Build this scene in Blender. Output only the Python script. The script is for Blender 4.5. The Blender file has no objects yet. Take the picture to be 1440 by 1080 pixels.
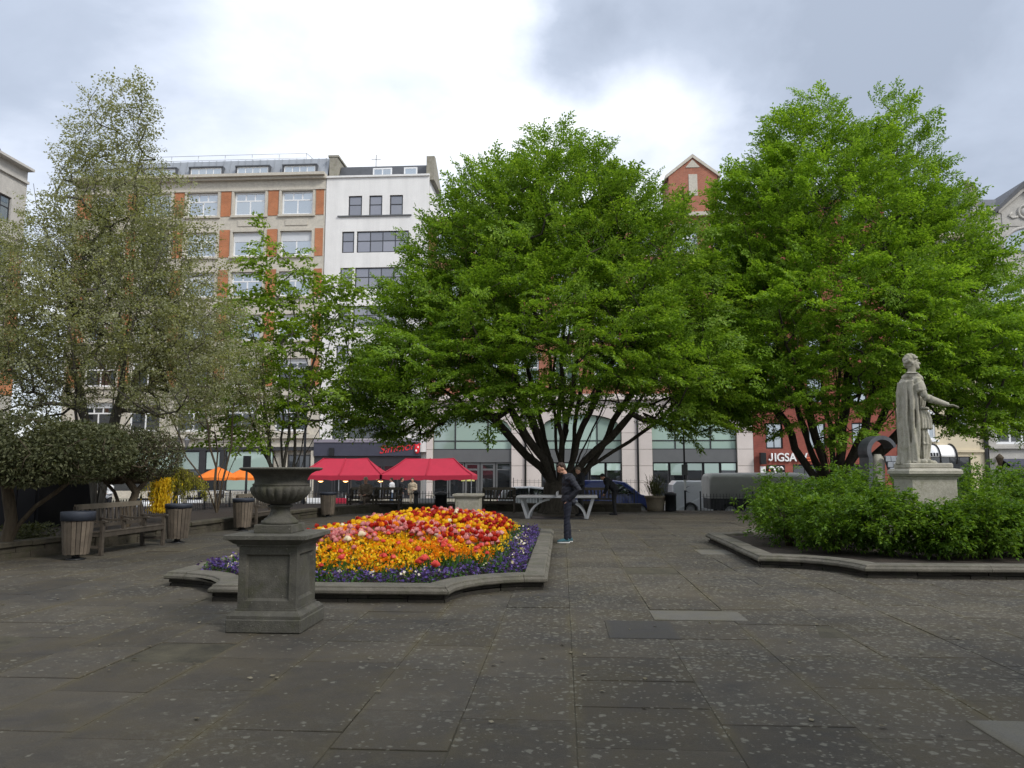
import bpy, bmesh, math, random
import numpy as np
from mathutils import Vector, Matrix
R = math.radians
scene = bpy.context.scene
col = scene.collection

# ------------------------------------------------------------------ camera
CAMZ, F, YAW = 1.6, 1085.0, R(3.7)
PITCH = math.atan(122 / F)
cd = bpy.data.cameras.new('camera'); cam = bpy.data.objects.new('camera', cd); col.objects.link(cam)
cd.sensor_width = 36; cd.lens = F / 1440 * 36; cd.clip_start = 0.05; cd.clip_end = 2000
cam.location = (0, 0, CAMZ); cam.rotation_euler = (math.pi / 2 + PITCH, 0, YAW)
scene.camera = cam

# ------------------------------------------------------------------ sky, sun, exposure
SUN_EL, SUN_AZ = R(42), R(126)          # azimuth clockwise from +Y: over the right shoulder
world = bpy.data.worlds.new('World'); scene.world = world; world.use_nodes = True
def build_world():
    nt = world.node_tree; N = nt.nodes; L = nt.links; N.clear()
    def nd(t, **k):
        n = N.new(t)
        for a, b in k.items(): setattr(n, a, b)
        return n
    def m(op, a, b=None, c=None, clamp=False):
        n = nd('ShaderNodeMath', operation=op); n.use_clamp = clamp
        for i, v in enumerate((a, b, c)):
            if v is None: continue
            if isinstance(v, (int, float)): n.inputs[i].default_value = v
            else: L.new(v, n.inputs[i])
        return n.outputs[0]
    out = nd('ShaderNodeOutputWorld')
    sky = nd('ShaderNodeTexSky', sky_type='NISHITA'); sky.sun_disc = False
    sky.sun_elevation = SUN_EL; sky.sun_rotation = SUN_AZ
    bg1 = nd('ShaderNodeBackground'); L.new(sky.outputs[0], bg1.inputs[0]); bg1.inputs[1].default_value = 0.11
    tc = nd('ShaderNodeTexCoord')
    sep = nd('ShaderNodeSeparateXYZ'); L.new(tc.outputs['Generated'], sep.inputs[0])
    den = m('ADD', m('MAXIMUM', sep.outputs[2], 0.0), 0.22)
    cmb = nd('ShaderNodeCombineXYZ')
    L.new(m('DIVIDE', sep.outputs[0], den), cmb.inputs[0]); L.new(m('DIVIDE', sep.outputs[1], den), cmb.inputs[1])
    def noise(scale, detail, rough, dist=0.0, off=0.0):
        mp = nd('ShaderNodeMapping'); L.new(cmb.outputs[0], mp.inputs[0]); mp.inputs[1].default_value = (off, off * .7, 0)
        n = nd('ShaderNodeTexNoise'); L.new(mp.outputs[0], n.inputs['Vector'])
        n.inputs['Scale'].default_value = scale; n.inputs['Detail'].default_value = detail
        n.inputs['Roughness'].default_value = rough; n.inputs['Distortion'].default_value = dist
        return n.outputs[0]
    n1 = noise(1.1, 7, 0.55, 0.3, 3.1); n2 = noise(3.4, 6, 0.55, 0.2, 7.7); n3 = noise(0.55, 3, 0.5, 0, 1.3)
    base = m('ADD', m('MULTIPLY', m('SUBTRACT', n1, 0.5), 1.7), m('MULTIPLY', m('SUBTRACT', n2, 0.5), 0.75))
    base = m('ADD', base, m('MULTIPLY', m('SUBTRACT', n3, 0.5), 0.8))
    # named cloud banks, placed by direction on the dome
    v = m('ADD', base, 0.76)
    def bank(d, inner, outer, amt):
        d = Vector(d).normalized()
        nonlocal v
        dp = nd('ShaderNodeVectorMath', operation='DOT_PRODUCT'); L.new(tc.outputs['Generated'], dp.inputs[0]); dp.inputs[1].default_value = d
        ang = m('ADD', m('ARCCOSINE', m('MINIMUM', dp.outputs['Value'], 0.99999)), m('MULTIPLY', m('SUBTRACT', n1, 0.5), 0.35))
        mr = nd('ShaderNodeMapRange', interpolation_type='SMOOTHSTEP'); L.new(ang, mr.inputs[0])
        mr.inputs[1].default_value = inner; mr.inputs[2].default_value = outer
        mr.inputs[3].default_value = amt; mr.inputs[4].default_value = 0
        v = m('ADD', v, mr.outputs[0])
    for px, py, i, o, a in BANKS:
        bank(ray(px, py), i, o, a)
    ramp = nd('ShaderNodeValToRGB'); cr = ramp.color_ramp; L.new(v, ramp.inputs[0])
    cr.elements[0].position = 0.0; cr.elements[0].color = (0.225, 0.255, 0.31, 1)
    cr.elements[1].position = 1.0; cr.elements[1].color = (0.66, 0.67, 0.685, 1)
    e = cr.elements.new(0.35); e.color = (0.29, 0.325, 0.39, 1)
    e = cr.elements.new(0.62); e.color = (0.42, 0.455, 0.525, 1)
    e = cr.elements.new(0.82); e.color = (0.53, 0.555, 0.60, 1)
    # an overcast sky is brighter towards the zenith (CIE overcast law, softened)
    cie = m('ADD', m('MULTIPLY', m('MAXIMUM', sep.outputs[2], 0.0), SKY_CIE), SKY_BASE)
    bg2 = nd('ShaderNodeBackground'); L.new(ramp.outputs[0], bg2.inputs[0]); L.new(cie, bg2.inputs[1])
    mix = nd('ShaderNodeMixShader'); mix.inputs[0].default_value = 0.9
    L.new(bg1.outputs[0], mix.inputs[1]); L.new(bg2.outputs[0], mix.inputs[2]); L.new(mix.outputs[0], out.inputs[0])
_Fw = Vector((-math.sin(YAW) * math.cos(PITCH), math.cos(YAW) * math.cos(PITCH), math.sin(PITCH)))
_Rt = Vector((math.cos(YAW), math.sin(YAW), 0)); _Up = _Rt.cross(_Fw)
def ray(px, py): return _Fw + _Rt * ((px - 720) / F) - _Up * ((py - 540) / F)
def G(px, py, z=0.0):                       # where a sight line meets a level plane
    d = ray(px, py); t = (z - CAMZ) / d.z; return Vector((d.x * t, d.y * t, z))
def P(px, py, Y):                           # where a sight line meets an upright plane across the square
    d = ray(px, py); t = Y / d.y; return Vector((d.x * t, Y, CAMZ + d.z * t))
SKY_BASE, SKY_CIE = 0.85, 0.6
BANKS = [(620, 130, .02, .26, .24), (940, 150, .0, .14, .42), (330, 120, .0, .2, .05),
         (1000, -30, .05, .30, -.62), (1330, 120, .05, .34, -.36), (60, 60, .0, .24, -.14), (820, 75, .0, .11, -.32)]
build_world()
sl = bpy.data.lights.new('sun', 'SUN'); sun = bpy.data.objects.new('sun', sl); col.objects.link(sun)
sl.energy = 1.35; sl.angle = R(14); sl.color = (1.0, 0.96, 0.9)
_sd = Vector((math.sin(SUN_AZ) * math.cos(SUN_EL), math.cos(SUN_AZ) * math.cos(SUN_EL), math.sin(SUN_EL)))
sun.rotation_euler = _sd.to_track_quat('Z', 'Y').to_euler()
vs = scene.view_settings
vs.view_transform = 'Standard'; vs.look = 'None'; vs.gamma = 1; vs.use_curve_mapping = False; vs.exposure = 0.92
scene.cycles.max_bounces = 8; scene.cycles.diffuse_bounces = 5; scene.cycles.transparent_max_bounces = 4

# ------------------------------------------------------------------ mesh helpers
class MB:
    """collects shapes and links them as one mesh object"""
    def __init__(s): s.v = []; s.f = []; s.m = []; s.sm = []
    def add(s, vs, fs, mi=0, smooth=False):
        o = len(s.v); s.v += [tuple(v) for v in vs]
        for f in fs: s.f.append(tuple(i + o for i in f)); s.m.append(mi); s.sm.append(smooth)
        return s
    def box(s, x0, x1, y0, y1, z0, z1, mi=0):
        return s.add([(x0, y0, z0), (x1, y0, z0), (x1, y1, z0), (x0, y1, z0), (x0, y0, z1), (x1, y0, z1), (x1, y1, z1), (x0, y1, z1)],
                     [(0, 3, 2, 1), (4, 5, 6, 7), (0, 1, 5, 4), (1, 2, 6, 5), (2, 3, 7, 6), (3, 0, 4, 7)], mi)
    def bbox(s, x0, x1, y0, y1, z0, z1, b=0.01, mi=0):      # box with bevelled edges
        bm = bmesh.new()
        bmesh.ops.create_cube(bm, size=1)
        for v in bm.verts: v.co = ((x0 + x1) / 2 + v.co.x * (x1 - x0), (y0 + y1) / 2 + v.co.y * (y1 - y0), (z0 + z1) / 2 + v.co.z * (z1 - z0))
        bmesh.ops.bevel(bm, geom=bm.edges[:], offset=b, segments=1, affect='EDGES')
        bm.verts.index_update()
        s.add([v.co[:] for v in bm.verts], [[v.index for v in f.verts] for f in bm.faces], mi); bm.free(); return s
    def beam(s, p0, p1, w, h, up=(0, 0, 1), mi=0):          # bar of w x h between two points
        p0 = Vector(p0); p1 = Vector(p1); d = (p1 - p0).normalized(); u = Vector(up)
        if abs(d.dot(u)) > .98: u = Vector((0, 1, 0))
        a = d.cross(u).normalized() * (w / 2); b = a.cross(d).normalized() * (h / 2)
        vs = [p + x for p in (p0, p1) for x in (-a - b, a - b, a + b, -a + b)]
        return s.add(vs, [(3, 2, 1, 0), (4, 5, 6, 7), (0, 1, 5, 4), (1, 2, 6, 5), (2, 3, 7, 6), (3, 0, 4, 7)], mi)
    def tube(s, pts, rad, n=8, mi=0, smooth=True, caps=True):
        pts = [Vector(p) for p in pts]
        if isinstance(rad, (int, float)): rad = [rad] * len(pts)
        o = len(s.v); prev = None; fs = []
        for i, p in enumerate(pts):
            t = (pts[min(i + 1, len(pts) - 1)] - pts[max(i - 1, 0)]).normalized()
            if prev is None:
                a = t.cross(Vector((0, 0, 1)))
                if a.length < .1: a = t.cross(Vector((0, 1, 0)))
            else: a = prev - t * prev.dot(t)
            a.normalize(); b = t.cross(a); prev = a
            for k in range(n):
                c = 2 * math.pi * k / n; s.v.append(tuple(p + (a * math.cos(c) + b * math.sin(c)) * rad[i]))
        for i in range(len(pts) - 1):
            for k in range(n):
                q = o + i * n; k2 = (k + 1) % n
                fs.append((q + k, q + k2, q + n + k2, q + n + k))
        if caps: fs.append(tuple(o + k for k in range(n))[::-1]); fs.append(tuple(o + (len(pts) - 1) * n + k for k in range(n)))
        for f in fs: s.f.append(f); s.m.append(mi); s.sm.append(smooth)
        return s
    def lathe(s, prof, n=24, c=(0, 0, 0), mi=0, smooth=True, mod=None, cap=True):
        o = len(s.v)
        for (r, z) in prof:
            for k in range(n):
                a = 2 * math.pi * k / n; rr = r if mod is None else mod(r, z, a)
                s.v.append((c[0] + rr * math.cos(a), c[1] + rr * math.sin(a), c[2] + z))
        fs = []
        for i in range(len(prof) - 1):
            for k in range(n):
                q = o + i * n; k2 = (k + 1) % n; fs.append((q + k, q + k2, q + n + k2, q + n + k))
        if cap:
            fs.append(tuple(o + k for k in range(n))[::-1]); fs.append(tuple(o + (len(prof) - 1) * n + k for k in range(n)))
        for f in fs: s.f.append(f); s.m.append(mi); s.sm.append(smooth)
        return s
    def prism(s, poly, y0, y1, axis='y', mi=0):             # outline in the other two axes, pushed along axis
        n = len(poly)
        def pt(a, b, t): return {'y': (a, t, b), 'x': (t, a, b), 'z': (a, b, t)}[axis]
        vs = [pt(a, b, y0) for a, b in poly] + [pt(a, b, y1) for a, b in poly]
        fs = [tuple(range(n)), tuple(range(2 * n - 1, n - 1, -1))] + [(i, i + n, (i + 1) % n + n, (i + 1) % n) for i in range(n)]
        return s.add(vs, fs, mi)
    def ball(s, c, r, n=12, rot=None, mi=0):
        if isinstance(r, (int, float)): r = (r, r, r)
        vs = []; h = n // 2
        for i in range(1, h):
            t = math.pi * i / h
            for k in range(n):
                a = 2 * math.pi * k / n
                vs.append(Vector((math.sin(t) * math.cos(a) * r[0], math.sin(t) * math.sin(a) * r[1], math.cos(t) * r[2])))
        vs += [Vector((0, 0, r[2])), Vector((0, 0, -r[2]))]
        if rot is not None: vs = [rot @ v for v in vs]
        vs = [v + Vector(c) for v in vs]; fs = []
        for i in range(h - 2):
            for k in range(n): fs.append((i * n + k, (i + 1) * n + k, (i + 1) * n + (k + 1) % n, i * n + (k + 1) % n))
        T = len(vs) - 2
        for k in range(n): fs.append((T, k, (k + 1) % n)); fs.append((T + 1, (h - 2) * n + (k + 1) % n, (h - 2) * n + k))
        return s.add(vs, fs, mi, True)
    def loft(s, rings, mi=0, smooth=True, caps=True):       # rings of equal point count
        n = len(rings[0]); vs = [p for r in rings for p in r]; fs = []
        for i in range(len(rings) - 1):
            for k in range(n): fs.append((i * n + k, i * n + (k + 1) % n, (i + 1) * n + (k + 1) % n, (i + 1) * n + k))
        s.add(vs, fs, mi, smooth)
        if caps: 
            o = len(s.v) - len(vs)
            s.f.append(tuple(o + k for k in range(n))[::-1]); s.m.append(mi); s.sm.append(False)
            s.f.append(tuple(o + (len(rings) - 1) * n + k for k in range(n))); s.m.append(mi); s.sm.append(False)
        return s
    def mesh(s, name, mats):
        me = bpy.data.meshes.new(name); me.from_pydata(s.v, [], s.f)
        for m in (mats if isinstance(mats, (list, tuple)) else [mats]): me.materials.append(m)
        me.polygons.foreach_set('material_index', s.m); me.polygons.foreach_set('use_smooth', s.sm); me.update()
        return me
    def build(s, name, mats, parent=None, loc=(0, 0, 0), rot=(0, 0, 0)):
        return link(name, s.mesh(name, mats), parent, loc, rot)
def link(name, me, parent=None, loc=(0, 0, 0), rot=(0, 0, 0), scale=None):
    o = bpy.data.objects.new(name, me); col.objects.link(o); o.location = loc; o.rotation_euler = rot
    if scale is not None: o.scale = scale
    if parent: o.parent = parent
    return o
def npmesh(name, verts, quads, mats, parent=None, loc=(0, 0, 0), midx=None, smooth=False):
    verts = np.asarray(verts, np.float32).reshape(-1, 3); quads = np.asarray(quads, np.int32); k = quads.shape[1]
    me = bpy.data.meshes.new(name); me.vertices.add(len(verts)); me.vertices.foreach_set('co', verts.ravel())
    me.loops.add(quads.size); me.loops.foreach_set('vertex_index', quads.ravel())
    me.polygons.add(len(quads)); me.polygons.foreach_set('loop_start', np.arange(0, quads.size, k, dtype=np.int32))
    for m in (mats if isinstance(mats, (list, tuple)) else [mats]): me.materials.append(m)
    if midx is not None: me.polygons.foreach_set('material_index', np.asarray(midx, np.int32))
    if smooth: me.polygons.foreach_set('use_smooth', np.ones(len(quads), bool))
    me.update(calc_edges=True)
    return link(name, me, parent, loc)
def tag(o, label=None, cat=None, group=None, kind=None):
    if label: o['label'] = label
    if cat: o['category'] = cat
    if group: o['group'] = group
    if kind: o['kind'] = kind
    return o
def thing(name, label, cat, loc=(0, 0, 0), rz=0.0, group=None):
    o = bpy.data.objects.new(name, None); col.objects.link(o); o.location = loc; o.rotation_euler = (0, 0, rz); o.empty_display_size = .2
    return tag(o, label, cat, group)
def copy_tree(o, parent=None):
    c = o.copy(); col.objects.link(c)
    if parent: c.parent = parent
    for ch in list(o.children): copy_tree(ch, c)
    return c
def remeshed(mb, name, mat, voxel, parent=None, loc=(0, 0, 0), rot=(0, 0, 0), smooth_it=4, disp=None):
    me = mb.mesh(name, mat); o = bpy.data.objects.new(name, me); col.objects.link(o)
    md = o.modifiers.new('r', 'REMESH'); md.mode = 'VOXEL'; md.voxel_size = voxel; md.use_smooth_shade = True
    if smooth_it: sm = o.modifiers.new('s', 'SMOOTH'); sm.iterations = smooth_it; sm.factor = .5
    dg = bpy.context.evaluated_depsgraph_get(); ev = o.evaluated_get(dg)
    nm = bpy.data.meshes.new_from_object(ev); bpy.data.objects.remove(o); bpy.data.meshes.remove(me); nm.name = name
    if disp:
        ns = [v.normal.copy() for v in nm.vertices]; cs = [v.co.copy() for v in nm.vertices]
        nm.vertices.foreach_set('co', [x for c_, n_ in zip(cs, ns) for x in disp(c_, n_)]); nm.update()
    if not nm.materials: nm.materials.append(mat)
    return link(name, nm, parent, loc, rot)

# ------------------------------------------------------------------ materials
def new_mat(name):
    m = bpy.data.materials.new(name); m.use_nodes = True; nt = m.node_tree; return m, nt, nt.nodes['Principled BSDF']
def mix_rgb(nt, fac, a, b, mode='MIX'):
    n = nt.nodes.new('ShaderNodeMix'); n.data_type = 'RGBA'; n.blend_type = mode
    for s, v in ((0, fac), (6, a), (7, b)):
        if isinstance(v, (int, float)): n.inputs[s].default_value = v
        elif isinstance(v, tuple): n.inputs[s].default_value = v if len(v) == 4 else v + (1,)
        else: nt.links.new(v, n.inputs[s])
    return n.outputs[2]
def tnoise(nt, scale, detail=4, rough=.6, vec=None, dist=0.):
    n = nt.nodes.new('ShaderNodeTexNoise'); n.inputs['Scale'].default_value = scale; n.inputs['Detail'].default_value = detail
    n.inputs['Roughness'].default_value = rough; n.inputs['Distortion'].default_value = dist
    if vec is None:
        g = nt.nodes.new('ShaderNodeNewGeometry'); vec = g.outputs['Position']
    nt.links.new(vec, n.inputs['Vector']); return n.outputs[0]
def ramp(nt, fac, stops):
    n = nt.nodes.new('ShaderNodeValToRGB'); cr = n.color_ramp; nt.links.new(fac, n.inputs[0])
    while len(cr.elements) < len(stops): cr.elements.new(.5)
    for e, (p, c) in zip(cr.elements, stops): e.position = p; e.color = (c if isinstance(c, tuple) else (c, c, c)) + (1,)
    return n.outputs[0]
def bump(nt, bs, h, strength=.3, dist=.02):
    b = nt.nodes.new('ShaderNodeBump'); b.inputs['Strength'].default_value = strength; b.inputs['Distance'].default_value = dist
    nt.links.new(h, b.inputs['Height']); nt.links.new(b.outputs[0], bs.inputs['Normal'])
def math_n(nt, op, a, b):
    n = nt.nodes.new('ShaderNodeMath'); n.operation = op
    for i, v in enumerate((a, b)):
        if isinstance(v, (int, float)): n.inputs[i].default_value = v
        else: nt.links.new(v, n.inputs[i])
    return n.outputs[0]
def plain(name, c, rough=.6, var=.25, scale=6., bmp=.15, metal=0., spec=.4, fine=60., perobj=0.):
    """a colour with uneven weathering: large blotches and fine grain"""
    m, nt, bs = new_mat(name)
    n1 = tnoise(nt, scale, 5, .65); n2 = tnoise(nt, fine, 3, .6)
    f = ramp(nt, n1, [(.3, 0.), (.7, 1.)])
    d = tuple(x * (1 - var) for x in c); l = tuple(min(1, x * (1 + var)) for x in c)
    cc = mix_rgb(nt, f, d, l)
    g = ramp(nt, n2, [(.3, .82), (.7, 1.1)]); cc = mix_rgb(nt, .6, cc, g, 'MULTIPLY')
    if perobj:
        oi = nt.nodes.new('ShaderNodeObjectInfo'); rr = ramp(nt, oi.outputs['Random'], [(0, 1 - perobj), (1, 1 + perobj)]); cc = mix_rgb(nt, 1., cc, rr, 'MULTIPLY')
    nt.links.new(cc, bs.inputs['Base Color']); bs.inputs['Roughness'].default_value = rough; bs.inputs['Metallic'].default_value = metal
    bs.inputs['Specular IOR Level'].default_value = spec
    if bmp: bump(nt, bs, n2, bmp, .01)
    return m
def stone(name, c, dark, moss=None, scale=3., amt=.55, rough=.85, bmp=.5):
    """weathered stone: pale ground, dark grime, lichen specks, optional green"""
    m, nt, bs = new_mat(name)
    n1 = tnoise(nt, scale, 7, .7, dist=.6); n2 = tnoise(nt, scale * 9, 5, .7); n3 = tnoise(nt, 70, 3, .6)
    f = ramp(nt, n1, [(amt - .2, 1.), (amt + .17, 0.)]); cc = mix_rgb(nt, f, c, dark)
    f2 = ramp(nt, n2, [(.42, 0.), (.62, 1.)]); cc = mix_rgb(nt, math_n(nt, 'MULTIPLY', f2, .45), cc, tuple(x * .62 for x in c))
    if moss:
        n4 = tnoise(nt, scale * 1.7, 6, .7, dist=.4); cc = mix_rgb(nt, math_n(nt, 'MULTIPLY', ramp(nt, n4, [(.5, 0.), (.68, 1.)]), .7), cc, moss)
    vo = nt.nodes.new('ShaderNodeTexVoronoi'); vo.inputs['Scale'].default_value = 26; g = nt.nodes.new('ShaderNodeNewGeometry'); nt.links.new(g.outputs['Position'], vo.inputs['Vector'])
    sp = math_n(nt, 'MULTIPLY', ramp(nt, vo.outputs['Distance'], [(.16, 1.), (.24, 0.)]), ramp(nt, n2, [(.55, 0.), (.6, .6)]))
    cc = mix_rgb(nt, sp, cc, tuple(min(.6, x * 1.5 + .05) for x in c))
    gr = ramp(nt, n3, [(.25, .75), (.75, 1.15)]); cc = mix_rgb(nt, .7, cc, gr, 'MULTIPLY')
    nt.links.new(cc, bs.inputs['Base Color']); bs.inputs['Roughness'].default_value = rough; bs.inputs['Specular IOR Level'].default_value = .25
    bump(nt, bs, math_n(nt, 'ADD', n3, n2), bmp, .012); return m
def brickmat(name, c1, c2, mortar, sx=1.0):
    m, nt, bs = new_mat(name)
    g = nt.nodes.new('ShaderNodeTexCoord'); sep = nt.nodes.new('ShaderNodeSeparateXYZ'); nt.links.new(g.outputs['Object'], sep.inputs[0])
    cb = nt.nodes.new('ShaderNodeCombineXYZ'); nt.links.new(math_n(nt, 'ADD', sep.outputs[0], sep.outputs[1]), cb.inputs[0]); nt.links.new(sep.outputs[2], cb.inputs[1])
    b = nt.nodes.new('ShaderNodeTexBrick'); nt.links.new(cb.outputs[0], b.inputs['Vector']); b.inputs['Scale'].default_value = 1
    b.inputs['Brick Width'].default_value = .225; b.inputs['Row Height'].default_value = .075; b.inputs['Mortar Size'].default_value = .006
    b.inputs['Color1'].default_value = c1 + (1,); b.inputs['Color2'].default_value = c2 + (1,); b.inputs['Mortar'].default_value = mortar + (1,)
    n = tnoise(nt, .9, 5, .65); cc = mix_rgb(nt, .8, b.outputs[0], ramp(nt, n, [(.3, .7), (.7, 1.2)]), 'MULTIPLY')
    nt.links.new(cc, bs.inputs['Base Color']); bs.inputs['Roughness'].default_value = .85; bump(nt, bs, b.outputs['Fac'], -.3, .01); return m
def glass(name, c, refl=.3, rough=.03):
    m, nt, bs = new_mat(name); nt.nodes.remove(bs); out = nt.nodes['Material Output']
    d = nt.nodes.new('ShaderNodeBsdfDiffuse'); oi = nt.nodes.new('ShaderNodeObjectInfo')
    cc = mix_rgb(nt, 1., c, ramp(nt, oi.outputs['Random'], [(0, .7), (1, 1.3)]), 'MULTIPLY')
    nt.links.new(cc, d.inputs[0])
    gl = nt.nodes.new('ShaderNodeBsdfGlossy'); gl.inputs['Roughness'].default_value = rough; gl.inputs[0].default_value = (.9, .95, 1, 1)
    n = tnoise(nt, .8, 2, .5); b = nt.nodes.new('ShaderNodeBump'); b.inputs['Strength'].default_value = .06; b.inputs['Distance'].default_value = .05
    nt.links.new(n, b.inputs['Height']); nt.links.new(b.outputs[0], gl.inputs['Normal'])
    fr = nt.nodes.new('ShaderNodeLayerWeight'); fr.inputs[0].default_value = .25
    fac = math_n(nt, 'ADD', math_n(nt, 'MULTIPLY', fr.outputs['Fresnel'], .5), refl)
    mx = nt.nodes.new('ShaderNodeMixShader'); nt.links.new(fac, mx.inputs[0]); nt.links.new(d.outputs[0], mx.inputs[1]); nt.links.new(gl.outputs[0], mx.inputs[2])
    nt.links.new(mx.outputs[0], out.inputs[0]); return m
def leafmat(name, dark, mid, light, trans=.35, clump=.5, rough=.5, gloss=.25):
    """leaf colour varies leaf by leaf and branch by branch; light comes through the blade"""
    m, nt, bs = new_mat(name); out = nt.nodes['Material Output']
    g = nt.nodes.new('ShaderNodeNewGeometry')
    n = tnoise(nt, clump, 3, .6)
    f = math_n(nt, 'ADD', math_n(nt, 'MULTIPLY', g.outputs['Random Per Island'], .55), math_n(nt, 'MULTIPLY', n, .6))
    cc = ramp(nt, f, [(.25, dark), (.58, mid), (.95, light)])
    nt.links.new(cc, bs.inputs['Base Color']); bs.inputs['Roughness'].default_value = rough; bs.inputs['Specular IOR Level'].default_value = gloss
    t = nt.nodes.new('ShaderNodeBsdfTranslucent'); tc = mix_rgb(nt, 1., cc, (1.25, 1.25, .5), 'MULTIPLY'); nt.links.new(tc, t.inputs[0])
    mx = nt.nodes.new('ShaderNodeMixShader'); mx.inputs[0].default_value = trans
    nt.links.new(bs.outputs[0], mx.inputs[1]); nt.links.new(t.outputs[0], mx.inputs[2]); nt.links.new(mx.outputs[0], out.inputs[0]); return m
def bark(name, c1, c2):
    m, nt, bs = new_mat(name)
    g = nt.nodes.new('ShaderNodeNewGeometry'); mp = nt.nodes.new('ShaderNodeMapping'); nt.links.new(g.outputs['Position'], mp.inputs[0]); mp.inputs[3].default_value = (14, 14, 2.5)
    n = tnoise(nt, 1, 6, .7, mp.outputs[0], .5); nt.links.new(ramp(nt, n, [(.3, c1), (.7, c2)]), bs.inputs['Base Color'])
    bs.inputs['Roughness'].default_value = .9; bs.inputs['Specular IOR Level'].default_value = .2; bump(nt, bs, n, .8, .03); return m
def pavingmat(name, base, dark, lichen_amt=1., var=.22):
    """old paving stone: per-slab tone, fine grain, worn grime, pale round lichen specks in drifts"""
    m, nt, bs = new_mat(name)
    g = nt.nodes.new('ShaderNodeNewGeometry'); pos = g.outputs['Position']
    oi = nt.nodes.new('ShaderNodeObjectInfo')
    isl = math_n(nt, 'FRACT', math_n(nt, 'ADD', oi.outputs['Random'], g.outputs['Random Per Island']), 0)
    n1 = tnoise(nt, .55, 6, .65, pos, .3); n2 = tnoise(nt, 5, 6, .7, pos); n3 = tnoise(nt, 95, 3, .7, pos); n4 = tnoise(nt, .8, 3, .5, pos)
    cc = mix_rgb(nt, ramp(nt, n1, [(.35, 0.), (.65, 1.)]), dark, base)
    cc = mix_rgb(nt, math_n(nt, 'MULTIPLY', ramp(nt, n2, [(.4, 0.), (.7, 1.)]), .3), cc, tuple(x * 1.5 for x in base))
    cc = mix_rgb(nt, 1., cc, ramp(nt, isl, [(0, 1 - var), (1, 1 + var)]), 'MULTIPLY')
    # brownish, greenish grime in patches
    cc = mix_rgb(nt, math_n(nt, 'MULTIPLY', ramp(nt, tnoise(nt, 1.3, 5, .7, pos, .5), [(.48, 0.), (.7, 1.)]), .5), cc, (base[0] * .95, base[1] * .9, base[2] * .62))
    # moss and yellow lichen creep in from the long joints
    tcg = nt.nodes.new('ShaderNodeTexCoord'); sg_ = nt.nodes.new('ShaderNodeSeparateXYZ'); nt.links.new(tcg.outputs['Generated'], sg_.inputs[0])
    ed = math_n(nt, 'MINIMUM', sg_.outputs[0], math_n(nt, 'SUBTRACT', 1., sg_.outputs[0]))
    edge = ramp(nt, math_n(nt, 'ADD', ed, math_n(nt, 'MULTIPLY', math_n(nt, 'SUBTRACT', n2, .5), .12)), [(.0, 1.), (.09, 0.)])
    cc = mix_rgb(nt, math_n(nt, 'MULTIPLY', edge, math_n(nt, 'MULTIPLY', ramp(nt, n1, [(.42, 0.), (.6, 1.)]), .6)), cc, (.085, .07, .035))
    if lichen_amt:
        film = math_n(nt, 'MULTIPLY', ramp(nt, tnoise(nt, 13, 7, .75, pos, 1.), [(.5, 0.), (.68, 1.)]), ramp(nt, tnoise(nt, .75, 4, .6, pos, .4), [(.46, 0.), (.62, 1.)]))
        cc = mix_rgb(nt, math_n(nt, 'MULTIPLY', film, .45), cc, (.15, .145, .115))
        spots = None
        for sc, r0, r1 in ((11, .22, .33), (23, .22, .33)):
            vo = nt.nodes.new('ShaderNodeTexVoronoi'); vo.inputs['Scale'].default_value = sc; vo.inputs['Randomness'].default_value = 1
            wv = nt.nodes.new('ShaderNodeVectorMath'); wv.operation = 'ADD'
            ns = nt.nodes.new('ShaderNodeTexNoise'); ns.inputs['Scale'].default_value = 20; nt.links.new(pos, ns.inputs['Vector'])
            sc2 = nt.nodes.new('ShaderNodeVectorMath'); sc2.operation = 'SCALE'; sc2.inputs[3].default_value = .05; nt.links.new(ns.outputs['Color'], sc2.inputs[0])
            nt.links.new(pos, wv.inputs[0]); nt.links.new(sc2.outputs[0], wv.inputs[1]); nt.links.new(wv.outputs[0], vo.inputs['Vector'])
            s = ramp(nt, vo.outputs['Distance'], [(r0, 1.), (r1, 0.)])
            sepc = nt.nodes.new('ShaderNodeSeparateColor'); nt.links.new(vo.outputs['Color'], sepc.inputs[0])
            # which cells carry lichen: drifts (n4, fine n2) and a lean towards the right-hand walk
            sx = nt.nodes.new('ShaderNodeSeparateXYZ'); nt.links.new(pos, sx.inputs[0])
            mr = nt.nodes.new('ShaderNodeMapRange'); nt.links.new(sx.outputs[0], mr.inputs[0])
            mr.inputs[1].default_value = -3.0; mr.inputs[2].default_value = .9; mr.inputs[3].default_value = -.30; mr.inputs[4].default_value = .17
            th = math_n(nt, 'ADD', math_n(nt, 'MULTIPLY', math_n(nt, 'SUBTRACT', n4, .5), 1.7), math_n(nt, 'ADD', mr.outputs[0], .27 * lichen_amt))
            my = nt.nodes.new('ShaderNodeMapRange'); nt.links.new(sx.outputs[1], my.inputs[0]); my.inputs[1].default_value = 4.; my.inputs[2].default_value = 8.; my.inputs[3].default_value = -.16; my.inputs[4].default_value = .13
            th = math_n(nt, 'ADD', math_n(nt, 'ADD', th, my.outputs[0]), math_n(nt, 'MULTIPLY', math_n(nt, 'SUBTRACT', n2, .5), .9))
            th = math_n(nt, 'ADD', th, math_n(nt, 'MULTIPLY', edge, .16))
            s = math_n(nt, 'MULTIPLY', s, math_n(nt, 'LESS_THAN', sepc.outputs[0], th))
            spots = s if spots is None else math_n(nt, 'MAXIMUM', spots, s)
        cc = mix_rgb(nt, math_n(nt, 'MULTIPLY', spots, .55), cc, (.185, .178, .142))
    cc = mix_rgb(nt, .8, cc, ramp(nt, n3, [(.2, .65), (.8, 1.35)]), 'MULTIPLY')
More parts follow.
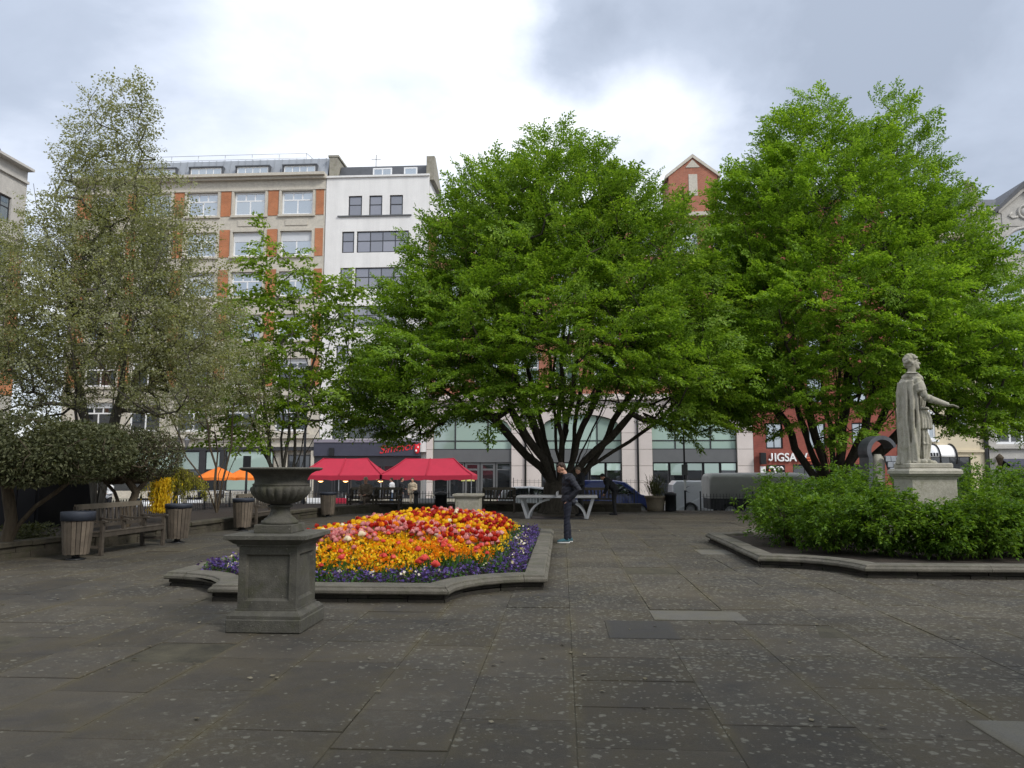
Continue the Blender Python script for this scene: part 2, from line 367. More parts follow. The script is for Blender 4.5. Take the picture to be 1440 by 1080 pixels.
    nt.links.new(cc, bs.inputs['Base Color']); bs.inputs['Specular IOR Level'].default_value = .22
    nt.links.new(ramp(nt, n2, [(.3, .72), (.7, .95)]), bs.inputs['Roughness']); bump(nt, bs, math_n(nt, 'ADD', n3, math_n(nt, 'MULTIPLY', n2, 1.5)), .35, .006); return m
def emis(name, c, s):
    m, nt, bs = new_mat(name); bs.inputs['Base Color'].default_value = c + (1,); bs.inputs['Emission Color'].default_value = c + (1,); bs.inputs['Emission Strength'].default_value = s; return m
M = {}
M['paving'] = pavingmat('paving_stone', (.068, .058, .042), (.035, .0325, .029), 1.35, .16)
M['paving_pale'] = pavingmat('pale_paving_stone', (.12, .113, .095), (.095, .09, .078), 0, .05)
M['paving_dark'] = pavingmat('dark_paving_stone', (.052, .049, .044), (.042, .040, .037), 0, .05)
M['joint'] = plain('mossy_joint_sand', (.050, .044, .027), .95, .5, 3., .4)
M['asphalt'] = plain('asphalt', (.045, .045, .046), .9, .25, .8, .4)
M['soil'] = plain('soil', (.028, .02, .014), .95, .4, 4., 1.)
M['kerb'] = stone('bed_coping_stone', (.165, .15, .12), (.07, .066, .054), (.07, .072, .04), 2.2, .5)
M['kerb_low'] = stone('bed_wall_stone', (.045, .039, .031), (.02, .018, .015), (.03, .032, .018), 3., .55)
M['wallstone'] = stone('low_wall_stone', (.095, .083, .06), (.035, .031, .025), (.05, .053, .025), 2.5, .5)
M['pedestal'] = stone('urn_stone', (.135, .128, .106), (.045, .043, .037), (.075, .075, .045), 2.6, .52)
M['statue'] = stone('statue_stone', (.43, .405, .335), (.28, .265, .215), (.24, .235, .16), 3.2, .42, bmp=.25)
M['plinth'] = stone('plinth_stone', (.36, .34, .28), (.22, .2, .17), (.2, .2, .13), 2.5, .45)
def streaked(name, c):
    m = plain(name, c, .8, .06, .5, .1, fine=20); nt = m.node_tree; bs = nt.nodes['Principled BSDF']; old = bs.inputs['Base Color'].links[0].from_socket
    g = nt.nodes.new('ShaderNodeNewGeometry'); mp = nt.nodes.new('ShaderNodeMapping'); nt.links.new(g.outputs['Position'], mp.inputs[0]); mp.inputs[3].default_value = (1.6, 1.6, .12)
    n = tnoise(nt, 1, 6, .65, mp.outputs[0]); nt.links.new(mix_rgb(nt, .8, old, ramp(nt, n, [(.36, .90), (.58, 1.)]), 'MULTIPLY'), bs.inputs['Base Color']); return m
M['white_stucco'] = streaked('white_painted_render', (.80, .79, .77))
M['portland'] = stone('portland_stone', (.60, .56, .48), (.49, .455, .385), None, .7, .40, bmp=.15)
M['pink_stone'] = plain('pink_grey_stone', (.60, .54, .51), .75, .06, .6, .1, perobj=.05)
M['cream'] = plain('cream_paint', (.62, .54, .39), .75, .06, .5, .1)
M['pale_stone'] = stone('pale_carved_stone', (.52, .5, .46), (.38, .365, .34), None, 1.2, .42, bmp=.2)
M['orange_brick'] = brickmat('orange_brick', (.50, .17, .065), (.42, .14, .055), (.42, .3, .2))
M['red_brick'] = brickmat('red_brick', (.40, .135, .075), (.33, .105, .06), (.36, .26, .2))
M['terracotta'] = brickmat('terracotta_brick', (.30, .075, .05), (.25, .06, .042), (.2, .09, .07))
M['zinc'] = plain('zinc_roof', (.30, .32, .345), .5, .12, .8, .05, metal=.3)
M['slate'] = plain('slate_roof', (.075, .08, .09), .6, .2, 1.2, .2)
M['white_frame'] = plain('white_window_frame', (.78, .79, .8), .5, .04, 3., 0)
M['dark_frame'] = plain('dark_window_frame', (.035, .036, .04), .45, .1, 3., 0)
M['grey_panel'] = plain('grey_metal_panel', (.14, .145, .15), .45, .06, 1., 0, metal=.2)
M['glass_sky'] = glass('sky_reflecting_glass', (.13, .17, .2), .38)
M['glass_grey'] = glass('grey_blind_glass', (.17, .165, .19), .16)
M['glass_green'] = glass('green_tinted_glass', (.34, .45, .40), .12)
M['glass_dark'] = glass('dark_glass', (.016, .018, .02), .10)
M['blind'] = plain('white_blind', (.62, .64, .66), .7, .05, 1., 0)
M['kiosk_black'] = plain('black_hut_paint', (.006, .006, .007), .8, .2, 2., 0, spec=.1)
M['shop_dark'] = plain('dark_shop_front', (.03, .03, .036), .45, .15, 2., 0)
M['navy_panel'] = plain('navy_fascia', (.055, .058, .085), .5, .08, 2., 0)
M['lilac'] = plain('lilac_grey_band', (.26, .24, .29), .6, .05, 2., 0)
M['red_letter'] = plain('red_lettering', (.75, .03, .045), .4, .05, 4., 0)
M['white_letter'] = plain('white_lettering', (.85, .85, .85), .4, .03, 4., 0)
M['black_metal'] = plain('black_metal', (.014, .015, .017), .45, .25, 6., .1)
M['rail_metal'] = plain('railing_paint', (.017, .019, .023), .5, .25, 6., .1)
M['steel'] = plain('galvanised_steel', (.42, .43, .44), .4, .12, 6., .05, metal=.7)
M['table_grey'] = plain('table_grey_metal', (.26, .265, .27), .5, .1, 4., .1, metal=.15)
M['bench_wood'] = plain('weathered_teak', (.058, .047, .035), .8, .35, 5., .5, perobj=.18)
M['bench_pale'] = plain('bleached_teak', (.13, .11, .082), .8, .25, 5., .4)
M['slat_wood'] = plain('bin_slat_wood', (.105, .084, .062), .8, .3, 5., .5, perobj=.28)
M['bin_liner'] = plain('bin_liner', (.03, .036, .05), .6, .2, 6., .1)
M['canopy_red'] = plain('red_canopy_cloth', (.40, .018, .045), .75, .08, 2., .1)
M['canopy_orange'] = plain('orange_parasol_cloth', (.70, .17, .015), .75, .08, 2., .1)
M['rubber'] = plain('tyre_rubber', (.015, .015, .016), .8, .2, 8., .1)
def paint(name, c, coat=.6, rough=.3, metal=.0):
    m = plain(name, c, rough, .04, 2., 0, metal=metal); m.node_tree.nodes['Principled BSDF'].inputs['Coat Weight'].default_value = coat; return m
M['paint_white'] = paint('white_car_paint', (.72, .73, .74)); M['paint_blue'] = paint('blue_van_paint', (.012, .03, .17))
M['paint_silver'] = paint('silver_van_paint', (.62, .64, .67), metal=.1); M['tarp'] = plain('grey_tarpaulin', (.43, .435, .41), .7, .14, 1.2, .3)
M['skin'] = plain('skin', (.46, .25, .17), .55, .1, 12., 0); M['hair'] = plain('brown_hair', (.030, .015, .008), .7, .35, 30., .5)
M['jacket'] = plain('charcoal_jacket', (.012, .0135, .021), .75, .25, 9., .5); M['jeans'] = plain('navy_jeans', (.007, .009, .019), .8, .25, 12., .3)
M['teal'] = plain('teal_trainers', (.012, .07, .085), .6, .2, 20., .1); M['sole'] = plain('white_sole', (.65, .65, .63), .6, .08, 20., 0)
M['black_cloth'] = plain('black_cloth', (.011, .011, .013), .85, .25, 9., .4); M['white_cloth'] = plain('white_cloth', (.6, .6, .6), .8, .1, 9., .3)
M['beige_cloth'] = plain('beige_cloth', (.42, .34, .24), .8, .2, 9., .3); M['brown_cloth'] = plain('brown_cloth', (.13, .10, .075), .8, .3, 9., .4); M['blue_cloth'] = plain('blue_jeans_cloth', (.07, .1, .16), .8, .2, 9., .3)
M['bark_dark'] = bark('dark_bark', (.022, .019, .015), (.075, .064, .05)); M['bark_grey'] = bark('grey_bark', (.055, .05, .042), (.13, .12, .10)); M['bark_brown'] = bark('brown_bark', (.05, .038, .026), (.12, .095, .065))
M['hornbeam'] = leafmat('hornbeam_leaf', (.078, .145, .016), (.172, .300, .034), (.32, .45, .075), .50, .8)
M['hornbeam2'] = leafmat('hornbeam_bright_leaf', (.084, .160, .016), (.188, .330, .034), (.33, .48, .075), .50, .8)
M['maple'] = leafmat('young_maple_leaf', (.10, .165, .018), (.175, .275, .03), (.28, .40, .06), .45, .9)
M['pear'] = leafmat('grey_green_leaf', (.15, .165, .080), (.26, .275, .155), (.40, .405, .27), .45, .9)
M['blossom'] = leafmat('faded_blossom', (.34, .33, .27), (.46, .45, .38), (.6, .58, .5), .3, .5)
M['olive_leaf'] = leafmat('olive_hedge_leaf', (.040, .048, .024), (.085, .094, .046), (.165, .17, .095), .22, 1.2, .55, .12)
M['peony'] = leafmat('shrub_leaf', (.040, .092, .012), (.092, .180, .020), (.185, .29, .036), .40, 1.8)
M['willow'] = leafmat('golden_weeping_leaf', (.16, .17, .02), (.30, .29, .03), (.45, .40, .05), .35, 1.2)
M['yellow_strand'] = leafmat('yellow_strand', (.62, .40, .015), (.78, .54, .02), (.88, .66, .05), .3, 2.)
M['blade'] = leafmat('tulip_leaf', (.02, .055, .014), (.045, .11, .022), (.085, .17, .04), .3, 1.5)
M['fallen'] = leafmat('fallen_leaf', (.05, .035, .018), (.12, .10, .06), (.26, .23, .16), .1, 2.)
def petal(n, a, b, c): return leafmat(n, a, b, c, .35, 3., .5, .2)
M['p_red'] = petal('red_petal', (.26, .008, .006), (.43, .018, .012), (.56, .05, .025)); M['p_pink'] = petal('pink_petal', (.52, .13, .15), (.66, .26, .27), (.76, .44, .42))
M['p_white'] = petal('cream_petal', (.72, .62, .5), (.8, .72, .6), (.85, .8, .7)); M['p_coral'] = petal('coral_petal', (.6, .05, .04), (.72, .10, .08), (.8, .2, .17))
M['p_orange'] = petal('orange_petal', (.62, .14, .004), (.78, .23, .006), (.85, .36, .012)); M['p_yellow'] = petal('yellow_petal', (.68, .34, .006), (.80, .50, .01), (.86, .64, .04))
M['p_purple'] = petal('purple_petal', (.04, .022, .12), (.085, .05, .22), (.20, .14, .38))
M['pot'] = stone('pale_pot', (.30, .25, .18), (.2, .165, .12), None, 3, .45); M['lamp_glow'] = emis('warm_lamp', (1., .45, .15), 4.)
M['poster_black'] = plain('poster_black', (.012, .011, .012), .4, .1, 4., 0); M['orange_mark'] = plain('orange_mark', (.75, .18, .08), .5, .05, 4., 0); M['notice_yellow'] = plain('yellow_notice', (.62, .62, .22), .6, .1, 6., 0)
M['copper'] = plain('dark_copper_sheet', (.10, .105, .115), .45, .25, 3., .2, metal=.5)
M['interior'] = plain('dark_interior', (.012, .011, .011), .9, .2, 1., 0)
STREET = -0.6; FY = 58.0; FB = STREET + .12
rng = np.random.default_rng(7); random.seed(7)
# ------------------------------------------------------------------ buildings
def wall_open(m, w, h0, h1, ops, reveal=.22, mi=0, mi_reveal=None, y=0.0, x0=0.0):
    """front wall with real openings: faces between them, reveals inside them"""
    mr = mi if mi_reveal is None else mi_reveal
    xs = sorted({x0, w} | {o[0] for o in ops} | {o[1] for o in ops}); zs = sorted({h0, h1} | {o[2] for o in ops} | {o[3] for o in ops})
    xs = [x for x in xs if x0 <= x <= w]; zs = [z for z in zs if h0 <= z <= h1]
    for i in range(len(xs) - 1):
        for j in range(len(zs) - 1):
            cx, cz = (xs[i] + xs[i + 1]) / 2, (zs[j] + zs[j + 1]) / 2
            if any(o[0] < cx < o[1] and o[2] < cz < o[3] for o in ops): continue
            m.add([(xs[i], y, zs[j]), (xs[i + 1], y, zs[j]), (xs[i + 1], y, zs[j + 1]), (xs[i], y, zs[j + 1])], [(0, 1, 2, 3)], mi)
    for a, b, c, d in ops:
        q = y + reveal
        m.add([(a, y, c), (b, y, c), (b, y, d), (a, y, d), (a, q, c), (b, q, c), (b, q, d), (a, q, d)], [(0, 4, 5, 1), (1, 5, 6, 2), (2, 6, 7, 3), (3, 7, 4, 0)], mr)
_fr = {}
def window(root, x0, x1, z0, z1, cols, rows, frame, pane, y=.12, name='window', bar=.05, blind=0., sillmat=None):
    """frame with bars (one mesh) and one pane per light; rows = [(height fraction, cols)] from the bottom"""
    w, h = x1 - x0, z1 - z0; rows = rows or [(1., cols)]; key = (round(w, 2), round(h, 2), str(rows), frame, bar)
    if key not in _fr:
        m = MB(); b = bar * 1.25
        m.box(0, w, 0, .07, 0, b); m.box(0, w, 0, .07, h - b, h); m.box(0, b, 0, .07, b, h - b); m.box(w - b, w, 0, .07, b, h - b); z = 0; panes = []
        for r, (fr, c) in enumerate(rows):
            za = z * h + (b if r == 0 else bar / 2); z += fr; zb = z * h - (b if r == len(rows) - 1 else bar / 2)
            if r < len(rows) - 1: m.box(b, w - b, .005, .065, z * h - bar / 2, z * h + bar / 2)
            for k in range(c):
                xa = b + (w - 2 * b) * k / c + (bar / 2 if k else 0); xb = b + (w - 2 * b) * (k + 1) / c - (bar / 2 if k < c - 1 else 0); panes.append((xa, xb, za, zb))
                if k: m.box(xa - bar, xa, .01, .06, za, zb)
        _fr[key] = (m.mesh(name, M[frame]), panes)
    me, panes = _fr[key]; o = link(name, me, root, (x0, y, z0))
    for i, (xa, xb, za, zb) in enumerate(panes):
        k2 = (round(xb - xa, 2), round(zb - za, 2), pane)
        if k2 not in _fr: q = MB(); q.box(0, xb - xa, .03, .04, 0, zb - za); _fr[k2] = q.mesh('pane', M[pane])
        link('pane', _fr[k2], o, (xa, 0, za), (random.gauss(0, .006), 0, random.gauss(0, .006)))
    if blind > 0 and random.random() < .75:
        bl = blind * random.choice((.6, 1, 1, 1.3)); q = MB(); q.box(.06, w - .06, -.012, .004, h * (1 - bl), h - .07); q.build('blind', M['blind'], o)
    return o
def body(root, w, h, depth, mat, name='walls'):
    m = MB(); m.box(0, w, .35, depth, -.3, h); m.build(name, M[mat], root)
def band(root, x0, x1, z0, z1, out, mat, name): m = MB(); m.box(x0, x1, -out, .35, z0, z1); return m.build(name, M[mat], root)
def fz(py, px=720): return P(px, py, FY).z - FB
def fx(px, py=450): return P(px, py, FY).x
def text(root, body_, size, loc, mat, name='lettering', shear=0., ext=.03, rx=math.pi / 2, sx=1.0, bold=.0):
    c = bpy.data.curves.new(name, 'FONT'); c.body = body_; c.size = size; c.extrude = ext; c.shear = shear; c.align_x = 'CENTER'; c.materials.append(M[mat]); c.offset = bold
    o = bpy.data.objects.new(name, c); col.objects.link(o); me = bpy.data.meshes.new_from_object(o.evaluated_get(bpy.context.evaluated_depsgraph_get())); bpy.data.objects.remove(o); me.name = name
    return link(name, me, root, loc, (rx, 0, 0), (sx, 1, 1))

# A: brick and stone office block with big white windows
XA = -39.2; A = thing('office_building', 'brick and stone block with large white windows and a zinc mansard roof', 'building', (XA, FY, FB)); wA = -18.55 - XA
bays = [-36.25, -32.4, -28.55, -24.69, -20.83]; rows = [(22.74, 1.95), (19.43, 2.0), (16.17, 2.0), (12.72, 2.05), (9.2, 2.15), (5.75, 2.3)]
topz = 25.0 - FB; ops = []
for bx in bays:
    for zc, hh in rows: ops.append((bx - XA - 1.27, bx - XA + 1.27, zc - FB - hh / 2, zc - FB + hh / 2))
m = MB(); wall_open(m, wA, 3.9, topz, ops, .30); m.build('front_wall', M['portland'], A); body(A, wA, topz, 14, 'portland')
for o in ops: window(A, o[0] + .02, o[1] - .02, o[2] + .02, o[3] - .02, 2, [(.64, 2), (.36, 3)], 'white_frame', 'glass_sky' if o[2] > 11 else 'glass_dark', .16, bar=.11, blind=.3 if o[2] < 20 else 0)
for bx in bays:                                                       # raised stone surround and sill of each window
    for zc, hh in rows:
        m = MB(); x = bx - XA; z0, z1 = zc - FB - hh / 2, zc - FB + hh / 2
        m.box(x - 1.45, x - 1.275, -.07, .02, z0, z1 + .2); m.box(x + 1.275, x + 1.45, -.07, .02, z0, z1 + .2); m.box(x - 1.275, x + 1.275, -.07, .02, z1 + .004, z1 + .2); m.box(x - 1.5, x + 1.5, -.14, .02, z0 - .16, z0 - .004)
        m.build('window_surround', M['portland'], A)
for zc, hh in rows[:5]:
    edges = [-XA + b for b in [-38.9] + bays + [-18.6]]
    for k in range(len(bays) + 1):
        xa = (bays[k - 1] + 1.52 - XA) if k else .25; xb = (bays[k] - 1.52 - XA) if k < len(bays) else wA - .12
        if xb - xa > .3: m = MB(); m.box(xa, xb, -.035, .1, zc - FB - hh / 2 - .05, zc - FB + hh / 2 + .18); m.build('brick_panel', M['orange_brick'], A)
band(A, 0, wA, topz - .16, topz + .06, .55, 'portland', 'cornice'); band(A, 0, wA, topz - .36, topz - .165, .3, 'portland', 'cornice_moulding'); band(A, 0, wA, topz - 1.22, topz - 1.06, .10, 'portland', 'string_course')
band(A, 0, wA, 4.55, 4.85, .25, 'portland', 'string_course'); band(A, 0, wA, 7.85 , 8.0, .14, 'portland', 'string_course')
for bx in bays: m = MB(); m.box(bx - XA - .9, bx - XA + .9, -.05, .05, rows[0][0] - FB - 1.85, rows[0][0] - FB - 1.35); m.build('carved_panel', M['portland'], A)
m = MB(); m.prism([(.35, topz + .06), (.9, topz + 1.7), (5, topz + 1.85), (5, topz + .06)], 0, wA, 'x'); m.build('mansard_roof', M['zinc'], A)
for k in range(34): m = MB(); x = .3 + wA / 34 * k; m.beam((x, .32, topz + .08), (x, .88, topz + 1.72), .03, .06, (1, 0, 0)); m.build('roof_seam', M['zinc'], A)
for bx in bays:
    x = bx - XA; dmr = MB(); dmr.box(x - 1.42, x + 1.42, .22, 1.2, topz + .93, topz + 1.03); dmr.box(x - 1.42, x - 1.30, .28, 1.2, topz + .06, topz + .93); dmr.box(x + 1.30, x + 1.42, .28, 1.2, topz + .06, topz + .93); o = dmr.build('dormer', M['slate'], A)
    window(A, x - 1.28, x + 1.28, topz + .1, topz + .92, 4, [(1., 4)], 'white_frame', 'glass_sky', .34, 'dormer_window', .06)
m = MB()
for z in (.35, .75): m.tube([(.2, 1.6, topz + 1.75 + z), (wA - 2.2, 1.6, topz + 1.75 + z)], .022, 5)
for k in range(9): m.tube([(.2 + (wA - 2.4) * k / 8, 1.6, topz + 1.6), (.2 + (wA - 2.4) * k / 8, 1.6, topz + 2.5)], .025, 5)
m.tube([(wA - 2.2, 1.6, topz + 2.5), (wA - 1.3, 1.6, topz + 1.7)], .022, 5); m.build('roof_rail', M['steel'], A)
# shop front of A
zt_ = 3.88; m = MB(); m.box(0, wA, -.05, .34, 3.62, zt_); m.build('shop_fascia', M['dark_frame'], A)
xs = [fx(p, 640) - XA for p in (90, 140, 190, 241, 281, 289, 310, 318, 384, 402)]
for k in range(0, 8):
    xa, xb = xs[k], xs[k + 1]
    if xb - xa < .6: m = MB(); m.box(xa, xb, -.04, .34, 0, 3.61); m.build('shop_pier', M['dark_frame'], A); continue
    window(A, xa, xb, .55, 3.6, 1, [(.52, 1), (.48, 1)] if k != 7 else [(1., 1)], 'dark_frame', 'glass_dark' if k != 7 else 'glass_green', .1, 'shop_window', .06)
    if k != 7: m = MB(); m.box(xa + .08, xb - .08, .05, .09, 2.2, 3.5); m.build('tinted_pane', M['glass_green'], A)
m = MB(); m.box(0, wA, -.02, .34, 0, .54); m.build('stall_riser', M['portland'], A)
x = fx(268, 620) - XA; lz = fz(622, 268)
wl = MB(); wl.tube([(x + .6, 0, lz + .15), (x + .6, -.35, lz + .2), (x, -.6, lz + .42)], .03, 6); o = wl.build('wall_lantern', M['black_metal'], A)
wl = MB(); wl.lathe([(.10, -.4), (.22, .15), (.24, .18), (.06, .4), (.02, .48)], 6, (x, -.6, lz)); wl.build('lantern_glass', M['glass_grey'], o)
for px in (402, 440): m = MB(); xx = fx(px, 640) - XA; m.box(xx - .12, xx + .12, -.12, .02, 0, 3.6); m.build('stone_pilaster', M['portland'], A)
window(A, fx(404, 650) - XA, fx(436, 650) - XA, .4, 3.3, 2, [(.6, 2), (.4, 2)], 'dark_frame', 'glass_dark', .1, 'shop_window', .08)

# B: white rendered building, dark windows
XB = -18.5; B = thing('white_building', 'white rendered building with dark grid windows above the bar', 'building', (XB, FY, FB)); wB = -10.25 - XB; tB = fz(247, 530)
rowsB = [(275, 303), (325, 355), (376, 406), (430, 459), (485, 511), (534, 563), (587, 617)]; ops = []; spec = []
for i, (ya, yb) in enumerate(rowsB):
    z0, z1 = fz(yb, 520), fz(ya, 520)
    if i == 0:
        for a, b in ((490, 509), (519, 537.5), (548, 566.5)): ops.append((fx(a, 290) - XB, fx(b, 290) - XB, z0, z1)); spec.append((1, 2))
    else:
        dx = (i - 1) * -1.4
        for a, b, c in ((478, 495.5, 1), (499, 573, 4)): ops.append((fx(a + dx, 450) - XB, fx(b + dx, 450) - XB, z0, z1)); spec.append((c, 2))
m = MB(); wall_open(m, wB, 3.5, tB, ops, .22); m.build('front_wall', M['white_stucco'], B); body(B, wB, tB - .3, 14, 'white_stucco')
for k, (o, (c, r)) in enumerate(zip(ops, spec)): window(B, o[0] + .01, o[1] - .01, o[2] + .01, o[3] - .01, c, [(.55, c), (.45, c)], 'dark_frame', 'glass_grey' if o[2] > 9 else 'glass_dark', .08, bar=.06, blind=.32 if o[2] < 12 else 0)
band(B, fx(475, 303) - XB, fx(579, 303) - XB, fz(304.5, 520), fz(303, 520), .12, 'grey_panel', 'ledge'); band(B, 0, wB, tB - .12, tB + .03, .12, 'white_stucco', 'parapet_cap')
m = MB(); m.prism([(.6, tB), (1.2, tB + 1.25), (8, tB + 1.3), (8, tB)], .8, wB - .3, 'x'); m.build('attic_roof', M['slate'], B)
for a, b in ((522, 549), (566, 585)): window(B, fx(a, 240) - XB, fx(b, 240) - XB, tB + .12, tB + .85, 2 if a < 550 else 1, None, 'white_frame', 'glass_sky', .55, 'attic_window', .09)
m = MB(); m.box(.1, .75, .3, 6, tB - .5, tB + 1.75); m.box(.0, .85, .25, 6.1, tB + 1.75, tB + 1.9); m.build('party_wall', M['plinth'], B)
m = MB(); m.prism([(.1, tB - .4), (.1, tB + 1.55), (.7, tB + 1.6), (4, tB - .3)], wB - .28, wB + .35, 'x'); m.build('party_wall', M['plinth'], B)
m = MB(); m.tube([(3.2, 3, tB + 1.2), (3.2, 3, tB + 3.0)], .03, 5); m.tube([(2.8, 3, tB + 2.6), (3.6, 3, tB + 2.6)], .02, 5); m.build('aerial', M['black_metal'], B)
# bar front with the script sign
bar = MB(); zf0, zf1 = fz(642, 520), fz(620, 520); xb0, xb1 = fx(442, 640) - XB, fx(591, 640) - XB
band(B, xb0, xb1, zf0 + .05, zf1 - .12, .18, 'navy_panel', 'fascia'); band(B, xb0, xb1, zf1 - .12, zf1 + .12, .24, 'lilac', 'fascia_band'); band(B, xb0, xb1, 0, zf0 + .03, .04, 'shop_dark', 'shop_front')
for k in range(6):
    xa = xb0 + .3 + (xb1 - xb0 - .6) * k / 6; window(B, xa + .04, xa + (xb1 - xb0 - .6) / 6 - .04, .35, 2.5, 1, [(.7, 1), (.3, 1)], 'dark_frame', 'glass_dark', -.12, 'shop_window', .07)
sg = thing('bar_sign', 'red script bar sign reading Simmons on the navy fascia', 'sign', (fx(565, 632), FY - .2, P(565, 634.5, FY).z)); text(sg, 'Simmons', .86, (-.12, 0, 0), 'red_letter', 'lettering', .4, .02, bold=.004).rotation_euler = (math.pi / 2, R(-7), 0)
m = MB(); m.ball((1.22, -.05, .15), (.2, .08, .36), 12); m.build('red_emblem', M['red_letter'], sg); m = MB(); m.ball((1.16, -.12, .02), (.08, .04, .10), 8); m.ball((1.30, -.12, .28), (.06, .04, .07), 8); m.build('white_spot', M['white_letter'], sg)
m = MB(); m.box(fx(464, 632) - XB, fx(471, 632) - XB, -.3, -.18, fz(641, 468), fz(630, 468)); m.build('alarm_box', M['black_metal'], B)

# C: pink stone arcade below, brick above, one gable
XC = -10.25; C_ = thing('arcade_building', 'pale pink stone building with wide green glazed arches and brick upper floors', 'building', (XC, FY, FB)); wC = 14.05 - XC; zc1 = fz(563, 720); tC = 21.6
arches = [(609, 719), (761, 874), (917, 1036)]; A_ = [(fx(a, 620) - XC, fx(b, 620) - XC) for a, b in arches]; zs_ = fz(603, 720); za_ = fz(583, 720)
m = MB()
for (a, b) in A_:
    n = 18; m = MB()
    def az(x): u = (x - (a + b) / 2) / ((b - a) / 2); return zs_ + (za_ - zs_) * math.sqrt(max(0, 1 - u * u))
    for k in range(n):
        xa, xb = a + (b - a) * k / n, a + (b - a) * (k + 1) / n
        m.add([(xa, -.02, az(xa)), (xb, -.02, az(xb)), (xb, -.02, zc1), (xa, -.02, zc1), (xa, .5, az(xa)), (xb, .5, az(xb))], [(0, 1, 2, 3), (1, 0, 4, 5)])
    m.build('arch_spandrel', M['pink_stone'], C_)
m = MB(); m.box(0, wC, .5, 14, -.3, tC); m.build('walls', M['interior'], C_)
piers = [(0., A_[0][0])] + [(A_[k][1], A_[k + 1][0]) for k in range(2)] + [(A_[2][1], wC)]; hb = 1.22
for (a, b) in piers:
    z = 0; blk = MB(); ww = b - a; blk.bbox(.012, ww - .012, -.04, .5, .014, hb - .014, .012); me = blk.mesh('stone_block', M['pink_stone'])
    while z < zc1 - .3:
        hh = min(hb, zc1 - z); o = link('stone_block', me, C_, (a, 0, z), (0, 0, 0), (1, 1, hh / hb)); z += hb
    m = MB(); m.box(a, b, .0, .45, 0, zc1); m.build('pier_core', M['plinth'], C_)
for (a, b) in A_:
    ztr = fz(632, 720); zpn = fz(650, 720)
    def az(x): u = (x - (a + b) / 2) / ((b - a) / 2); return zs_ + (za_ - zs_) * math.sqrt(max(0, 1 - u * u))
    cuts = [a, a + (b - a) * .28, a + (b - a) * .70, b]
    for k in range(3):
        xa, xb = cuts[k] + .04, cuts[k + 1] - .04; zm = ztr + (zs_ - ztr) * .42
        m = MB(); m.box(xa, xb, .30, .33, ztr + .05, zm - .04); m.build('pane', M['glass_green'], C_)
        top = [(xa + (xb - xa) * i / 8, az(min(max(xa + (xb - xa) * i / 8, a + .02), b - .02)) - .06) for i in range(9)]; m = MB(); m.prism([(xa, zm + .04), (xb, zm + .04)] + top[::-1], .30, .33, 'y'); m.build('pane', M['glass_green'], C_)
    m = MB(); m.box(a, b, .26, .36, ztr - .02, ztr + .05); m.box(a, b, .27, .36, zm - .04, zm + .04)
    for x in cuts[1:3]: m.box(x - .05, x + .05, .265, .36, ztr + .05, az(x))
    m.build('glazing_bars', M['dark_frame'], C_); m = MB(); m.box(a, b, .12, .36, zpn, ztr - .02); m.build('grey_spandrel', M['grey_panel'], C_)
    for k in range(5):
        xa = a + (b - a) * k / 5; first = a == A_[0][0]
        o = window(C_, xa + .03, xa + (b - a) / 5 - .03, .08, zpn - .02, 1, [(.8, 1), (.2, 1)], 'grey_panel' if first else 'dark_frame', 'glass_dark', .22, 'shop_door' if first and k in (2, 3) else 'shop_window', .14 if first and k in (2, 3) else .08)
        if not first: m = MB(); m.box(xa + .1, xa + (b - a) / 5 - .1, .14, .2, zpn - .95 if k % 2 else zpn - .6, zpn - .1); m.build('shop_blind', M['glass_green'], C_)
    if a == A_[0][0]:
        for dx in (0, .42, .72): m = MB(); m.box(a + (b - a) * .36 + dx, a + (b - a) * .36 + dx + .3, .19, .21, 1.3, 1.85); m.build('notice', M['notice_yellow'], C_)
band(C_, 0, wC, zc1, zc1 + .25, .28, 'pink_stone', 'cornice'); band(C_, 0, wC, zc1 + .26, zc1 + .45, .15, 'pink_stone', 'cornice_moulding')
ops = []; nb = 8
for k in range(nb):
    xc = wC * (k + .5) / nb
    for z in np.arange(zc1 + 1.3, tC - 1.6, 3.3): ops.append((xc - .95, xc + .95, z, z + 2.0))
m = MB(); wall_open(m, wC, zc1 + .46, tC, ops, .22); m.build('upper_wall', M['red_brick'], C_)
for o in ops:
    window(C_, o[0] + .02, o[1] - .02, o[2] + .02, o[3] - .02, 2, [(.6, 2), (.4, 2)], 'white_frame', 'glass_sky', .12, bar=.1)
    m = MB(); m.box(o[0] - .2, o[1] + .2, -.08, .02, o[2] - .2, o[2] - .004); m.box(o[0] - .2, o[1] + .2, -.05, .02, o[3] + .004, o[3] + .3); m.build('window_surround', M['portland'], C_)
band(C_, 0, wC, tC - .2, tC + .1, .3, 'portland', 'cornice')
m = MB(); m.prism([(.5, tC + .1), (3.0, tC + 1.2), (9, tC + 1.3), (9, tC + .1)], 0, wC, 'x'); m.build('slate_roof', M['slate'], C_)
gx = fx(974, 240) - XC; gt_ = fz(219, 974); ge = fz(247, 974); gw = 1.85
m = MB(); m.prism([(gx - gw, tC), (gx + gw, tC), (gx + gw, ge), (gx, gt_ - .15), (gx - gw, ge)], -.02, 3.5, 'y'); m.build('gable_wall', M['red_brick'], C_)
for s_ in (-1, 1): m = MB(); m.beam((gx + s_ * (gw + .22), 1.5, ge - .18), (gx + s_ * .02, 1.5, gt_ + .06), .16, 3.6, (0, 0, 1)) if False else m.prism([(gx + s_ * (gw + .25), ge - .22), (gx + s_ * (gw + .25), ge + .03), (gx, gt_ + .1), (gx, gt_ - .18)][::s_], -.14, 3.6, 'y'); m.build('gable_coping', M['portland'], C_)
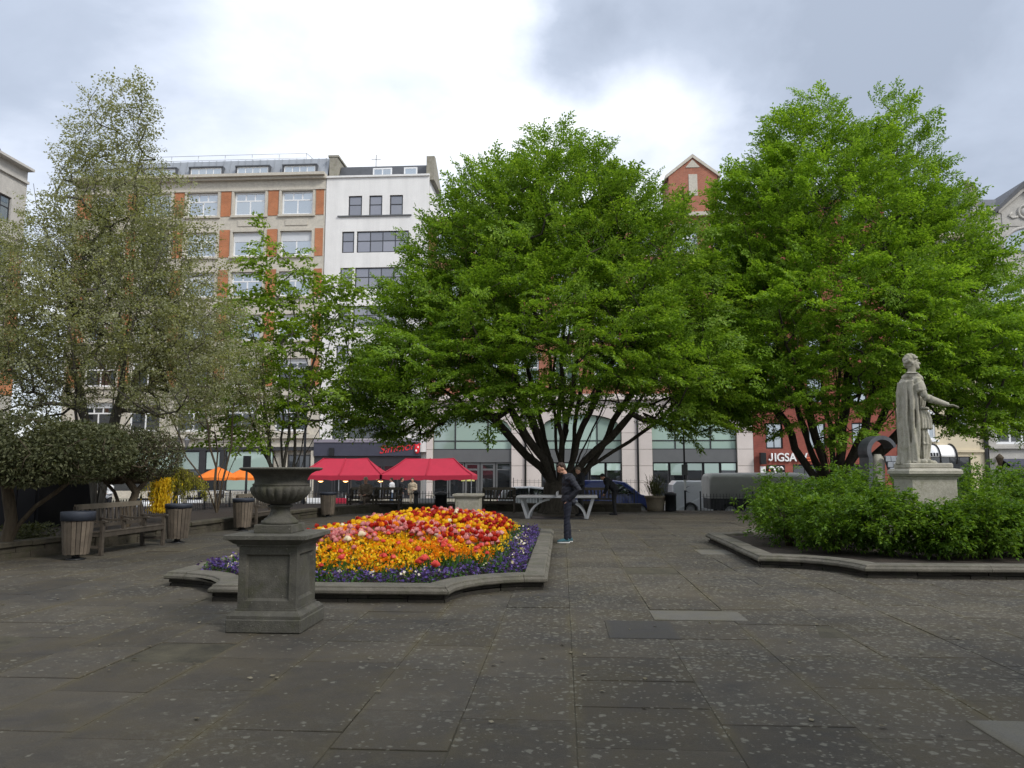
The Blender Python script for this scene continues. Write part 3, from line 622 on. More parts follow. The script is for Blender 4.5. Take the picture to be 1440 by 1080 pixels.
m = MB(); m.prism([(gx - .55, gt_ - .95), (gx + .55, gt_ - .95), (gx, gt_ - .3)], -.06, .0, 'y'); m.build('gable_peak', M['portland'], C_); m = MB(); m.box(gx - .33, gx + .33, -.05, .02, ge - 1.6, ge + .1); m.build('gable_panel', M['portland'], C_)
for px in (739, 897): m = MB(); xx = fx(px, 640) - XC; m.tube([(xx, -.12, 0), (xx, -.12, zc1 + 1.5)], .075, 8); m.build('drainpipe', M['black_metal'], C_)

# D: terracotta shop building
XD = 14.07; D = thing('terracotta_building', 'dark red brick building with a white shop sign behind the right tree', 'building', (XD, FY, FB)); wD = fx(1262, 640) - XD; tD = 22.5; ops = []
x0 = fx(1077, 620) - XD; x1 = fx(1101, 620) - XD
for z in np.arange(fz(631, 1090), tD - 2, 3.35):
    for k in range(3): ops.append((x0 + k * 3.1, x0 + k * 3.1 + (x1 - x0), z, z + 1.9))
ops += [(x0 - .1, x0 + 1.0, .5, 2.2), (fx(1115, 660) - XD, fx(1150, 660) - XD, .1, 2.55), (fx(1170, 660) - XD, fx(1225, 660) - XD, .3, 2.55)]
m = MB(); wall_open(m, wD, 0, tD, ops, .25); m.build('front_wall', M['terracotta'], D); body(D, wD, tD, 14, 'terracotta')
for o in ops: window(D, o[0] + .02, o[1] - .02, o[2] + .02, o[3] - .02, 2, [(1., 2)], 'dark_frame', 'glass_sky' if o[2] > 3 else 'glass_dark', .12, bar=.07)
for z in (6.8, 13.4): band(D, 0, wD, z, z + .3, .12, 'terracotta', 'string_course')
m = MB(); m.prism([(.0, tD), (2.5, tD + 2), (6, tD + 2.1), (6, tD)], 0, wD, 'x'); m.build('slate_roof', M['slate'], D)
sg = thing('shop_sign', 'white capital letters reading JIGSAW on the red brick shop front', 'sign', (fx(1108, 643), FY - .1, P(1108, 648.5, FY).z)); text(sg, 'IGSAW', .84, (.17, 0, 0), 'white_letter', 'lettering', 0, .05, sx=.9, bold=.014); m = MB(); m.tube([(-1.18, -.02, .58), (-1.18, -.02, .16), (-1.22, -.02, .07), (-1.3, -.02, .045), (-1.39, -.02, .09), (-1.41, -.02, .16)], .062, 8); m.build('lettering', M['white_letter'], sg)
m = MB(); m.prism([(1.32, .28), (1.75, .28), (1.75, .0), (1.35, .0), (1.35, .1), (1.6, .12), (1.5, .2), (1.3, .18)], -.05, .02, 'y'); m.build('red_mark', M['orange_mark'], sg)
ps = thing('shop_poster', 'black poster with white curved shapes below the white shop sign', 'poster', (fx(1091, 660), FY - .06, P(1091, 667.5, FY).z)); m = MB(); m.box(-.64, .64, 0, .05, -.06, .70); m.build('backing', M['poster_black'], ps)
for (pts, w) in (([(-.5, .48), (-.3, .58), (-.12, .42), (-.08, .2), (.0, .06)], .07), ([(.0, .5), (.2, .55), (.22, .3)], .06), ([(.28, .52), (.42, .56), (.52, .36)], .06)):
    m = MB()
    for p0, p1 in zip(pts, pts[1:]): m.beam((p0[0], -.012, p0[1]), (p1[0], -.012, p1[1]), w * 2, .02, (0, 1, 0)) if False else m.tube([(p0[0], -.01, p0[1]), (p1[0], -.01, p1[1])], w, 8)
    m.build('white_shape', M['white_letter'], ps)
m = MB(); m.tube([(-.52, -.01, .36), (-.4, -.01, .2)], .06, 8); m.build('orange_shape', M['orange_mark'], ps)
hs = thing('hanging_sign', 'small dark sign and lantern fixed to the red brick left of the poster', 'sign', (fx(1071, 650), FY - .1, P(1071, 655, FY).z)); m = MB(); m.bbox(-.2, .2, -.5, -.05, .1, .95, .02); m.build('sign_box', M['black_metal'], hs); m = MB(); m.bbox(-.18, .18, -.3, -.05, -.55, -.05, .02); m.build('notice', M['white_letter'], hs)

# E: cream painted building with a barrel awning
XE = fx(1264, 640); E_ = thing('cream_building', 'cream painted building with white sash windows and a barrel awning', 'building', (XE, FY, FB)); wE = fx(1386, 620) - XE; tE = 19.5; ops = []
for z in [fz(622, 1305) + k * 3.35 for k in range(5)]:
    for px in (1275, 1306, 1351): ops.append((fx(px - 9, 600) - XE, fx(px + 9, 600) - XE, z + (1.0 if px == 1351 and z < 6 else .2), z + (2.6 if px == 1351 and z < 6 else 1.9)))
ops.append((fx(1310, 660) - XE, fx(1366, 660) - XE, .1, fz(642, 1340)))
m = MB(); wall_open(m, wE, 0, tE, ops, .2); m.build('front_wall', M['cream'], E_); body(E_, wE, tE, 14, 'cream')
for o in ops[:-1]:
    window(E_, o[0], o[1], o[2], o[3], 2, [(.5, 2), (.5, 2)], 'white_frame', 'glass_sky', .06, bar=.1); m = MB(); m.box(o[0] - .18, o[1] + .18, -.12, .0, o[2] - .16, o[2] - .003); m.prism([(o[0] - .25, o[3] + .05), (o[1] + .25, o[3] + .05), ((o[0] + o[1]) / 2, o[3] + .5)], -.15, .0, 'y'); m.build('window_surround', M['white_frame'], E_)
o = ops[-1]; window(E_, o[0], o[1], o[2], o[3], 4, [(.75, 4), (.25, 4)], 'dark_frame', 'glass_dark', .1, 'shop_window')
for z in (fz(636, 1340), 7.4, 14.2): band(E_, 0, wE, z, z + .18, .14, 'cream', 'string_course')
band(E_, 0, wE, tE - .2, tE + .1, .4, 'cream', 'cornice'); m = MB(); m.prism([(.5, tE + .1), (3, tE + 2.6), (8, tE + 2.7), (8, tE + .1)], 0, wE, 'x'); m.build('slate_roof', M['slate'], E_)
aw = thing('barrel_awning', 'white barrel awning with black hoops and dark lettering right of the statue', 'awning', (fx(1310, 635), FY, P(1310, 643, FY).z)); m = MB(); L_ = fx(1335, 635) - fx(1310, 635); rr = 1.05
m.loft([[(x, -rr * math.cos(R(a)), rr * .85 * math.sin(R(a))) for a in range(0, 91, 10)] + [(x, -(rr - .04) * math.cos(R(a)), (rr * .85 - .04) * math.sin(R(a))) for a in range(90, -1, -10)] for x in (-1.0, L_)], 0, True); m.build('canvas', M['white_letter'], aw)
for x in (.1, L_): m = MB(); m.tube([(x, -(rr + .05) * math.cos(R(a)), (rr * .85 + .05) * math.sin(R(a))) for a in range(-30, 91, 10)], .06, 6); m.build('hoop', M['black_metal'], aw)
for k in range(4): m = MB(); m.box(-.75 + k * .2, -.75 + k * .2 + .11, -rr - .01, -rr + .03, .05, .30); m.build('dark_letter', M['black_metal'], aw)
dp = MB(); xx = fx(1388, 640) - XE; dp.tube([(xx - .1, -.12, 0), (xx - .1, -.12, tE)], .12, 8); dp.build('drainpipe', M['slate'], E_)

# F: pale stone building with triple windows and a carved gable
XF = fx(1388, 620) + .1; F_ = thing('gabled_stone_building', 'pale stone building with carved gable and triple windows at the right edge', 'building', (XF, FY, FB)); wF = 12.5; tF = fz(290, 1430); ops = []
z0 = fz(624.5, 1420); x0 = fx(1401, 620) - XF
for z in [z0 + k * 3.4 for k in range(4)]:
    for k in range(2): ops.append((x0 + k * 5.2, x0 + k * 5.2 + 3.7, z, z + 2.2))
ops.append((fx(1409, 660) - XF, wF - .6, .1, fz(646, 1420)))
m = MB(); wall_open(m, wF, 0, tF, ops, .25); m.build('front_wall', M['pale_stone'], F_); body(F_, wF, tF, 14, 'pale_stone')
for o in ops[:-1]: window(F_, o[0], o[1], o[2], o[3], 4, [(.7, 4), (.3, 4)], 'white_frame', 'glass_dark' if o[2] < 6 else 'glass_sky', .1, bar=.14)
o = ops[-1]; window(F_, o[0], o[1], o[2], o[3], 4, [(1., 4)], 'dark_frame', 'glass_dark', .15, 'shop_window')
for z in (fz(629, 1420), 7.3, 13.9): band(F_, 0, wF, z - .1, z + .1, .22, 'pale_stone', 'string_course')
aw2 = thing('shop_awning', 'dark blue shop awning at the right edge below the triple window', 'awning', (fx(1409, 660), FY, P(1409, 654, FY).z)); m = MB(); m.prism([(0, .45), (-1.1, .0), (-1.1, -.16), (-1.06, -.16), (-1.06, -.02), (0, .41)], 0, 6, 'x'); m.build('cloth', M['navy_panel'], aw2)
ln = thing('wall_lantern', 'copper wall lantern on the pale stone pier by the dark awning', 'lantern', (fx(1402, 645), FY - .35, P(1402, 648, FY).z)); m = MB(); m.lathe([(.1, -.35), (.25, .15), (.3, .2), (.12, .42), (.03, .5)], 8); m.build('lantern_body', M['bark_brown'] if 'bark_brown' in M else M['black_metal'], ln); m = MB(); m.tube([(0, .35, .3), (0, 0, .48)], .03, 6); m.build('bracket', M['black_metal'], ln)
gw, gxc, gz, gt2 = 2.1, fx(1441, 300) - XF, fz(318, 1430), fz(262, 1440)
m = MB(); m.prism([(gxc - gw * .8, gz), (gxc + gw * .8, gz), (gxc + gw * .8, gz + 1.0), (gxc + gw, gz + 1.0), (gxc, gt2), (gxc - gw, gz + 1.0), (gxc - gw * .8, gz + 1.0)], -.05, 5, 'y'); m.build('gable_wall', M['pale_stone'], F_)
for s_ in (-1, 1): m = MB(); m.prism([(gxc + s_ * (gw + .2), gz + .9), (gxc + s_ * (gw + .2), gz + 1.2), (gxc, gt2 + .35), (gxc, gt2 - .05)][::s_], -.4, 5, 'y'); m.build('gable_coping', M['slate'], F_)
for s_ in (-1, 1): m = MB(); m.prism([(gxc + s_ * (gw - .1), gz + .95), (gxc + s_ * (gw - .1), gz + 1.15), (gxc, gt2 - .1), (gxc, gt2 - .4)][::s_], -.25, 0, 'y'); m.build('gable_moulding', M['pale_stone'], F_)
m = MB(); ring = [(gxc + .5 * math.cos(R(a)), -.08, gz + 1.05 + .5 * math.sin(R(a))) for a in range(0, 361, 20)]; m.tube(ring, .10, 6); m.ball((gxc, -.05, gz + 1.05), (.33, .14, .33), 12)
for s_ in (-1, 1): m.tube([(gxc + s_ * .55, -.06, gz + .7), (gxc + s_ * .95, -.06, gz + .6), (gxc + s_ * 1.2, -.06, gz + .8), (gxc + s_ * .95, -.06, gz + 1.0)], .09, 6)
m.build('carved_roundel', M['pale_stone'], F_)
m = MB(); pr_ = [(gxc + 1.9 * math.cos(R(a)), gz - 1.9 + 1.75 * math.sin(R(a))) for a in range(0, 181, 12)]; m.prism(pr_[::-1], -.10, -.02, 'y'); o = m.build('arched_window', M['glass_sky'], F_)
m = MB(); m.tube([(x, -.1, z) for x, z in pr_], .14, 6); m.build('arch_moulding', M['pale_stone'], F_)
m = MB(); m.prism([(.3, tF), (3, tF + 1.6), (9, tF + 1.7), (9, tF)], 0, wF, 'x'); m.build('slate_roof', M['slate'], F_)
m = MB(); m.box(.3, 1.0, 1, 2, tF, tF + 1.9); m.lathe([(.18, 1.9), (.16, 2.5), (.22, 2.6)], 10, (.5, 1.5, tF)); m.lathe([(.18, 1.9), (.16, 2.3), (.22, 2.4)], 10, (.85, 1.5, tF)); m.build('chimney', M['plinth'], F_)
m = MB(); m.tube([(-3.5, 3, tF - 1), (-3.5, 3, tF + 4.1)], .025, 5); m.tube([(-4.6, 3, tF + 4.0), (-2.4, 3, tF + 4.05)], .02, 5); m.build('aerial', M['black_metal'], F_)

# G: stone and brick range down the left side of the square
XG = -43.8; G_ = thing('left_stone_building', 'pale stone and brick building with a dark roof at the left edge', 'building', (XG, 58.6, FB), R(-90)); wG = 30.; tG = 26.2 - FB; ops = []
# local x runs from the far corner towards the viewer; the root is turned to face the square
G_.rotation_euler = (0, 0, R(90)); G_.location = (XG, 58.6 - wG, FB)
for k in range(7):
    for z in (22.2, 18.6, 15.0, 11.4, 7.8): ops.append((wG - 2.6 - k * 4.2 - 1.0, wG - 2.6 - k * 4.2 + 1.0, z - FB - 1.1, z - FB + 1.1))
m = MB(); wall_open(m, wG, 0, tG, ops, .3); m.build('front_wall', M['pale_stone'], G_); body(G_, wG, tG, 12, 'pale_stone')
for o in ops: window(G_, o[0] + .02, o[1] - .02, o[2] + .02, o[3] - .02, 2, [(.6, 2), (.4, 2)], 'dark_frame', 'glass_sky', .15, bar=.08)
for z, out in ((tG - .15, .6), (tG - 1.2, .2), (20.0, .5), (20.6, .25)): band(G_, 0, wG, z, z + .2, out, 'pale_stone', 'cornice')
for k in range(6): m = MB(); xx = wG - 2.6 - k * 4.2; m.box(xx - 3.05, xx - 1.2, -.04, .05, 8, 19.6); m.build('brick_panel', M['orange_brick'], G_)
m = MB(); m.box(wG - 1.4, wG - .05, -.04, .05, 8, 19.6); m.build('brick_panel', M['orange_brick'], G_)
m = MB(); m.prism([(.2, tG + .05), (1.6, tG + 2.6), (6, tG + 3.4), (10, tG + .05)], 0, wG - 2.4, 'x'); m.build('slate_roof', M['slate'], G_)
rng = np.random.default_rng(7); random.seed(7)
STREET = -0.6
# ------------------------------------------------------------------ ground
road = MB(); road.add([(-400, -400, STREET), (400, -400, STREET), (400, 400, STREET), (-400, 400, STREET)], [(0, 1, 2, 3)])
tag(road.build('road', M['asphalt']), 'dark asphalt street round the garden', None, None, 'structure')
pv = MB(); pv.box(-60, 60, 52.2, 72, STREET - .3, STREET + .12)
tag(pv.build('pavement', M['plinth']), 'grey pavement in front of the far buildings', None, None, 'structure')
gt = MB(); gt.box(-16, 22, -14, 32.2, -1.4, -.0055)
paving = tag(gt.build('garden_paving', M['joint']), 'dark stone paving of the garden square', None, None, 'structure')

# low boundary wall line: left side, rounded corner, back
WALL = [(-11.4, 4), (-10.7, 8.5), (-10.0, 13.4), (-9.36, 19.15), (-8.78, 24), (-8.5, 27), (-8.0, 28.7), (-7.1, 29.9), (-5.8, 30.6), (-4, 30.85), (-2, 30.9), (1, 30.9), (3.1, 30.9)]
def wall_x(y):
    for (xa, ya), (xb, yb) in zip(WALL, WALL[1:]):
        if ya <= y <= yb: return xa + (xb - xa) * (y - ya) / max(1e-6, yb - ya)
    return -8 if y > 28 else -11.4
BED1 = (-5.53, -.22, 9.46, 20.2, 1.17); BED2 = (3.25, 10.6, 12.05, 19.3, 1.25)
def in_bed(b, x, y, d=0.):
    x0, x1, y0, y1, r = b
    ok = (x > x0 + d) & (x < x1 - d) & (y > y0 + d) & (y < y1 - d)
    for cx in (x0, x1):
        for cy in (y0, y1): ok = ok & ((x - cx) ** 2 + (y - cy) ** 2 > (r + d) ** 2)
    return ok
# paving slabs in columns that run away from the viewer, cross joints staggered
slabs = []; x = -12.0
while x < 15:
    w = random.uniform(.66, .95); y = 1.8 + random.uniform(-.6, 0)
    while y < 32:
        l = random.uniform(.62, 1.12); cx, cy = x + w / 2, y + l / 2
        lim = 32.15 if x > 3.2 else 30.9
        hidden = in_bed(BED1, cx, cy, .55) or in_bed(BED2, cx, cy, .55)
        if cx > wall_x(cy) - .1 and y + l < lim and not hidden: slabs.append((cx, cy, w, l))
        y += l
    x += w
def visible(s): 
    d = s[1]; return d > 3.2 and abs(s[0] + .065 * d) < .70 * d + .8
slabs.sort(key=lambda s: (not visible(s), s[1] ** 2 + s[0] ** 2))
b = MB(); e = .012
b.add([(-.5, -.5, -.06), (.5, -.5, -.06), (.5, .5, -.06), (-.5, .5, -.06), (-.5, -.5, -.004), (.5, -.5, -.004), (.5, .5, -.004), (-.5, .5, -.004),
       (-.495, -.495, 0), (.495, -.495, 0), (.495, .495, 0), (-.495, .495, 0)],
      [(8, 9, 10, 11)] + [(i, (i + 1) % 4, (i + 1) % 4 + 4, i + 4) for i in range(4)] + [(i + 4, (i + 1) % 4 + 4, (i + 1) % 4 + 8, i + 8) for i in range(4)])
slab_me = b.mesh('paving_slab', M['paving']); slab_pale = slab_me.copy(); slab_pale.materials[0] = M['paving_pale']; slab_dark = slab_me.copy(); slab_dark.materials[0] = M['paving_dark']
special = {}
for (x0, x1, y0, y1, me, lab) in ((.98, 1.98, 8.63, 9.17, slab_pale, 'narrow pale replacement slab'), (.44, 1.13, 7.68, 8.55, slab_dark, 'smooth dark replacement slab'), (2.58, 3.7, 4.35, 5.35, slab_pale, 'large pale slab at the lower right'), (2.65, 3.5, 15.3, 16.2, slab_pale, 'pale slab beside the shrub bed')):
    o = link('paving_slab', me, paving, ((x0 + x1) / 2, (y0 + y1) / 2, .0075), (0, 0, 0), (x1 - x0, y1 - y0, 1)); o['label'] = lab
rest = MB(); nvis = 0
for i, (cx, cy, w, l) in enumerate(slabs):
    gap = random.choice((.002, .003, .004, .006, .011)); dz = random.gauss(0, .0024); tx, ty = random.gauss(0, .0026), random.gauss(0, .0026)
    if i < 296:
        me, lab = special.get(i, (slab_me, None))
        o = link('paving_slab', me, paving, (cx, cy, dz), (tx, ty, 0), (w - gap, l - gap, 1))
        if lab: o['label'] = lab
    else:
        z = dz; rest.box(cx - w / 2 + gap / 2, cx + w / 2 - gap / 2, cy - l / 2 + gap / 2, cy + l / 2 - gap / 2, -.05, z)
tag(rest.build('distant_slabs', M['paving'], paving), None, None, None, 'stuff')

# ------------------------------------------------------------------ swept stonework
def offsets(path, closed):
    n = len(path); out = []
    for i in range(n):
        p = Vector(path[i]); a = Vector(path[i - 1]) if (i or closed) else None; c = Vector(path[(i + 1) % n]) if (i < n - 1 or closed) else None
        d1 = (p - a).normalized() if a is not None else (c - p).normalized(); d2 = (c - p).normalized() if c is not None else d1
        n1 = Vector((-d1.y, d1.x)); n2 = Vector((-d2.y, d2.x)); mt = (n1 + n2); mt = mt / max(.35, mt.length_squared) * 2 if mt.length > .1 else n1
        out.append(mt)
    return out
def dense(path, closed, step):
    pts = []; n = len(path)
    for i in range(n if closed else n - 1):
        a = Vector(path[i]); c = Vector(path[(i + 1) % n]); L = (c - a).length; k = max(1, round(L / step))
        for j in range(k): pts.append((a + (c - a) * j / k, j == 0))
    if not closed: pts.append((Vector(path[-1]), True))
    return pts
def stones(path, closed, prof, length, name, mat, parent, jit=.0, gap=.006, step=.3, origin=(0, 0), zoff=0.):
    """lay stones end to end along a line; prof = (inward distance, height) outline"""
    dp = dense(path, closed, step); pts = [p for p, _ in dp]; offs = offsets([tuple(p) for p in pts], closed)
    n = len(pts); i = 0; end = n if closed else n - 1; cnt = 0
    while i < end:
        L = 0; j = i; target = length * random.uniform(.75, 1.25)
        while j < end and L < target: L += (pts[(j + 1) % n] - pts[j]).length; j += 1
        dz = random.gauss(0, jit * .4); do = random.gauss(0, jit); rings = []
        idx = list(range(i, j + 1))
        for q, k in enumerate(idx):
            k = k % n; p = pts[k].copy()
            if q == 0: p += (pts[(idx[1]) % n] - p).normalized() * gap / 2
            if q == len(idx) - 1: p += (pts[idx[-2] % n] - p).normalized() * gap / 2
            rings.append([(p.x + offs[k].x * (o + do) - origin[0], p.y + offs[k].y * (o + do) - origin[1], z + dz + zoff) for o, z in prof])
        m = MB(); m.loft(rings, 0, False)
        m.build(name, mat, parent); cnt += 1
        i = j
    return cnt
def bed_path(b):
    x0, x1, y0, y1, r = b; p = []
    def arc(cx, cy, a0, a1):
        for k in range(1, 7): a = R(a0 + (a1 - a0) * k / 6); p.append((cx + r * math.cos(a), cy + r * math.sin(a)))
    p.append((x0 + r, y0)); p.append((x1 - r, y0)); arc(x1, y0, 180, 90); p.append((x1, y1 - r)); arc(x1, y1, 270, 180)
    p.append((x0 + r, y1)); arc(x0, y1, 0, -90); p.append((x0, y0 + r)); arc(x0, y0, 90, 0); p.pop(); return p
COPE = [(0, .105), (-.012, .12), (-.012, .15), (.008, .172), (.024, .176), (.03, .196), (.05, .206), (.30, .206), (.31, .19), (.31, .105)]
def bed(b, label):
    x0, x1, y0, y1, r = b; o = ((x0 + x1) / 2, (y0 + y1) / 2)
    t = thing('flower_bed' if b is BED1 else 'shrub_bed', label, 'flower bed' if b is BED1 else 'shrub bed', (o[0], o[1], 0))
    path = bed_path(b)
    stones(path, True, COPE, 1.35, 'coping_stone', M['kerb'], t, .004, .008, .3, o)
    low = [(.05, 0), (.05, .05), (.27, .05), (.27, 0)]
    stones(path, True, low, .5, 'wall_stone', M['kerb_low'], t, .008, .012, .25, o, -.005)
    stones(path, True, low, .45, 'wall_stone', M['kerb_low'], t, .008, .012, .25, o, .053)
    dp = [p for p, _ in dense(path, True, .4)]; of = offsets([tuple(p) for p in dp], True); s = MB()
    n = len(dp); vs = [(p.x + q.x * .2 - o[0], p.y + q.y * .2 - o[1], .0) for p, q in zip(dp, of)] + [(p.x + q.x * .2 - o[0], p.y + q.y * .2 - o[1], .15) for p, q in zip(dp, of)]
    bm = bmesh.new(); bv = [bm.verts.new(v) for v in vs]; top = bm.faces.new(bv[n:]); bmesh.ops.triangulate(bm, faces=[top])
    for k in range(n): bm.faces.new((bv[k], bv[(k + 1) % n], bv[n + (k + 1) % n], bv[n + k]))
    me = bpy.data.meshes.new('soil'); bm.to_mesh(me); bm.free(); me.materials.append(M['soil']); link('soil', me, t)
    return t
bed1 = bed(BED1, 'stone edged bed with notched corners full of bright tulips')
bed2 = bed(BED2, 'stone edged bed of green shrubs round the statue')

# low boundary wall with layered stones
lw = thing('low_garden_wall', 'low rough stone wall edging the paving behind benches and bins', 'wall', (-9.5, 18, 0))
WO = (-9.5, 18); rev = WALL[::-1]
stones(WALL, False, [(0, .0), (0, .125), (.3, .125), (.3, .0)], .62, 'wall_stone', M['wallstone'], lw, .012, .012, .35, WO, -.01)
stones(WALL, False, [(.01, .0), (.01, .10), (.3, .10), (.3, .0)], .5, 'wall_stone', M['wallstone'], lw, .012, .012, .35, WO, .12)
stones(WALL, False, [(-.03, .0), (-.03, .07), (-.01, .085), (.32, .085), (.32, .0)], .9, 'coping_stone', M['wallstone'], lw, .008, .01, .35, WO, .225)
s = MB(); pts = [(x + .28, y) for x, y in WALL]
left = [(x - .28, y) for x, y in WALL[:7]]
s.add([(-16, 4, .24)] + [(x, y, .24) for x, y in left] + [(-8.25, 29.2, .24), (-7.2, 30.3, .24), (-5.9, 30.95, .24), (-4, 31.2, .24), (3.1, 31.2, .24), (3.1, 32.15, .24), (-16, 32.15, .24)],
      [tuple(range(15))])
tag(s.build('planting_soil', M['soil']), 'bare dark soil behind the low stone wall', None, None, 'structure')

# ------------------------------------------------------------------ urn on pedestal
pc = (-2.97, 8.06); ped = thing('urn_pedestal', 'tall dark stone pedestal with recessed panels under the urn', 'pedestal', (pc[0], pc[1], 0))
def frustum(m, h0, h1, z0, z1, mi=0):
    m.add([(-h0, -h0, z0), (h0, -h0, z0), (h0, h0, z0), (-h0, h0, z0), (-h1, -h1, z1), (h1, -h1, z1), (h1, h1, z1), (-h1, h1, z1)],
          [(0, 3, 2, 1), (4, 5, 6, 7), (0, 1, 5, 4), (1, 2, 6, 5), (2, 3, 7, 6), (3, 0, 4, 7)], mi)
def sq_mould(m, prof):
    for (h0, z0), (h1, z1) in zip(prof, prof[1:]): frustum(m, h0, h1, z0, z1)
m = MB(); m.bbox(-.385, .385, -.385, .385, 0, .135, .012); m.build('base_block', M['pedestal'], ped)
m = MB(); rings = [(.375, .136), (.375, .165), (.335, .2), (.315, .205), (.315, .222)]
m.loft([[(-h, -h, z), (h, -h, z), (h, h, z), (-h, h, z)] for h, z in rings], 0, False); m.build('base_moulding', M['pedestal'], ped)
m = MB(); h = .30; q = .225; dz0, dz1 = .30, .76                                 # die with a sunk panel on each side
m.loft([[(-h, -h, z), (h, -h, z), (h, h, z), (-h, h, z)] for z in (.223, .224)], 0, False)
for k in range(4):
    a = k * math.pi / 2; rt = Matrix.Rotation(a, 3, 'Z')
    fr = [(-h, -h, .224), (h, -h, .224), (h, -h, .835), (-h, -h, .835), (-q, -h, dz0), (q, -h, dz0), (q, -h, dz1), (-q, -h, dz1), (-q + .02, -h + .028, dz0 + .025), (q - .02, -h + .028, dz0 + .025), (q - .02, -h + .028, dz1 - .02), (-q + .02, -h + .028, dz1 - .02)]
    m.add([rt @ Vector(v) for v in fr], [(0, 1, 5, 4), (1, 2, 6, 5), (2, 3, 7, 6), (3, 0, 4, 7), (4, 5, 9, 8), (5, 6, 10, 9), (6, 7, 11, 10), (7, 4, 8, 11), (8, 9, 10, 11)])
m.build('die', M['pedestal'], ped)
m = MB(); rings = [(.305, .835), (.32, .84), (.32, .858), (.345, .87), (.385, .905), (.405, .91), (.42, .915), (.42, .952), (.40, .962)]
m.loft([[(-h, -h, z), (h, -h, z), (h, h, z), (-h, h, z)] for h, z in rings], 0, False); m.build('cap', M['pedestal'], ped)
urn = thing('stone_urn', 'fluted stone urn with wide flat rim standing on the pedestal', 'urn', (pc[0], pc[1], .962))
m = MB(); m.bbox(-.20, .20, -.20, .20, 0, .085, .006); m.build('foot', M['pedestal'], urn)
m = MB(); m.lathe([(.185, .085), (.19, .10), (.188, .118), (.165, .128), (.16, .14), (.135, .155), (.112, .18), (.10, .21), (.096, .235), (.102, .252), (.125, .258), (.13, .27), (.12, .282), (.09, .29)], 40); m.build('stem', M['pedestal'], urn)
m = MB()
def flute(r, z, a):
    t = min(1, max(0, (z - .29) / .03)) * min(1, max(0, (.475 - z) / .02)); return r * (1 + .11 * t * (abs(math.sin(a * 11)) ** .6 - .5))
m.lathe([(.10, .29), (.15, .30), (.205, .325), (.25, .36), (.282, .40), (.297, .44), (.298, .462), (.285, .48)], 132, mod=flute); m.build('bowl', M['pedestal'], urn)
m = MB(); m.lathe([(.28, .478), (.29, .488), (.288, .50), (.272, .508), (.268, .525), (.272, .55), (.285, .58), (.31, .608), (.345, .628), (.36, .634), (.36, .3), (.1, .3)][:10] + [(.30, .635), (.27, .56), (.24, .52), (.01, .51)], 48); m.build('neck', M['pedestal'], urn)
def egg(r, z, a): return r + (.008 * (abs(math.sin(a * 30)) - .3) if .640 < z < .668 and r > .38 else 0)
m = MB(); m.lathe([(.33, .632), (.385, .636), (.405, .645), (.42, .656), (.422, .664), (.41, .672), (.39, .674), (.33, .668), (.30, .63)], 180, mod=egg); m.build('rim', M['pedestal'], urn)

# ------------------------------------------------------------------ small far plinth, pot, dark posts
def stone_plinth(p, w, h, label):
    t = thing('stone_plinth', label, 'plinth', p)
    m = MB(); m.bbox(-w / 2, w / 2, -w / 2, w / 2, 0, h - .14, .012)
    fr = w / 2 - .1
    m.build('block', M['plinth'], t); m = MB(); 
    for a, c in (((-fr, -w / 2 - .012), (fr, .06)), ): m.box(-fr, fr, -w / 2 - .014, -w / 2 + .01, .08, h - .24)
    m.build('panel', M['plinth'], t)
    m = MB(); m.loft([[(-q, -q, z), (q, -q, z), (q, q, z), (-q, q, z)] for q, z in ((w / 2 + .01, h - .14), (w / 2 + .03, h - .10), (w / 2 + .08, h - .07), (w / 2 + .08, h - .01), (w / 2 + .06, h))], 0, False); m.build('cap', M['plinth'], t)
    return t
g = P(659, 720, 25.2); stone_plinth((g.x, 25.2, 0), .78, .86, 'small pale square stone plinth behind the tulips')
g = P(922, 718, 31.6)
pot = thing('plant_pot', 'big tapered beige pot with a thin spiky plant by the railings', 'pot', (g.x, 31.6, 0))
m = MB(); m.lathe([(.33, 0), (.345, .2), (.35, .21), (.40, .52), (.44, .53), (.44, .60), (.38, .60), (.36, .5), (.01, .5)], 24); m.build('tub', M['pot'], pot)

# ------------------------------------------------------------------ leaf clouds in numpy
def frames(dirs, roll=None, up=(0, 0, 1)):
    u = dirs / np.linalg.norm(dirs, axis=1, keepdims=True); up = np.broadcast_to(np.array(up, float), u.shape)
    v = np.cross(up, u); ln = np.linalg.norm(v, axis=1, keepdims=True); v = np.where(ln < .05, np.array([[1., 0, 0]]), v / np.maximum(ln, 1e-6)); n = np.cross(u, v)
    if roll is not None:
        c, s_ = np.cos(roll)[:, None], np.sin(roll)[:, None]; v, n = v * c + n * s_, n * c - v * s_
    return u, v, n
def leaves(pos, dirs, size, width=.55, roll=None, fold=.12, curl=.15):
    """one kite blade per position: (n*4) verts and n quads"""
    u, v, n = frames(dirs, roll); size = np.broadcast_to(np.asarray(size, float), (len(pos),))[:, None]
    w = size * width / 2
    a = pos; b = pos + u * size * .42 + v * w + n * size * fold; c = pos + u * size - n * size * curl; d = pos + u * size * .42 - v * w + n * size * fold
    return np.stack([a, b, c, d], 1).reshape(-1, 3), np.arange(len(pos) * 4, dtype=np.int32).reshape(-1, 4)
def unit(n): 
    d = rng.normal(size=(n, 3)); return d / np.linalg.norm(d, axis=1, keepdims=True)
def cat(parts):
    vs, qs, o = [], [], 0
    for v, q in parts: vs.append(v); qs.append(q + o); o += len(v)
    return np.concatenate(vs), np.concatenate(qs)

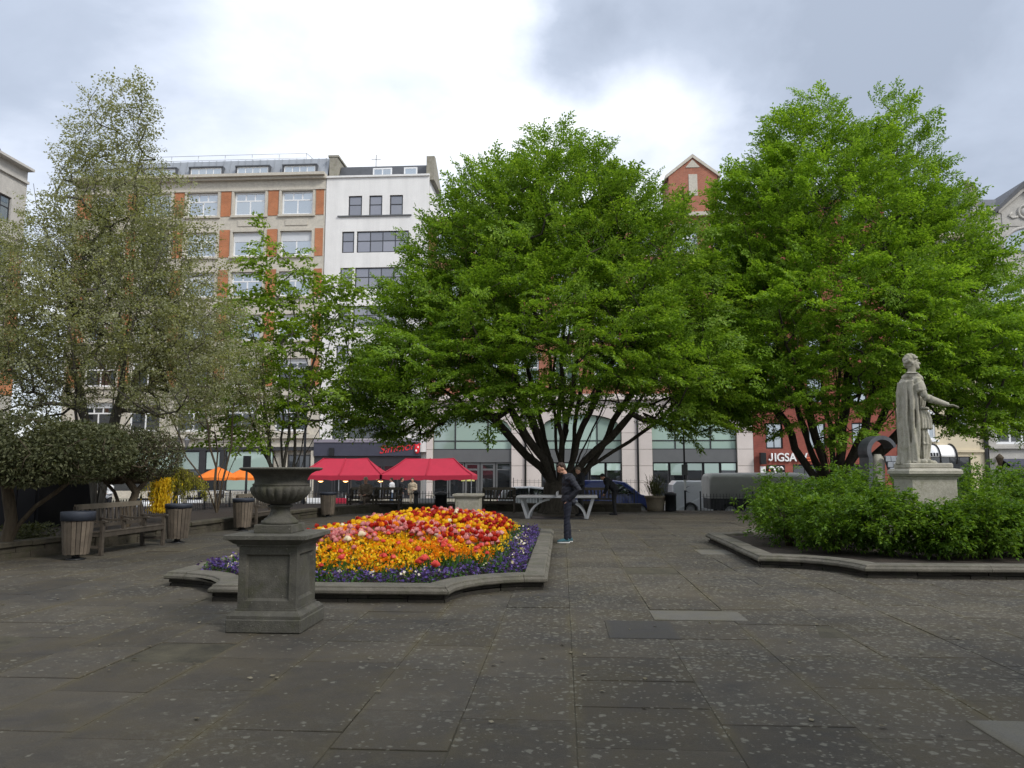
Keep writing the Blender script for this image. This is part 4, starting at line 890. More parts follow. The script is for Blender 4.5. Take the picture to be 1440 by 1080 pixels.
# pot plant
n = 420; base = np.tile([[0, 0, .55]], (n, 1)) + rng.normal(0, .14, (n, 3)) * [1, 1, .3]; d = unit(n) * [.5, .5, .5] + [0, 0, .9]
v, q = leaves(base + d * rng.uniform(0, .55, (n, 1)), d, rng.uniform(.18, .4, n), .09); npmesh('spiky_foliage', v, q, M['olive_leaf'], pot)

# ------------------------------------------------------------------ flowers of the bed
def bed_z(x, y):    # rise of the planting from the edge to the middle
    x0, x1, y0, y1, r = BED1; e = np.minimum.reduce([x - x0, x1 - x, (y - y0) * .9, y1 - y]); return np.clip((e - .6) / 2.3, 0, 1)
def scatter(n, d0, d1=None, ymin=-1, ymax=99):
    out = np.zeros((0, 2))
    while len(out) < n:
        p = np.c_[rng.uniform(BED1[0], BED1[1], n * 2), rng.uniform(BED1[2], BED1[3], n * 2)]
        k = in_bed(BED1, p[:, 0], p[:, 1], d0) & (p[:, 1] > ymin) & (p[:, 1] < ymax)
        if d1 is not None: k &= ~in_bed(BED1, p[:, 0], p[:, 1], d1)
        out = np.r_[out, p[k]]
    return out[:n]
O1 = np.array([(BED1[0] + BED1[1]) / 2, (BED1[2] + BED1[3]) / 2, 0])
def flowertop(p): return .33 + .36 * bed_z(p[:, 0], p[:, 1])
# green blades under everything
p = scatter(9000, .62); z0 = .14 + .2 * bed_z(p[:, 0], p[:, 1]); d = unit(len(p)) * [.6, .6, .2] + [0, 0, 1]
v, q = leaves(np.c_[p, z0], d, rng.uniform(.14, .26, len(p)) + .12 * bed_z(p[:, 0], p[:, 1]), .16, rng.uniform(0, 6.3, len(p)), .05, .1)
tag(npmesh('flower_leaves', v, q, M['blade']), 'long green leaves under the tulips in the bed', 'leaves', None, 'stuff')
# purple border
p = scatter(2900, .33, .84); p = p[(p[:, 0] > BED1[0] + .72) & (p[:, 0] < BED1[1] - .56) | (p[:, 1] < 11) | in_bed(BED1, p[:, 0], p[:, 1], .33) & ~in_bed(BED1, p[:, 0], p[:, 1], .56)]; z = rng.uniform(.19, .30, len(p)); parts = []
for k in range(4):
    dd = unit(len(p)) * .6 + [0, -.25, .75]; j = rng.normal(0, .022, (len(p), 3)); parts.append(leaves(np.c_[p, z] + j, dd * [1, 1, .3] + unit(len(p)) * .4, rng.uniform(.035, .055, len(p)), .9, rng.uniform(-.7, .7, len(p)), .1, .1))
v, q = cat(parts); tag(npmesh('purple_pansies', v, q, M['p_purple']), 'low purple pansies in a border round the tulip bed', 'pansies', None, 'stuff')
p = scatter(60, .4, .78); parts = [leaves(np.c_[p, rng.uniform(.28, .32, len(p))] + rng.normal(0, .02, (len(p), 3)), unit(len(p)), .045, .9, rng.uniform(-1, 1, len(p))) for k in range(4)]
v, q = cat(parts); tag(npmesh('white_pansies', v, q, M['p_white']), 'scattered small white pansies among the purple border', 'pansies', None, 'stuff')
p = scatter(4400, .32, .84); d = unit(len(p)) + [0, 0, .5]
v, q = leaves(np.c_[p, rng.uniform(.14, .25, len(p))], d, rng.uniform(.04, .08, len(p)), .5); tag(npmesh('pansy_leaves', v, q, M['blade']), 'small dark green leaves of the purple border', 'leaves', None, 'stuff')
# wallflowers: heads of many small petals
def heads(p, z, n, r, size):
    parts = []
    for k in range(n):
        dd = unit(len(p)); dd[:, 2] = np.abs(dd[:, 2]); parts.append(leaves(np.c_[p, z] + dd * r * [1, 1, .8], dd + unit(len(p)) * .8, rng.uniform(size * .8, size * 1.2, len(p)), .85, rng.uniform(0, 3, len(p)), .12, .1))
    return cat(parts)
noise_off = rng.uniform(0, 10, 4)
def patch(p, k): return np.sin(p[:, 0] * 2.1 + noise_off[k]) + np.sin(p[:, 1] * 1.7 + noise_off[k] * 2) + np.sin(p[:, 0] * .9 - p[:, 1] * 1.3 + k)
p = scatter(3600, .84); p = p[(patch(p, 0) * .35 + rng.normal(0, .6, len(p)) > np.where(p[:, 1] < 12.2, -.15, .15))]
v, q = heads(p, flowertop(p) - rng.uniform(.02, .16, len(p)), 9, .05, .042)
tag(npmesh('orange_wallflowers', v, q, M['p_orange']), 'massed orange wallflowers along the front of the tulip bed', 'wallflowers', None, 'stuff')
p = scatter(3900, .78); keep = (patch(p, 1) + rng.normal(0, .9, len(p)) > np.where(p[:, 1] < 12., .2, -.6)); p = p[keep]
v, q = heads(p, flowertop(p) - rng.uniform(.0, .16, len(p)), 9, .05, .042)
tag(npmesh('yellow_wallflowers', v, q, M['p_yellow']), 'massed golden yellow wallflowers through the tulip bed', 'wallflowers', None, 'stuff')
# tulips one by one
def tulip_mesh(mat, double=False):
    m = MB(); H = .30; m.tube([(0, 0, -H), (.006, 0, -H * .5), (0, 0, 0)], .004, 3, 1)
    for ring, (n, ph, rr, hh) in enumerate(((3, 0, 1., 1.), (3, 60, 1.06, .94)) + (((5, 20, 1.35, .8), (6, 50, .7, .9)) if double else ())):
        for k in range(n):
            a = R(ph + 360 / n * k); ca, sa = math.cos(a), math.sin(a)
            def pt(r, t, z): return (ca * r - sa * t, sa * r + ca * t, z)
            w = .021 * rr
            m.add([pt(.004, -.006, 0), pt(.004, .006, 0), pt(.026 * rr, w, .022 * hh), pt(.026 * rr, -w, .022 * hh), pt(.024 * rr, w * .8, .046 * hh), pt(.024 * rr, -w * .8, .046 * hh), pt(.015 * rr, 0, .066 * hh)],
                  [(0, 1, 2, 3), (3, 2, 4, 5), (5, 4, 6)], 0, True)
    for a in (0.4, 3.3):
        m.add([(0, 0, -H), (.03 * math.cos(a) - .012 * math.sin(a), .03 * math.sin(a) + .012 * math.cos(a), -.16), (.09 * math.cos(a), .09 * math.sin(a), -.05), (.03 * math.cos(a) + .012 * math.sin(a), .03 * math.sin(a) - .012 * math.cos(a), -.16)], [(0, 1, 2, 3)], 1)
    return m.mesh('tulip', [mat, M['blade']])
def tulips(p, extra_z, mat, double, label, group, limit, stuffname, stufflabel, sc=1.25):
    me = tulip_mesh(mat, double); order = np.argsort(p[:, 1]); p = p[order]; z = flowertop(p) + extra_z
    V = np.array([v.co[:] for v in me.vertices]); sv, sf, sm = [], [], []; off = 0
    for i in range(len(p)):
        rot = (random.gauss(0, .12), random.gauss(0, .12), random.uniform(0, 6.3)); s_ = sc * random.uniform(.85, 1.2); zz = z[i] + random.gauss(0, .035)
        if i < limit:
            tag(link('tulip', me, None, (p[i, 0], p[i, 1], zz), rot, (s_, s_, s_)), label, 'tulip', group)
        else:
            Rm = np.array(Matrix.Rotation(rot[2], 3, 'Z') @ Matrix.Rotation(rot[0], 3, 'X')); sv.append(V @ Rm.T * s_ + [p[i, 0], p[i, 1], zz])
            for f in me.polygons: sf.append([k + off for k in f.vertices]); sm.append(f.material_index)
            off += len(V)
    if sv:
        m = bpy.data.meshes.new(stuffname); m.from_pydata(np.concatenate(sv).tolist(), [], sf); m.materials.append(mat); m.materials.append(M['blade']); m.polygons.foreach_set('material_index', sm); m.update()
        tag(link(stuffname, m), stufflabel, 'tulips', None, 'stuff')
red = scatter(1100, .85, None, 12.3, 18.8); red = red[(patch(red, 0) + rng.normal(0, .8, len(red)) > .1)]
tulips(red, .06, M['p_red'], False, 'slender red tulip standing among the golden wallflowers of the bed', 'red tulips in the flower bed', 130, 'far_red_tulips', 'red tulips massed in the back of the bed')
pink = scatter(640, .85, None, 10.9, 14.2); pink = pink[(patch(pink, 2) + rng.normal(0, .9, len(pink)) > .1)]
tulips(pink, .03, M['p_pink'], True, 'full pink double tulip across the front middle of the bed', 'pink tulips in the flower bed', 125, 'far_pink_tulips', 'pink double tulips in the middle of the bed', 1.2)
pf = scatter(44, .8, None, 10.2, 12.2); tulips(pf, .02, M['p_coral'], True, '', '', 0, 'front_coral_tulips', 'coral and salmon tulips dotted along the front of the bed', .95)
pk2 = scatter(420, .8, None, 17., 19.5); tulips(pk2[patch(pk2, 3) > -.2], .05, M['p_pink'], True, '', '', 0, 'back_pink_tulips', 'pale pink tulips along the far edge of the bed', 1.2)
yel = scatter(460, .85, None, 13, 19.4); tulips(yel, .05, M['p_yellow'], False, '', '', 0, 'yellow_tulips', 'yellow tulips mixed through the back of the bed', 1.3)
org = scatter(330, .85, None, 12.2, 19.2); tulips(org, .04, M['p_orange'], False, '', '', 0, 'orange_tulips', 'orange tulips mixed through the middle and back of the bed', 1.25)
crm = scatter(22, .8, None, 11, 19.3); tulips(crm, .08, M['p_white'], True, 'cream white tulip standing above the flowers round it', 'cream tulips in the flower bed', 30, 'x', '', 1.25)
lone = np.array([P(594, 800, 10.35)[:][0:1] + (10.35,) if False else (P(x, 790, y).x, y) for x, y in ((594, 10.35), (590, 10.55), (597, 10.7), (612, 10.25), (588, 10.9))])
tulips(lone, .0, M['p_coral'], True, 'coral tulip in the small clump at the front of the bed', 'coral tulips at the front of the bed', 9, 'x', '', 1.3)

# ------------------------------------------------------------------ shrubs round the statue
def shrub(x, y, h, w, label, mat=None, n=4200, leaf=.075, seed=0):
    mat = mat or M['peony']; t = thing('leafy_shrub', label, 'shrub', (x, y, .14), 0, 'green shrubs in the statue bed'); hh = h - .14
    st = MB(); tips = []
    for k in range(15):
        a = random.uniform(0, 6.283); r = w * .5 * math.sqrt(random.random()); e = Vector((r * math.cos(a), r * math.sin(a), hh * random.uniform(.55, .9) * (1 - .35 * (r / (w * .5)) ** 2)))
        mid = e * .5 + Vector((0, 0, .12)) - Vector((e.x, e.y, 0)) * .2; st.tube([(e.x * .12, e.y * .12, -.03), mid, e], [.011, .008, .004], 5); tips.append(e)
    st.build('stems', M['bark_brown'], t)
    # rosettes of leaves around many shoots
    ns = n // 14; c = unit(ns); rad = 1 - np.abs(rng.normal(0, .27, ns)) + rng.normal(0, .07, ns); rad = np.clip(rad, .15, 1.2); lump = 1 + .24 * np.sin(c[:, 0] * 5 + seed) * np.sin(c[:, 1] * 6 + seed * 2) + .1 * np.sin(c[:, 2] * 9 + seed)
    c = c * (rad * lump)[:, None] * [w * .55, w * .55, hh * .48] + [0, 0, hh * .53]; c = c[c[:, 2] > .1]
    out = c - [0, 0, hh * .45]; out = out / np.linalg.norm(out, axis=1, keepdims=True)
    parts = []
    for k in range(14):
        d = unit(len(c)) * .95 + out * .55 + [0, 0, .15]; pos = c + d * rng.uniform(.0, .07, (len(c), 1))
        parts.append(leaves(pos, d * [1, 1, .55], rng.uniform(leaf * .6, leaf * 1.25, len(c)), .5, rng.uniform(-.5, .5, len(c)), .14, .22))
    v, q = cat(parts); npmesh('foliage', v, q, mat, t); return t
SH = [(4.4, 15.6, 1.24, 1.35, 'leftmost shrub of the statue bed, leaning over the walk'), (4.85, 14.25, 1.16, 1.25, 'rounded green shrub near the notched corner of the statue bed'),
      (5.6, 13.85, 1.26, 1.25, 'bright shrub left of the statue pedestal near the kerb'), (6.3, 13.45, 1.02, .95, 'low shrub between the bright shrub and the pedestal bush'),
      (7.0, 13.55, 1.18, 1.1, 'bush standing directly before the statue pedestal'), (7.8, 13.9, 1.08, 1.05, 'small bush just right of the statue pedestal'),
      (8.6, 13.8, 1.18, 1.2, 'dark green shrub by the kerb at the right edge'), (9.55, 14.1, 1.3, 1.4, 'outer shrub at the right end of the statue bed'),
      (8.35, 15.1, 1.62, 1.5, 'tall pale green shrub behind and right of the pedestal'), (9.5, 15.5, 1.6, 1.6, 'tall shrub at the back right of the bed'),
      (5.35, 15.5, 1.52, 1.5, 'tall shrub left behind the pedestal bush'), (4.75, 17.0, 1.5, 1.4, 'back shrub by the far left kerb corner'), (6.1, 16.9, 1.72, 1.5, 'tallest shrub of the bed, reddish tinged, left behind the pedestal'), (7.6, 17.2, 1.5, 1.5, 'shrub hidden close behind the statue pedestal'), (9.1, 17.3, 1.7, 1.6, 'tall back shrub right of the statue')]
for i, (x, y, h, w, lab) in enumerate(SH): shrub(x, y, h, w, lab, None, 6400 if y < 15 else 5200, seed=i * 1.7)
# ground plants and a few white blooms
# ------------------------------------------------------------------ trees
rng = np.random.default_rng(21); random.seed(21)
def grow(stems, tips, base, seg=.55, upw=.7, wander=.07, bendk=.16):
    """branch skeleton: given stems, then every twig end joins the nearest fitting branch"""
    nodes = [Vector(base)]; par = [-1]
    for st in stems:
        prev = 0
        for p in st: nodes.append(Vector(p)); par.append(prev); prev = len(nodes) - 1
    base = Vector(base); tips = sorted(tips, key=lambda p: (Vector((p[0] - base.x, p[1] - base.y, (p[2] - base.z) * .8))).length)
    A = np.zeros((60000, 3)); n = len(nodes); A[:n] = [tuple(v) for v in nodes]; ends = []
    for p in tips:
        p = Vector(p); d = np.array(p) - A[:n]; L = np.linalg.norm(d, axis=1)
        rise = d[:, 2] / np.maximum(L, 1e-3); cost = L * (1 + upw * np.maximum(0, .15 - rise)) + .02 * np.arange(n) * 0
        # prefer to leave from further in rather than doubling back
        i = int(np.argmin(cost)); a = nodes[i]; D = p - a; k = max(1, round(D.length / seg)); prev = i
        bend = Vector((0, 0, 1)) * D.length * bendk * random.uniform(.2, 1)
        for j in range(1, k + 1):
            t = j / k; q = a + D * t + bend * (math.sin(math.pi * t)) + (Vector((random.gauss(0, wander), random.gauss(0, wander), random.gauss(0, wander * .6))) if j < k else Vector())
            nodes.append(q); par.append(prev); prev = len(nodes) - 1; A[n] = tuple(q); n += 1
        ends.append(prev)
    return nodes, par, ends
def skeleton(nodes, par, r_tip, expo, r_max, sides=6):
    n = len(nodes); rad = np.zeros(n); ch = [[] for _ in range(n)]
    for i, p in enumerate(par):
        if p >= 0: ch[p].append(i)
    acc = np.zeros(n)
    for i in range(n - 1, -1, -1):
        if not ch[i]: acc[i] = r_tip ** expo
        rad[i] = acc[i] ** (1 / expo)
        if par[i] >= 0: acc[par[i]] += acc[i] + (r_tip * .25) ** expo
    rad = np.minimum(rad, r_max); m = MB(); started = [(0, c) for c in ch[0]]
    while started:
        p, c = started.pop(); line = [p, c]
        while ch[line[-1]]:
            ks = sorted(ch[line[-1]], key=lambda k: -rad[k]); 
            for k in ks[1:]: started.append((line[-1], k))
            line.append(ks[0])
        rr = [min(rad[k], rad[c] * 1.02) if q == 0 else rad[k] for q, k in enumerate(line)]
        big = max(rr) > .05; m.tube([nodes[k] for k in line], rr, 10 if big else (5 if max(rr) > .018 else 3), 0, True, False)
    return m, rad
def in_lobes(p, lobes):
    for cx, cy, cz, rx, ry, rz in lobes:
        if ((p[0] - cx) / rx) ** 2 + ((p[1] - cy) / ry) ** 2 + ((p[2] - cz) / rz) ** 2 <= 1: return True
    return False
def lobe_points(lobes, n, shell=.30, keep=None, mind=.0):
    w = np.array([(l[3] * l[4] * l[5]) ** .72 for l in lobes]); w /= w.sum(); out = []; grid = {}
    tries = 0
    while len(out) < n and tries < n * 60:
        tries += 1; l = lobes[rng.choice(len(lobes), p=w)]; d = rng.normal(size=3); d /= np.linalg.norm(d); r = 1 - abs(rng.normal(0, shell))
        if r < .12: continue
        p = (l[0] + d[0] * r * l[3], l[1] + d[1] * r * l[4], l[2] + d[2] * r * l[5])
        if keep and not keep(p): continue
        if mind:
            key = tuple(int(c // mind) for c in p)
            if any(sum((a - b) ** 2 for a, b in zip(p, q)) < mind * mind for dx in (-1, 0, 1) for dy in (-1, 0, 1) for dz in (-1, 0, 1) for q in grid.get((key[0] + dx, key[1] + dy, key[2] + dz), ())): continue
            grid.setdefault(key, []).append(p)
        out.append(p)
    return out
def spray_templates(k, leaf, length, width, seedn=6, droop=.25, flat=.22, curl=.2, lw=.55):
    """flat fans of leaves in two ranks along side twigs, as hornbeam and maple carry them"""
    T = []
    for s in range(seedn):
        pos, dr = [], []
        ntw = 7
        for t in range(ntw):
            f = (t + .6) / ntw; x0 = f * length * .85; side = 1 if t % 2 else -1; ang = side * R(random.uniform(28, 52)) * (1 - .25 * f); L = width * (1.05 - .55 * f) * random.uniform(.75, 1.2)
            if t == ntw - 1: ang = 0
            m_ = max(3, int(k / ntw))
            for j in range(m_):
                g = (j + .5) / m_ * L; x = x0 + g * math.cos(ang); y = g * math.sin(ang); z = -droop * (x / length) ** 2 * length * .6 + random.gauss(0, .035) - .05 * g
                sd = 1 if j % 2 else -1; a2 = ang + sd * R(random.uniform(30, 65)); pos.append((x + random.gauss(0, .03), y + random.gauss(0, .03), z)); dr.append((math.cos(a2), math.sin(a2), random.gauss(-.12, flat)))
        pos, dr = np.array(pos), np.array(dr); v, q = leaves(pos, dr, rng.uniform(leaf * .7, leaf * 1.2, len(pos)), lw, rng.normal(0, .35, len(pos)), .08, curl); T.append(v)
    return T
def place_sprays(T, pts, dirs, scale, roll=.35):
    u, v, n = frames(dirs, rng.normal(0, roll, len(pts))); out = []; 
    for i in range(len(pts)):
        t = T[rng.integers(len(T))]; s = scale * rng.uniform(.75, 1.25); out.append((t[:, :1] * u[i] + t[:, 1:2] * v[i] + t[:, 2:3] * n[i]) * s + pts[i])
    V = np.concatenate(out); return V, np.arange(len(V), dtype=np.int32).reshape(-1, 4)
def tree(label, base, stems, lobes, ntips, mats, leafk, T, r_tip, expo, r_max, name='spreading_tree', sprays_per=1.0, shell=.3, keep=None, seg=.55, wander=.07, mind=.45, updir=.0, scale=1., roll=.5, upw=.7, blossom=None, bendk=.16, droop=.0, topz=0, foot=None):
    t = thing(name, label, 'tree', base); tips = lobe_points(lobes, ntips, shell, keep, mind); nodes, par, ends = grow(stems, tips, base, seg, upw, wander, bendk)
    o = Vector(base); m, rad = skeleton([p - o for p in nodes], par, r_tip, expo, r_max); 
    if foot:
        def lump(r, z, a): return r * (1 + (.16 * math.sin(a * 5 + base[0]) + .1 * math.sin(a * 8 + 1)) * max(.25, 1 - z / foot[1]))
        m.lathe([(foot[0] * k, foot[1] * q) for k, q in ((1.45, -.06), (1.2, .05), (1.02, .2), (.95, .45), (.93, .7), (.9, .85), (.7, 1.), (.3, 1.08))], 28, mod=lump)
    m.build('trunk', M[mats[0]], t)
    pts, dirs = [], []
    cx = np.mean([l[0] for l in lobes]); cy = np.mean([l[1] for l in lobes])
    for e in ends:
        p = nodes[e]; q = nodes[par[e]]; outw = Vector((p.x - base[0], p.y - base[1], 0)); outw = outw.normalized() if outw.length > .2 else Vector((random.gauss(0, 1), random.gauss(0, 1), 0)).normalized()
        for k in range(int(sprays_per) + (random.random() < sprays_per % 1)):
            d = (p - q).normalized() * .45 + outw * .55 + Vector((random.gauss(0, .45), random.gauss(0, .45), random.gauss(0, .16) + updir - droop + (.55 * max(0, (p.z - topz) / 5) if topz else 0))); d.z = max(-.55, min(.9, d.z)) if updir < .3 else d.z
            pts.append(tuple(p - o + Vector((random.gauss(0, .14), random.gauss(0, .14), random.gauss(0, .12))) * (1 if k else .2) - d.normalized() * .25 * scale)); dirs.append(tuple(d))
    v, q = place_sprays(T, np.array(pts), np.array(dirs), scale, roll); npmesh('crown', v, q, M[mats[1]], t)
    if blossom:
        k = rng.choice(len(pts), int(len(pts) * blossom[0])); bp = np.repeat(np.array(pts)[k], blossom[1], 0) + rng.normal(0, .16, (len(k) * blossom[1], 3)); vv, qq = leaves(bp, unit(len(bp)), rng.uniform(.03, .055, len(bp)), .9); npmesh('blossom', vv, qq, M['blossom'], t)
    return t
def fan_stems(base, n, zfork, spread, length, seed, ry=.8, curve=.35):
    rr = random.Random(seed); st = []
    for k in range(n):
        a = 2 * math.pi * (k + rr.uniform(-.3, .3)) / n * 2.4; tilt = spread * math.sqrt((k + .5) / n) * rr.uniform(.85, 1.1); L = length * (1 - .32 * (tilt / max(spread, .01)) ** 1.5) * rr.uniform(.88, 1.08); pts = []
        z0 = rr.uniform(.5, 1.) * zfork; b0 = Vector(base) + Vector((math.cos(a) * .34 * min(1, .35 + tilt), math.sin(a) * .30 * min(1, .35 + tilt), z0)); m_ = int(L / .6)
        for j in range(m_ + 1):
            s = j / m_; tl = tilt * (1 - curve * s * s * 0.8 + .12 * s); d = Vector((math.cos(a) * math.sin(tl), math.sin(a) * math.sin(tl) * ry, math.cos(tl)))
            if j == 0: pts.append(b0)
            else: pts.append(pts[-1] + d * (L / m_) + Vector((rr.gauss(0, .075), rr.gauss(0, .075), 0)))
        st.append(pts)
    return st
# the two big hornbeams
TB = spray_templates(112, .138, 1.25, .78, 8, .34, .42)
def lob(c, base_y, k=.25, zs=.95): return [(x, base_y + dy, z * zs, max(.9, rx - k), max(.9, ry - k * .6), max(.7, rz * zs - k * .7)) for x, dy, z, rx, ry, rz in c]
MT = P(786, 712, 29.6); mb = (MT.x, 29.6, -.02)
L1 = lob([(-.2, 0, 9.2, 4.3, 4.2, 6.2), (0.0, 0, 12.0, 2.6, 2.6, 3.75), (-3.2, .2, 9.3, 2.9, 3.2, 4.4), (-2.2, 0, 11.4, 2.4, 2.6, 3.2), (3.0, 0, 9.0, 2.9, 3.2, 4.2), (2.3, .2, 11.0, 2.2, 2.4, 3.0), (4.8, .2, 7.6, 2.3, 2.8, 3.0), (-5.3, 0, 6.6, 2.7, 3.0, 2.5), (-4.9, .2, 8.2, 2.3, 2.6, 2.6),
           (5.6, 0, 5.3, 1.9, 2.6, 1.9), (0, -2.6, 6.6, 4.6, 2.9, 3.0), (-3.8, -2.2, 5.4, 3.2, 2.6, 2.2), (3.4, -2.4, 5.4, 3.0, 2.6, 2.2), (-7.0, -.3, 5.0, 2.0, 2.0, 1.6), (-6.6, -.8, 3.9, 1.7, 1.8, 1.1), (6.2, -.6, 4.4, 1.6, 1.8, 1.3), (-1.8, -3.2, 4.1, 1.8, 1.6, 1.1), (4.9, -1.2, 3.9, 1.5, 1.8, 1.2), (-5.5, -1., 3.7, 1.6, 1.8, .9)], 29.6)
def keep1(p):
    x, y, z = p; dx, dy = x - mb[0], y - 29.6; r = math.hypot(dx, dy)
    return z > 2.6 and not (r < 3.4 and z < 4.6 - (0 if dy > -2.2 else 1.1)) and not (r < 2 and z < 6)
bigtree = tree('broad green tree in the centre with a fan of dark stems behind the table', mb, fan_stems(mb, 19, 1.5, .92, 10.4, 4), L1, 2450, ('bark_dark', 'hornbeam'), 0, TB, .0105, 1.82, .42, sprays_per=1.75, keep=keep1, mind=.35, shell=.21, droop=.0, topz=5.5, scale=.78, foot=(.62, 1.25))
RT = P(1172, 700, 31.5); rb = (RT.x, 31.5, -.02); rx0 = RT.x
L2 = lob([(rx0 + .3, 0, 10, 4.6, 4.2, 6.6), (rx0 - .3, 0, 14.2, 2.3, 2.4, 3.9), (rx0 + 3.15, .2, 13.6, 1.9, 2.1, 4.7), (rx0 - 2.3, 0, 11.6, 2.4, 2.7, 3.7), (rx0 - 3.7, 0, 9.2, 2.1, 2.8, 3.2), (rx0 + 4.2, 0, 10.6, 2.2, 2.7, 3.3), (rx0 + 5.3, 0, 8.2, 2.3, 3, 3.0), (rx0 - 3.9, 0, 6.2, 2.4, 2.8, 2.6), (rx0 + 6.3, 0, 5.9, 2.6, 2.8, 2.4),
           (rx0, -2.6, 7.2, 4.8, 2.9, 3.4), (rx0 + 4.4, -2.2, 5.8, 3.2, 2.6, 2.4), (rx0 - 2.6, -2.6, 4.6, 2.0, 2.0, 1.8), (rx0 + 7.6, -.5, 4.4, 1.8, 2, 1.5), (rx0 - .6, -3.0, 3.6, 1.5, 1.4, 1.1), (rx0 + 4.2, -2.8, 3.6, 1.6, 1.5, .9)], 31.5)
def keep2(p):
    x, y, z = p; dx, dy = x - rx0, y - 31.5; r = math.hypot(dx, dy)
    return z > 2.4 and not (r < 2.6 and z < 4.4 and dy > -2.3) and not (r < 1.8 and z < 5.5)
talltree = tree('tall bright green tree at the right with two rounded tops, behind the statue', rb, fan_stems(rb, 16, 1.6, .80, 11.5, 9), L2, 2600, ('bark_dark', 'hornbeam2'), 0, TB, .0105, 1.82, .40, sprays_per=1.75, keep=keep2, mind=.36, shell=.21, droop=.0, topz=6., scale=.78, foot=(.58, 1.3))
# slim young tree, three leaders
TM = spray_templates(44, .14, .8, .5, 6, .35, .35, .25, .75); YB = P(398, 700, 27.2); yb = (YB.x, 27.2, .2)
L3 = [(yb[0] - 1.0, 27.2, 9.4, .75, .8, 1.5), (yb[0] - .2, 27.3, 8.6, .9, .9, 1.7), (yb[0] + 1.5, 27.2, 7.7, 1.0, 1.0, 1.5), (yb[0] - 1.7, 27.2, 6.9, 1.2, 1.2, 1.5), (yb[0] + .6, 27.1, 7.0, 1.3, 1.2, 1.7), (yb[0] + 2.1, 27.2, 6.5, .8, .9, 1.4), (yb[0] - .3, 27, 5.2, 1.9, 1.6, 1.5), (yb[0] - 1.8, 27, 4.2, 1.4, 1.4, 1.0), (yb[0] + 1.7, 27, 4.3, 1.4, 1.4, 1.0), (yb[0] - .9, 26.3, 2.9, 1.4, 1.2, .7), (yb[0] + .5, 26.6, 3.6, 1.2, 1., .8)]
tree('slim young tree with fresh sparse leaves rising behind the urn', yb, fan_stems(yb, 9, 1.0, .42, 7.8, 12, 1., .3), L3, 350, ('bark_grey', 'maple'), 0, TM, .011, 2.15, .16, 'slim_tree', sprays_per=1.15, shell=.42, mind=.31, wander=.05, droop=.02, keep=lambda p: p[2] > 2.3)
# grey green tree at the left
TP = spray_templates(58, .062, .62, .36, 6, .1, .6, .2, .6); lb = (-11.35, 18.4, .2); x = -11.4
L4 = [(x, 18.4, 9.0, .95, 1.0, 2.9), (x - .25, 18.4, 7.6, 1.7, 1.6, 2.6), (x + .9, 18.3, 7.4, 1.3, 1.4, 2.0), (x - 1.6, 18.4, 6.0, 1.6, 1.8, 2.3), (x + 1.6, 18.2, 5.7, 1.7, 1.7, 2.0), (x, 17.8, 5.2, 2.4, 2.2, 2.4), (x - 2.0, 18, 4.2, 1.7, 2.0, 1.6), (x + 2.0, 18, 4.3, 1.6, 1.8, 1.6), (x + .6, 18.2, 10.4, .5, .6, 1.3), (x - .8, 18.3, 9.6, .55, .6, 1.2), (x - 2.5, 18, 6.4, .8, .9, 1.3)]
st4 = fan_stems(lb, 8, 1.9, .45, 8.6, 31, 1., .35)
tree('tall sparse grey green tree with faded blossom at the left', lb, st4, L4, 1900, ('bark_grey', 'pear'), 0, TP, .0075, 2.25, .17, 'blossom_tree', sprays_per=1.2, shell=.40, mind=.2, seg=.4, wander=.06, updir=.12, roll=.8, keep=lambda p: p[2] > 2.5, blossom=(.5, 7), upw=.2)
lb2 = (-9.9, 24.6, .2)    # second, lower tree of the same kind whose branches fill the gap to the slim tree
L5 = [(-11.7, 24.8, 5.0, 1.6, 1.6, 2.3), (-10.5, 24.6, 4.4, 1.2, 1.4, 1.8), (-12.8, 24.6, 4.2, 1.5, 1.6, 1.8)]
tree('thin olive leaved tree standing between the left tree and the slim one', (-11.2, 24.7, .2), fan_stems((-11.2, 24.7, .2), 6, 1.2, .5, 5., 8), L5, 330, ('bark_brown', 'pear'), 0, TP, .007, 2.3, .11, 'blossom_tree', sprays_per=1.2, shell=.45, mind=.22, seg=.4, updir=.1, roll=.8, upw=.2)

# ------------------------------------------------------------------ clipped hedge trees at the left
def hedge(label, base, trunks, lobes, n, leaf, rtrunk, mat='olive_leaf', twigs=500, barkm='bark_brown'):
    t = thing('hedge_tree', label, 'hedge', base); o = Vector(base); tips = lobe_points(lobes, twigs, .25, None, .1)
    nodes, par, ends = grow(trunks, tips, base, .25, .1, .03, .05); m, rad = skeleton([p - o for p in nodes], par, .0085, 2.0, rtrunk); m.build('trunk', M[barkm], t)
    pts = np.array(lobe_points(lobes, n, .16)) - np.array(base); c = np.array([np.mean([l[k] for l in lobes]) for k in range(3)]) - np.array(base); d = unit(len(pts)) + (pts - c) / np.linalg.norm(pts - c, axis=1, keepdims=True) * .7
    v, q = leaves(pts, d, rng.uniform(leaf * .6, leaf * 1.3, len(pts)), .5, rng.uniform(-1.5, 1.5, len(pts)), .1, .15); npmesh('foliage', v, q, M[mat], t); return t
def crook(base, pts): return [[Vector(base) + Vector(p) for p in line] for line in pts]
h1 = (-10.12, 13.75, .2)
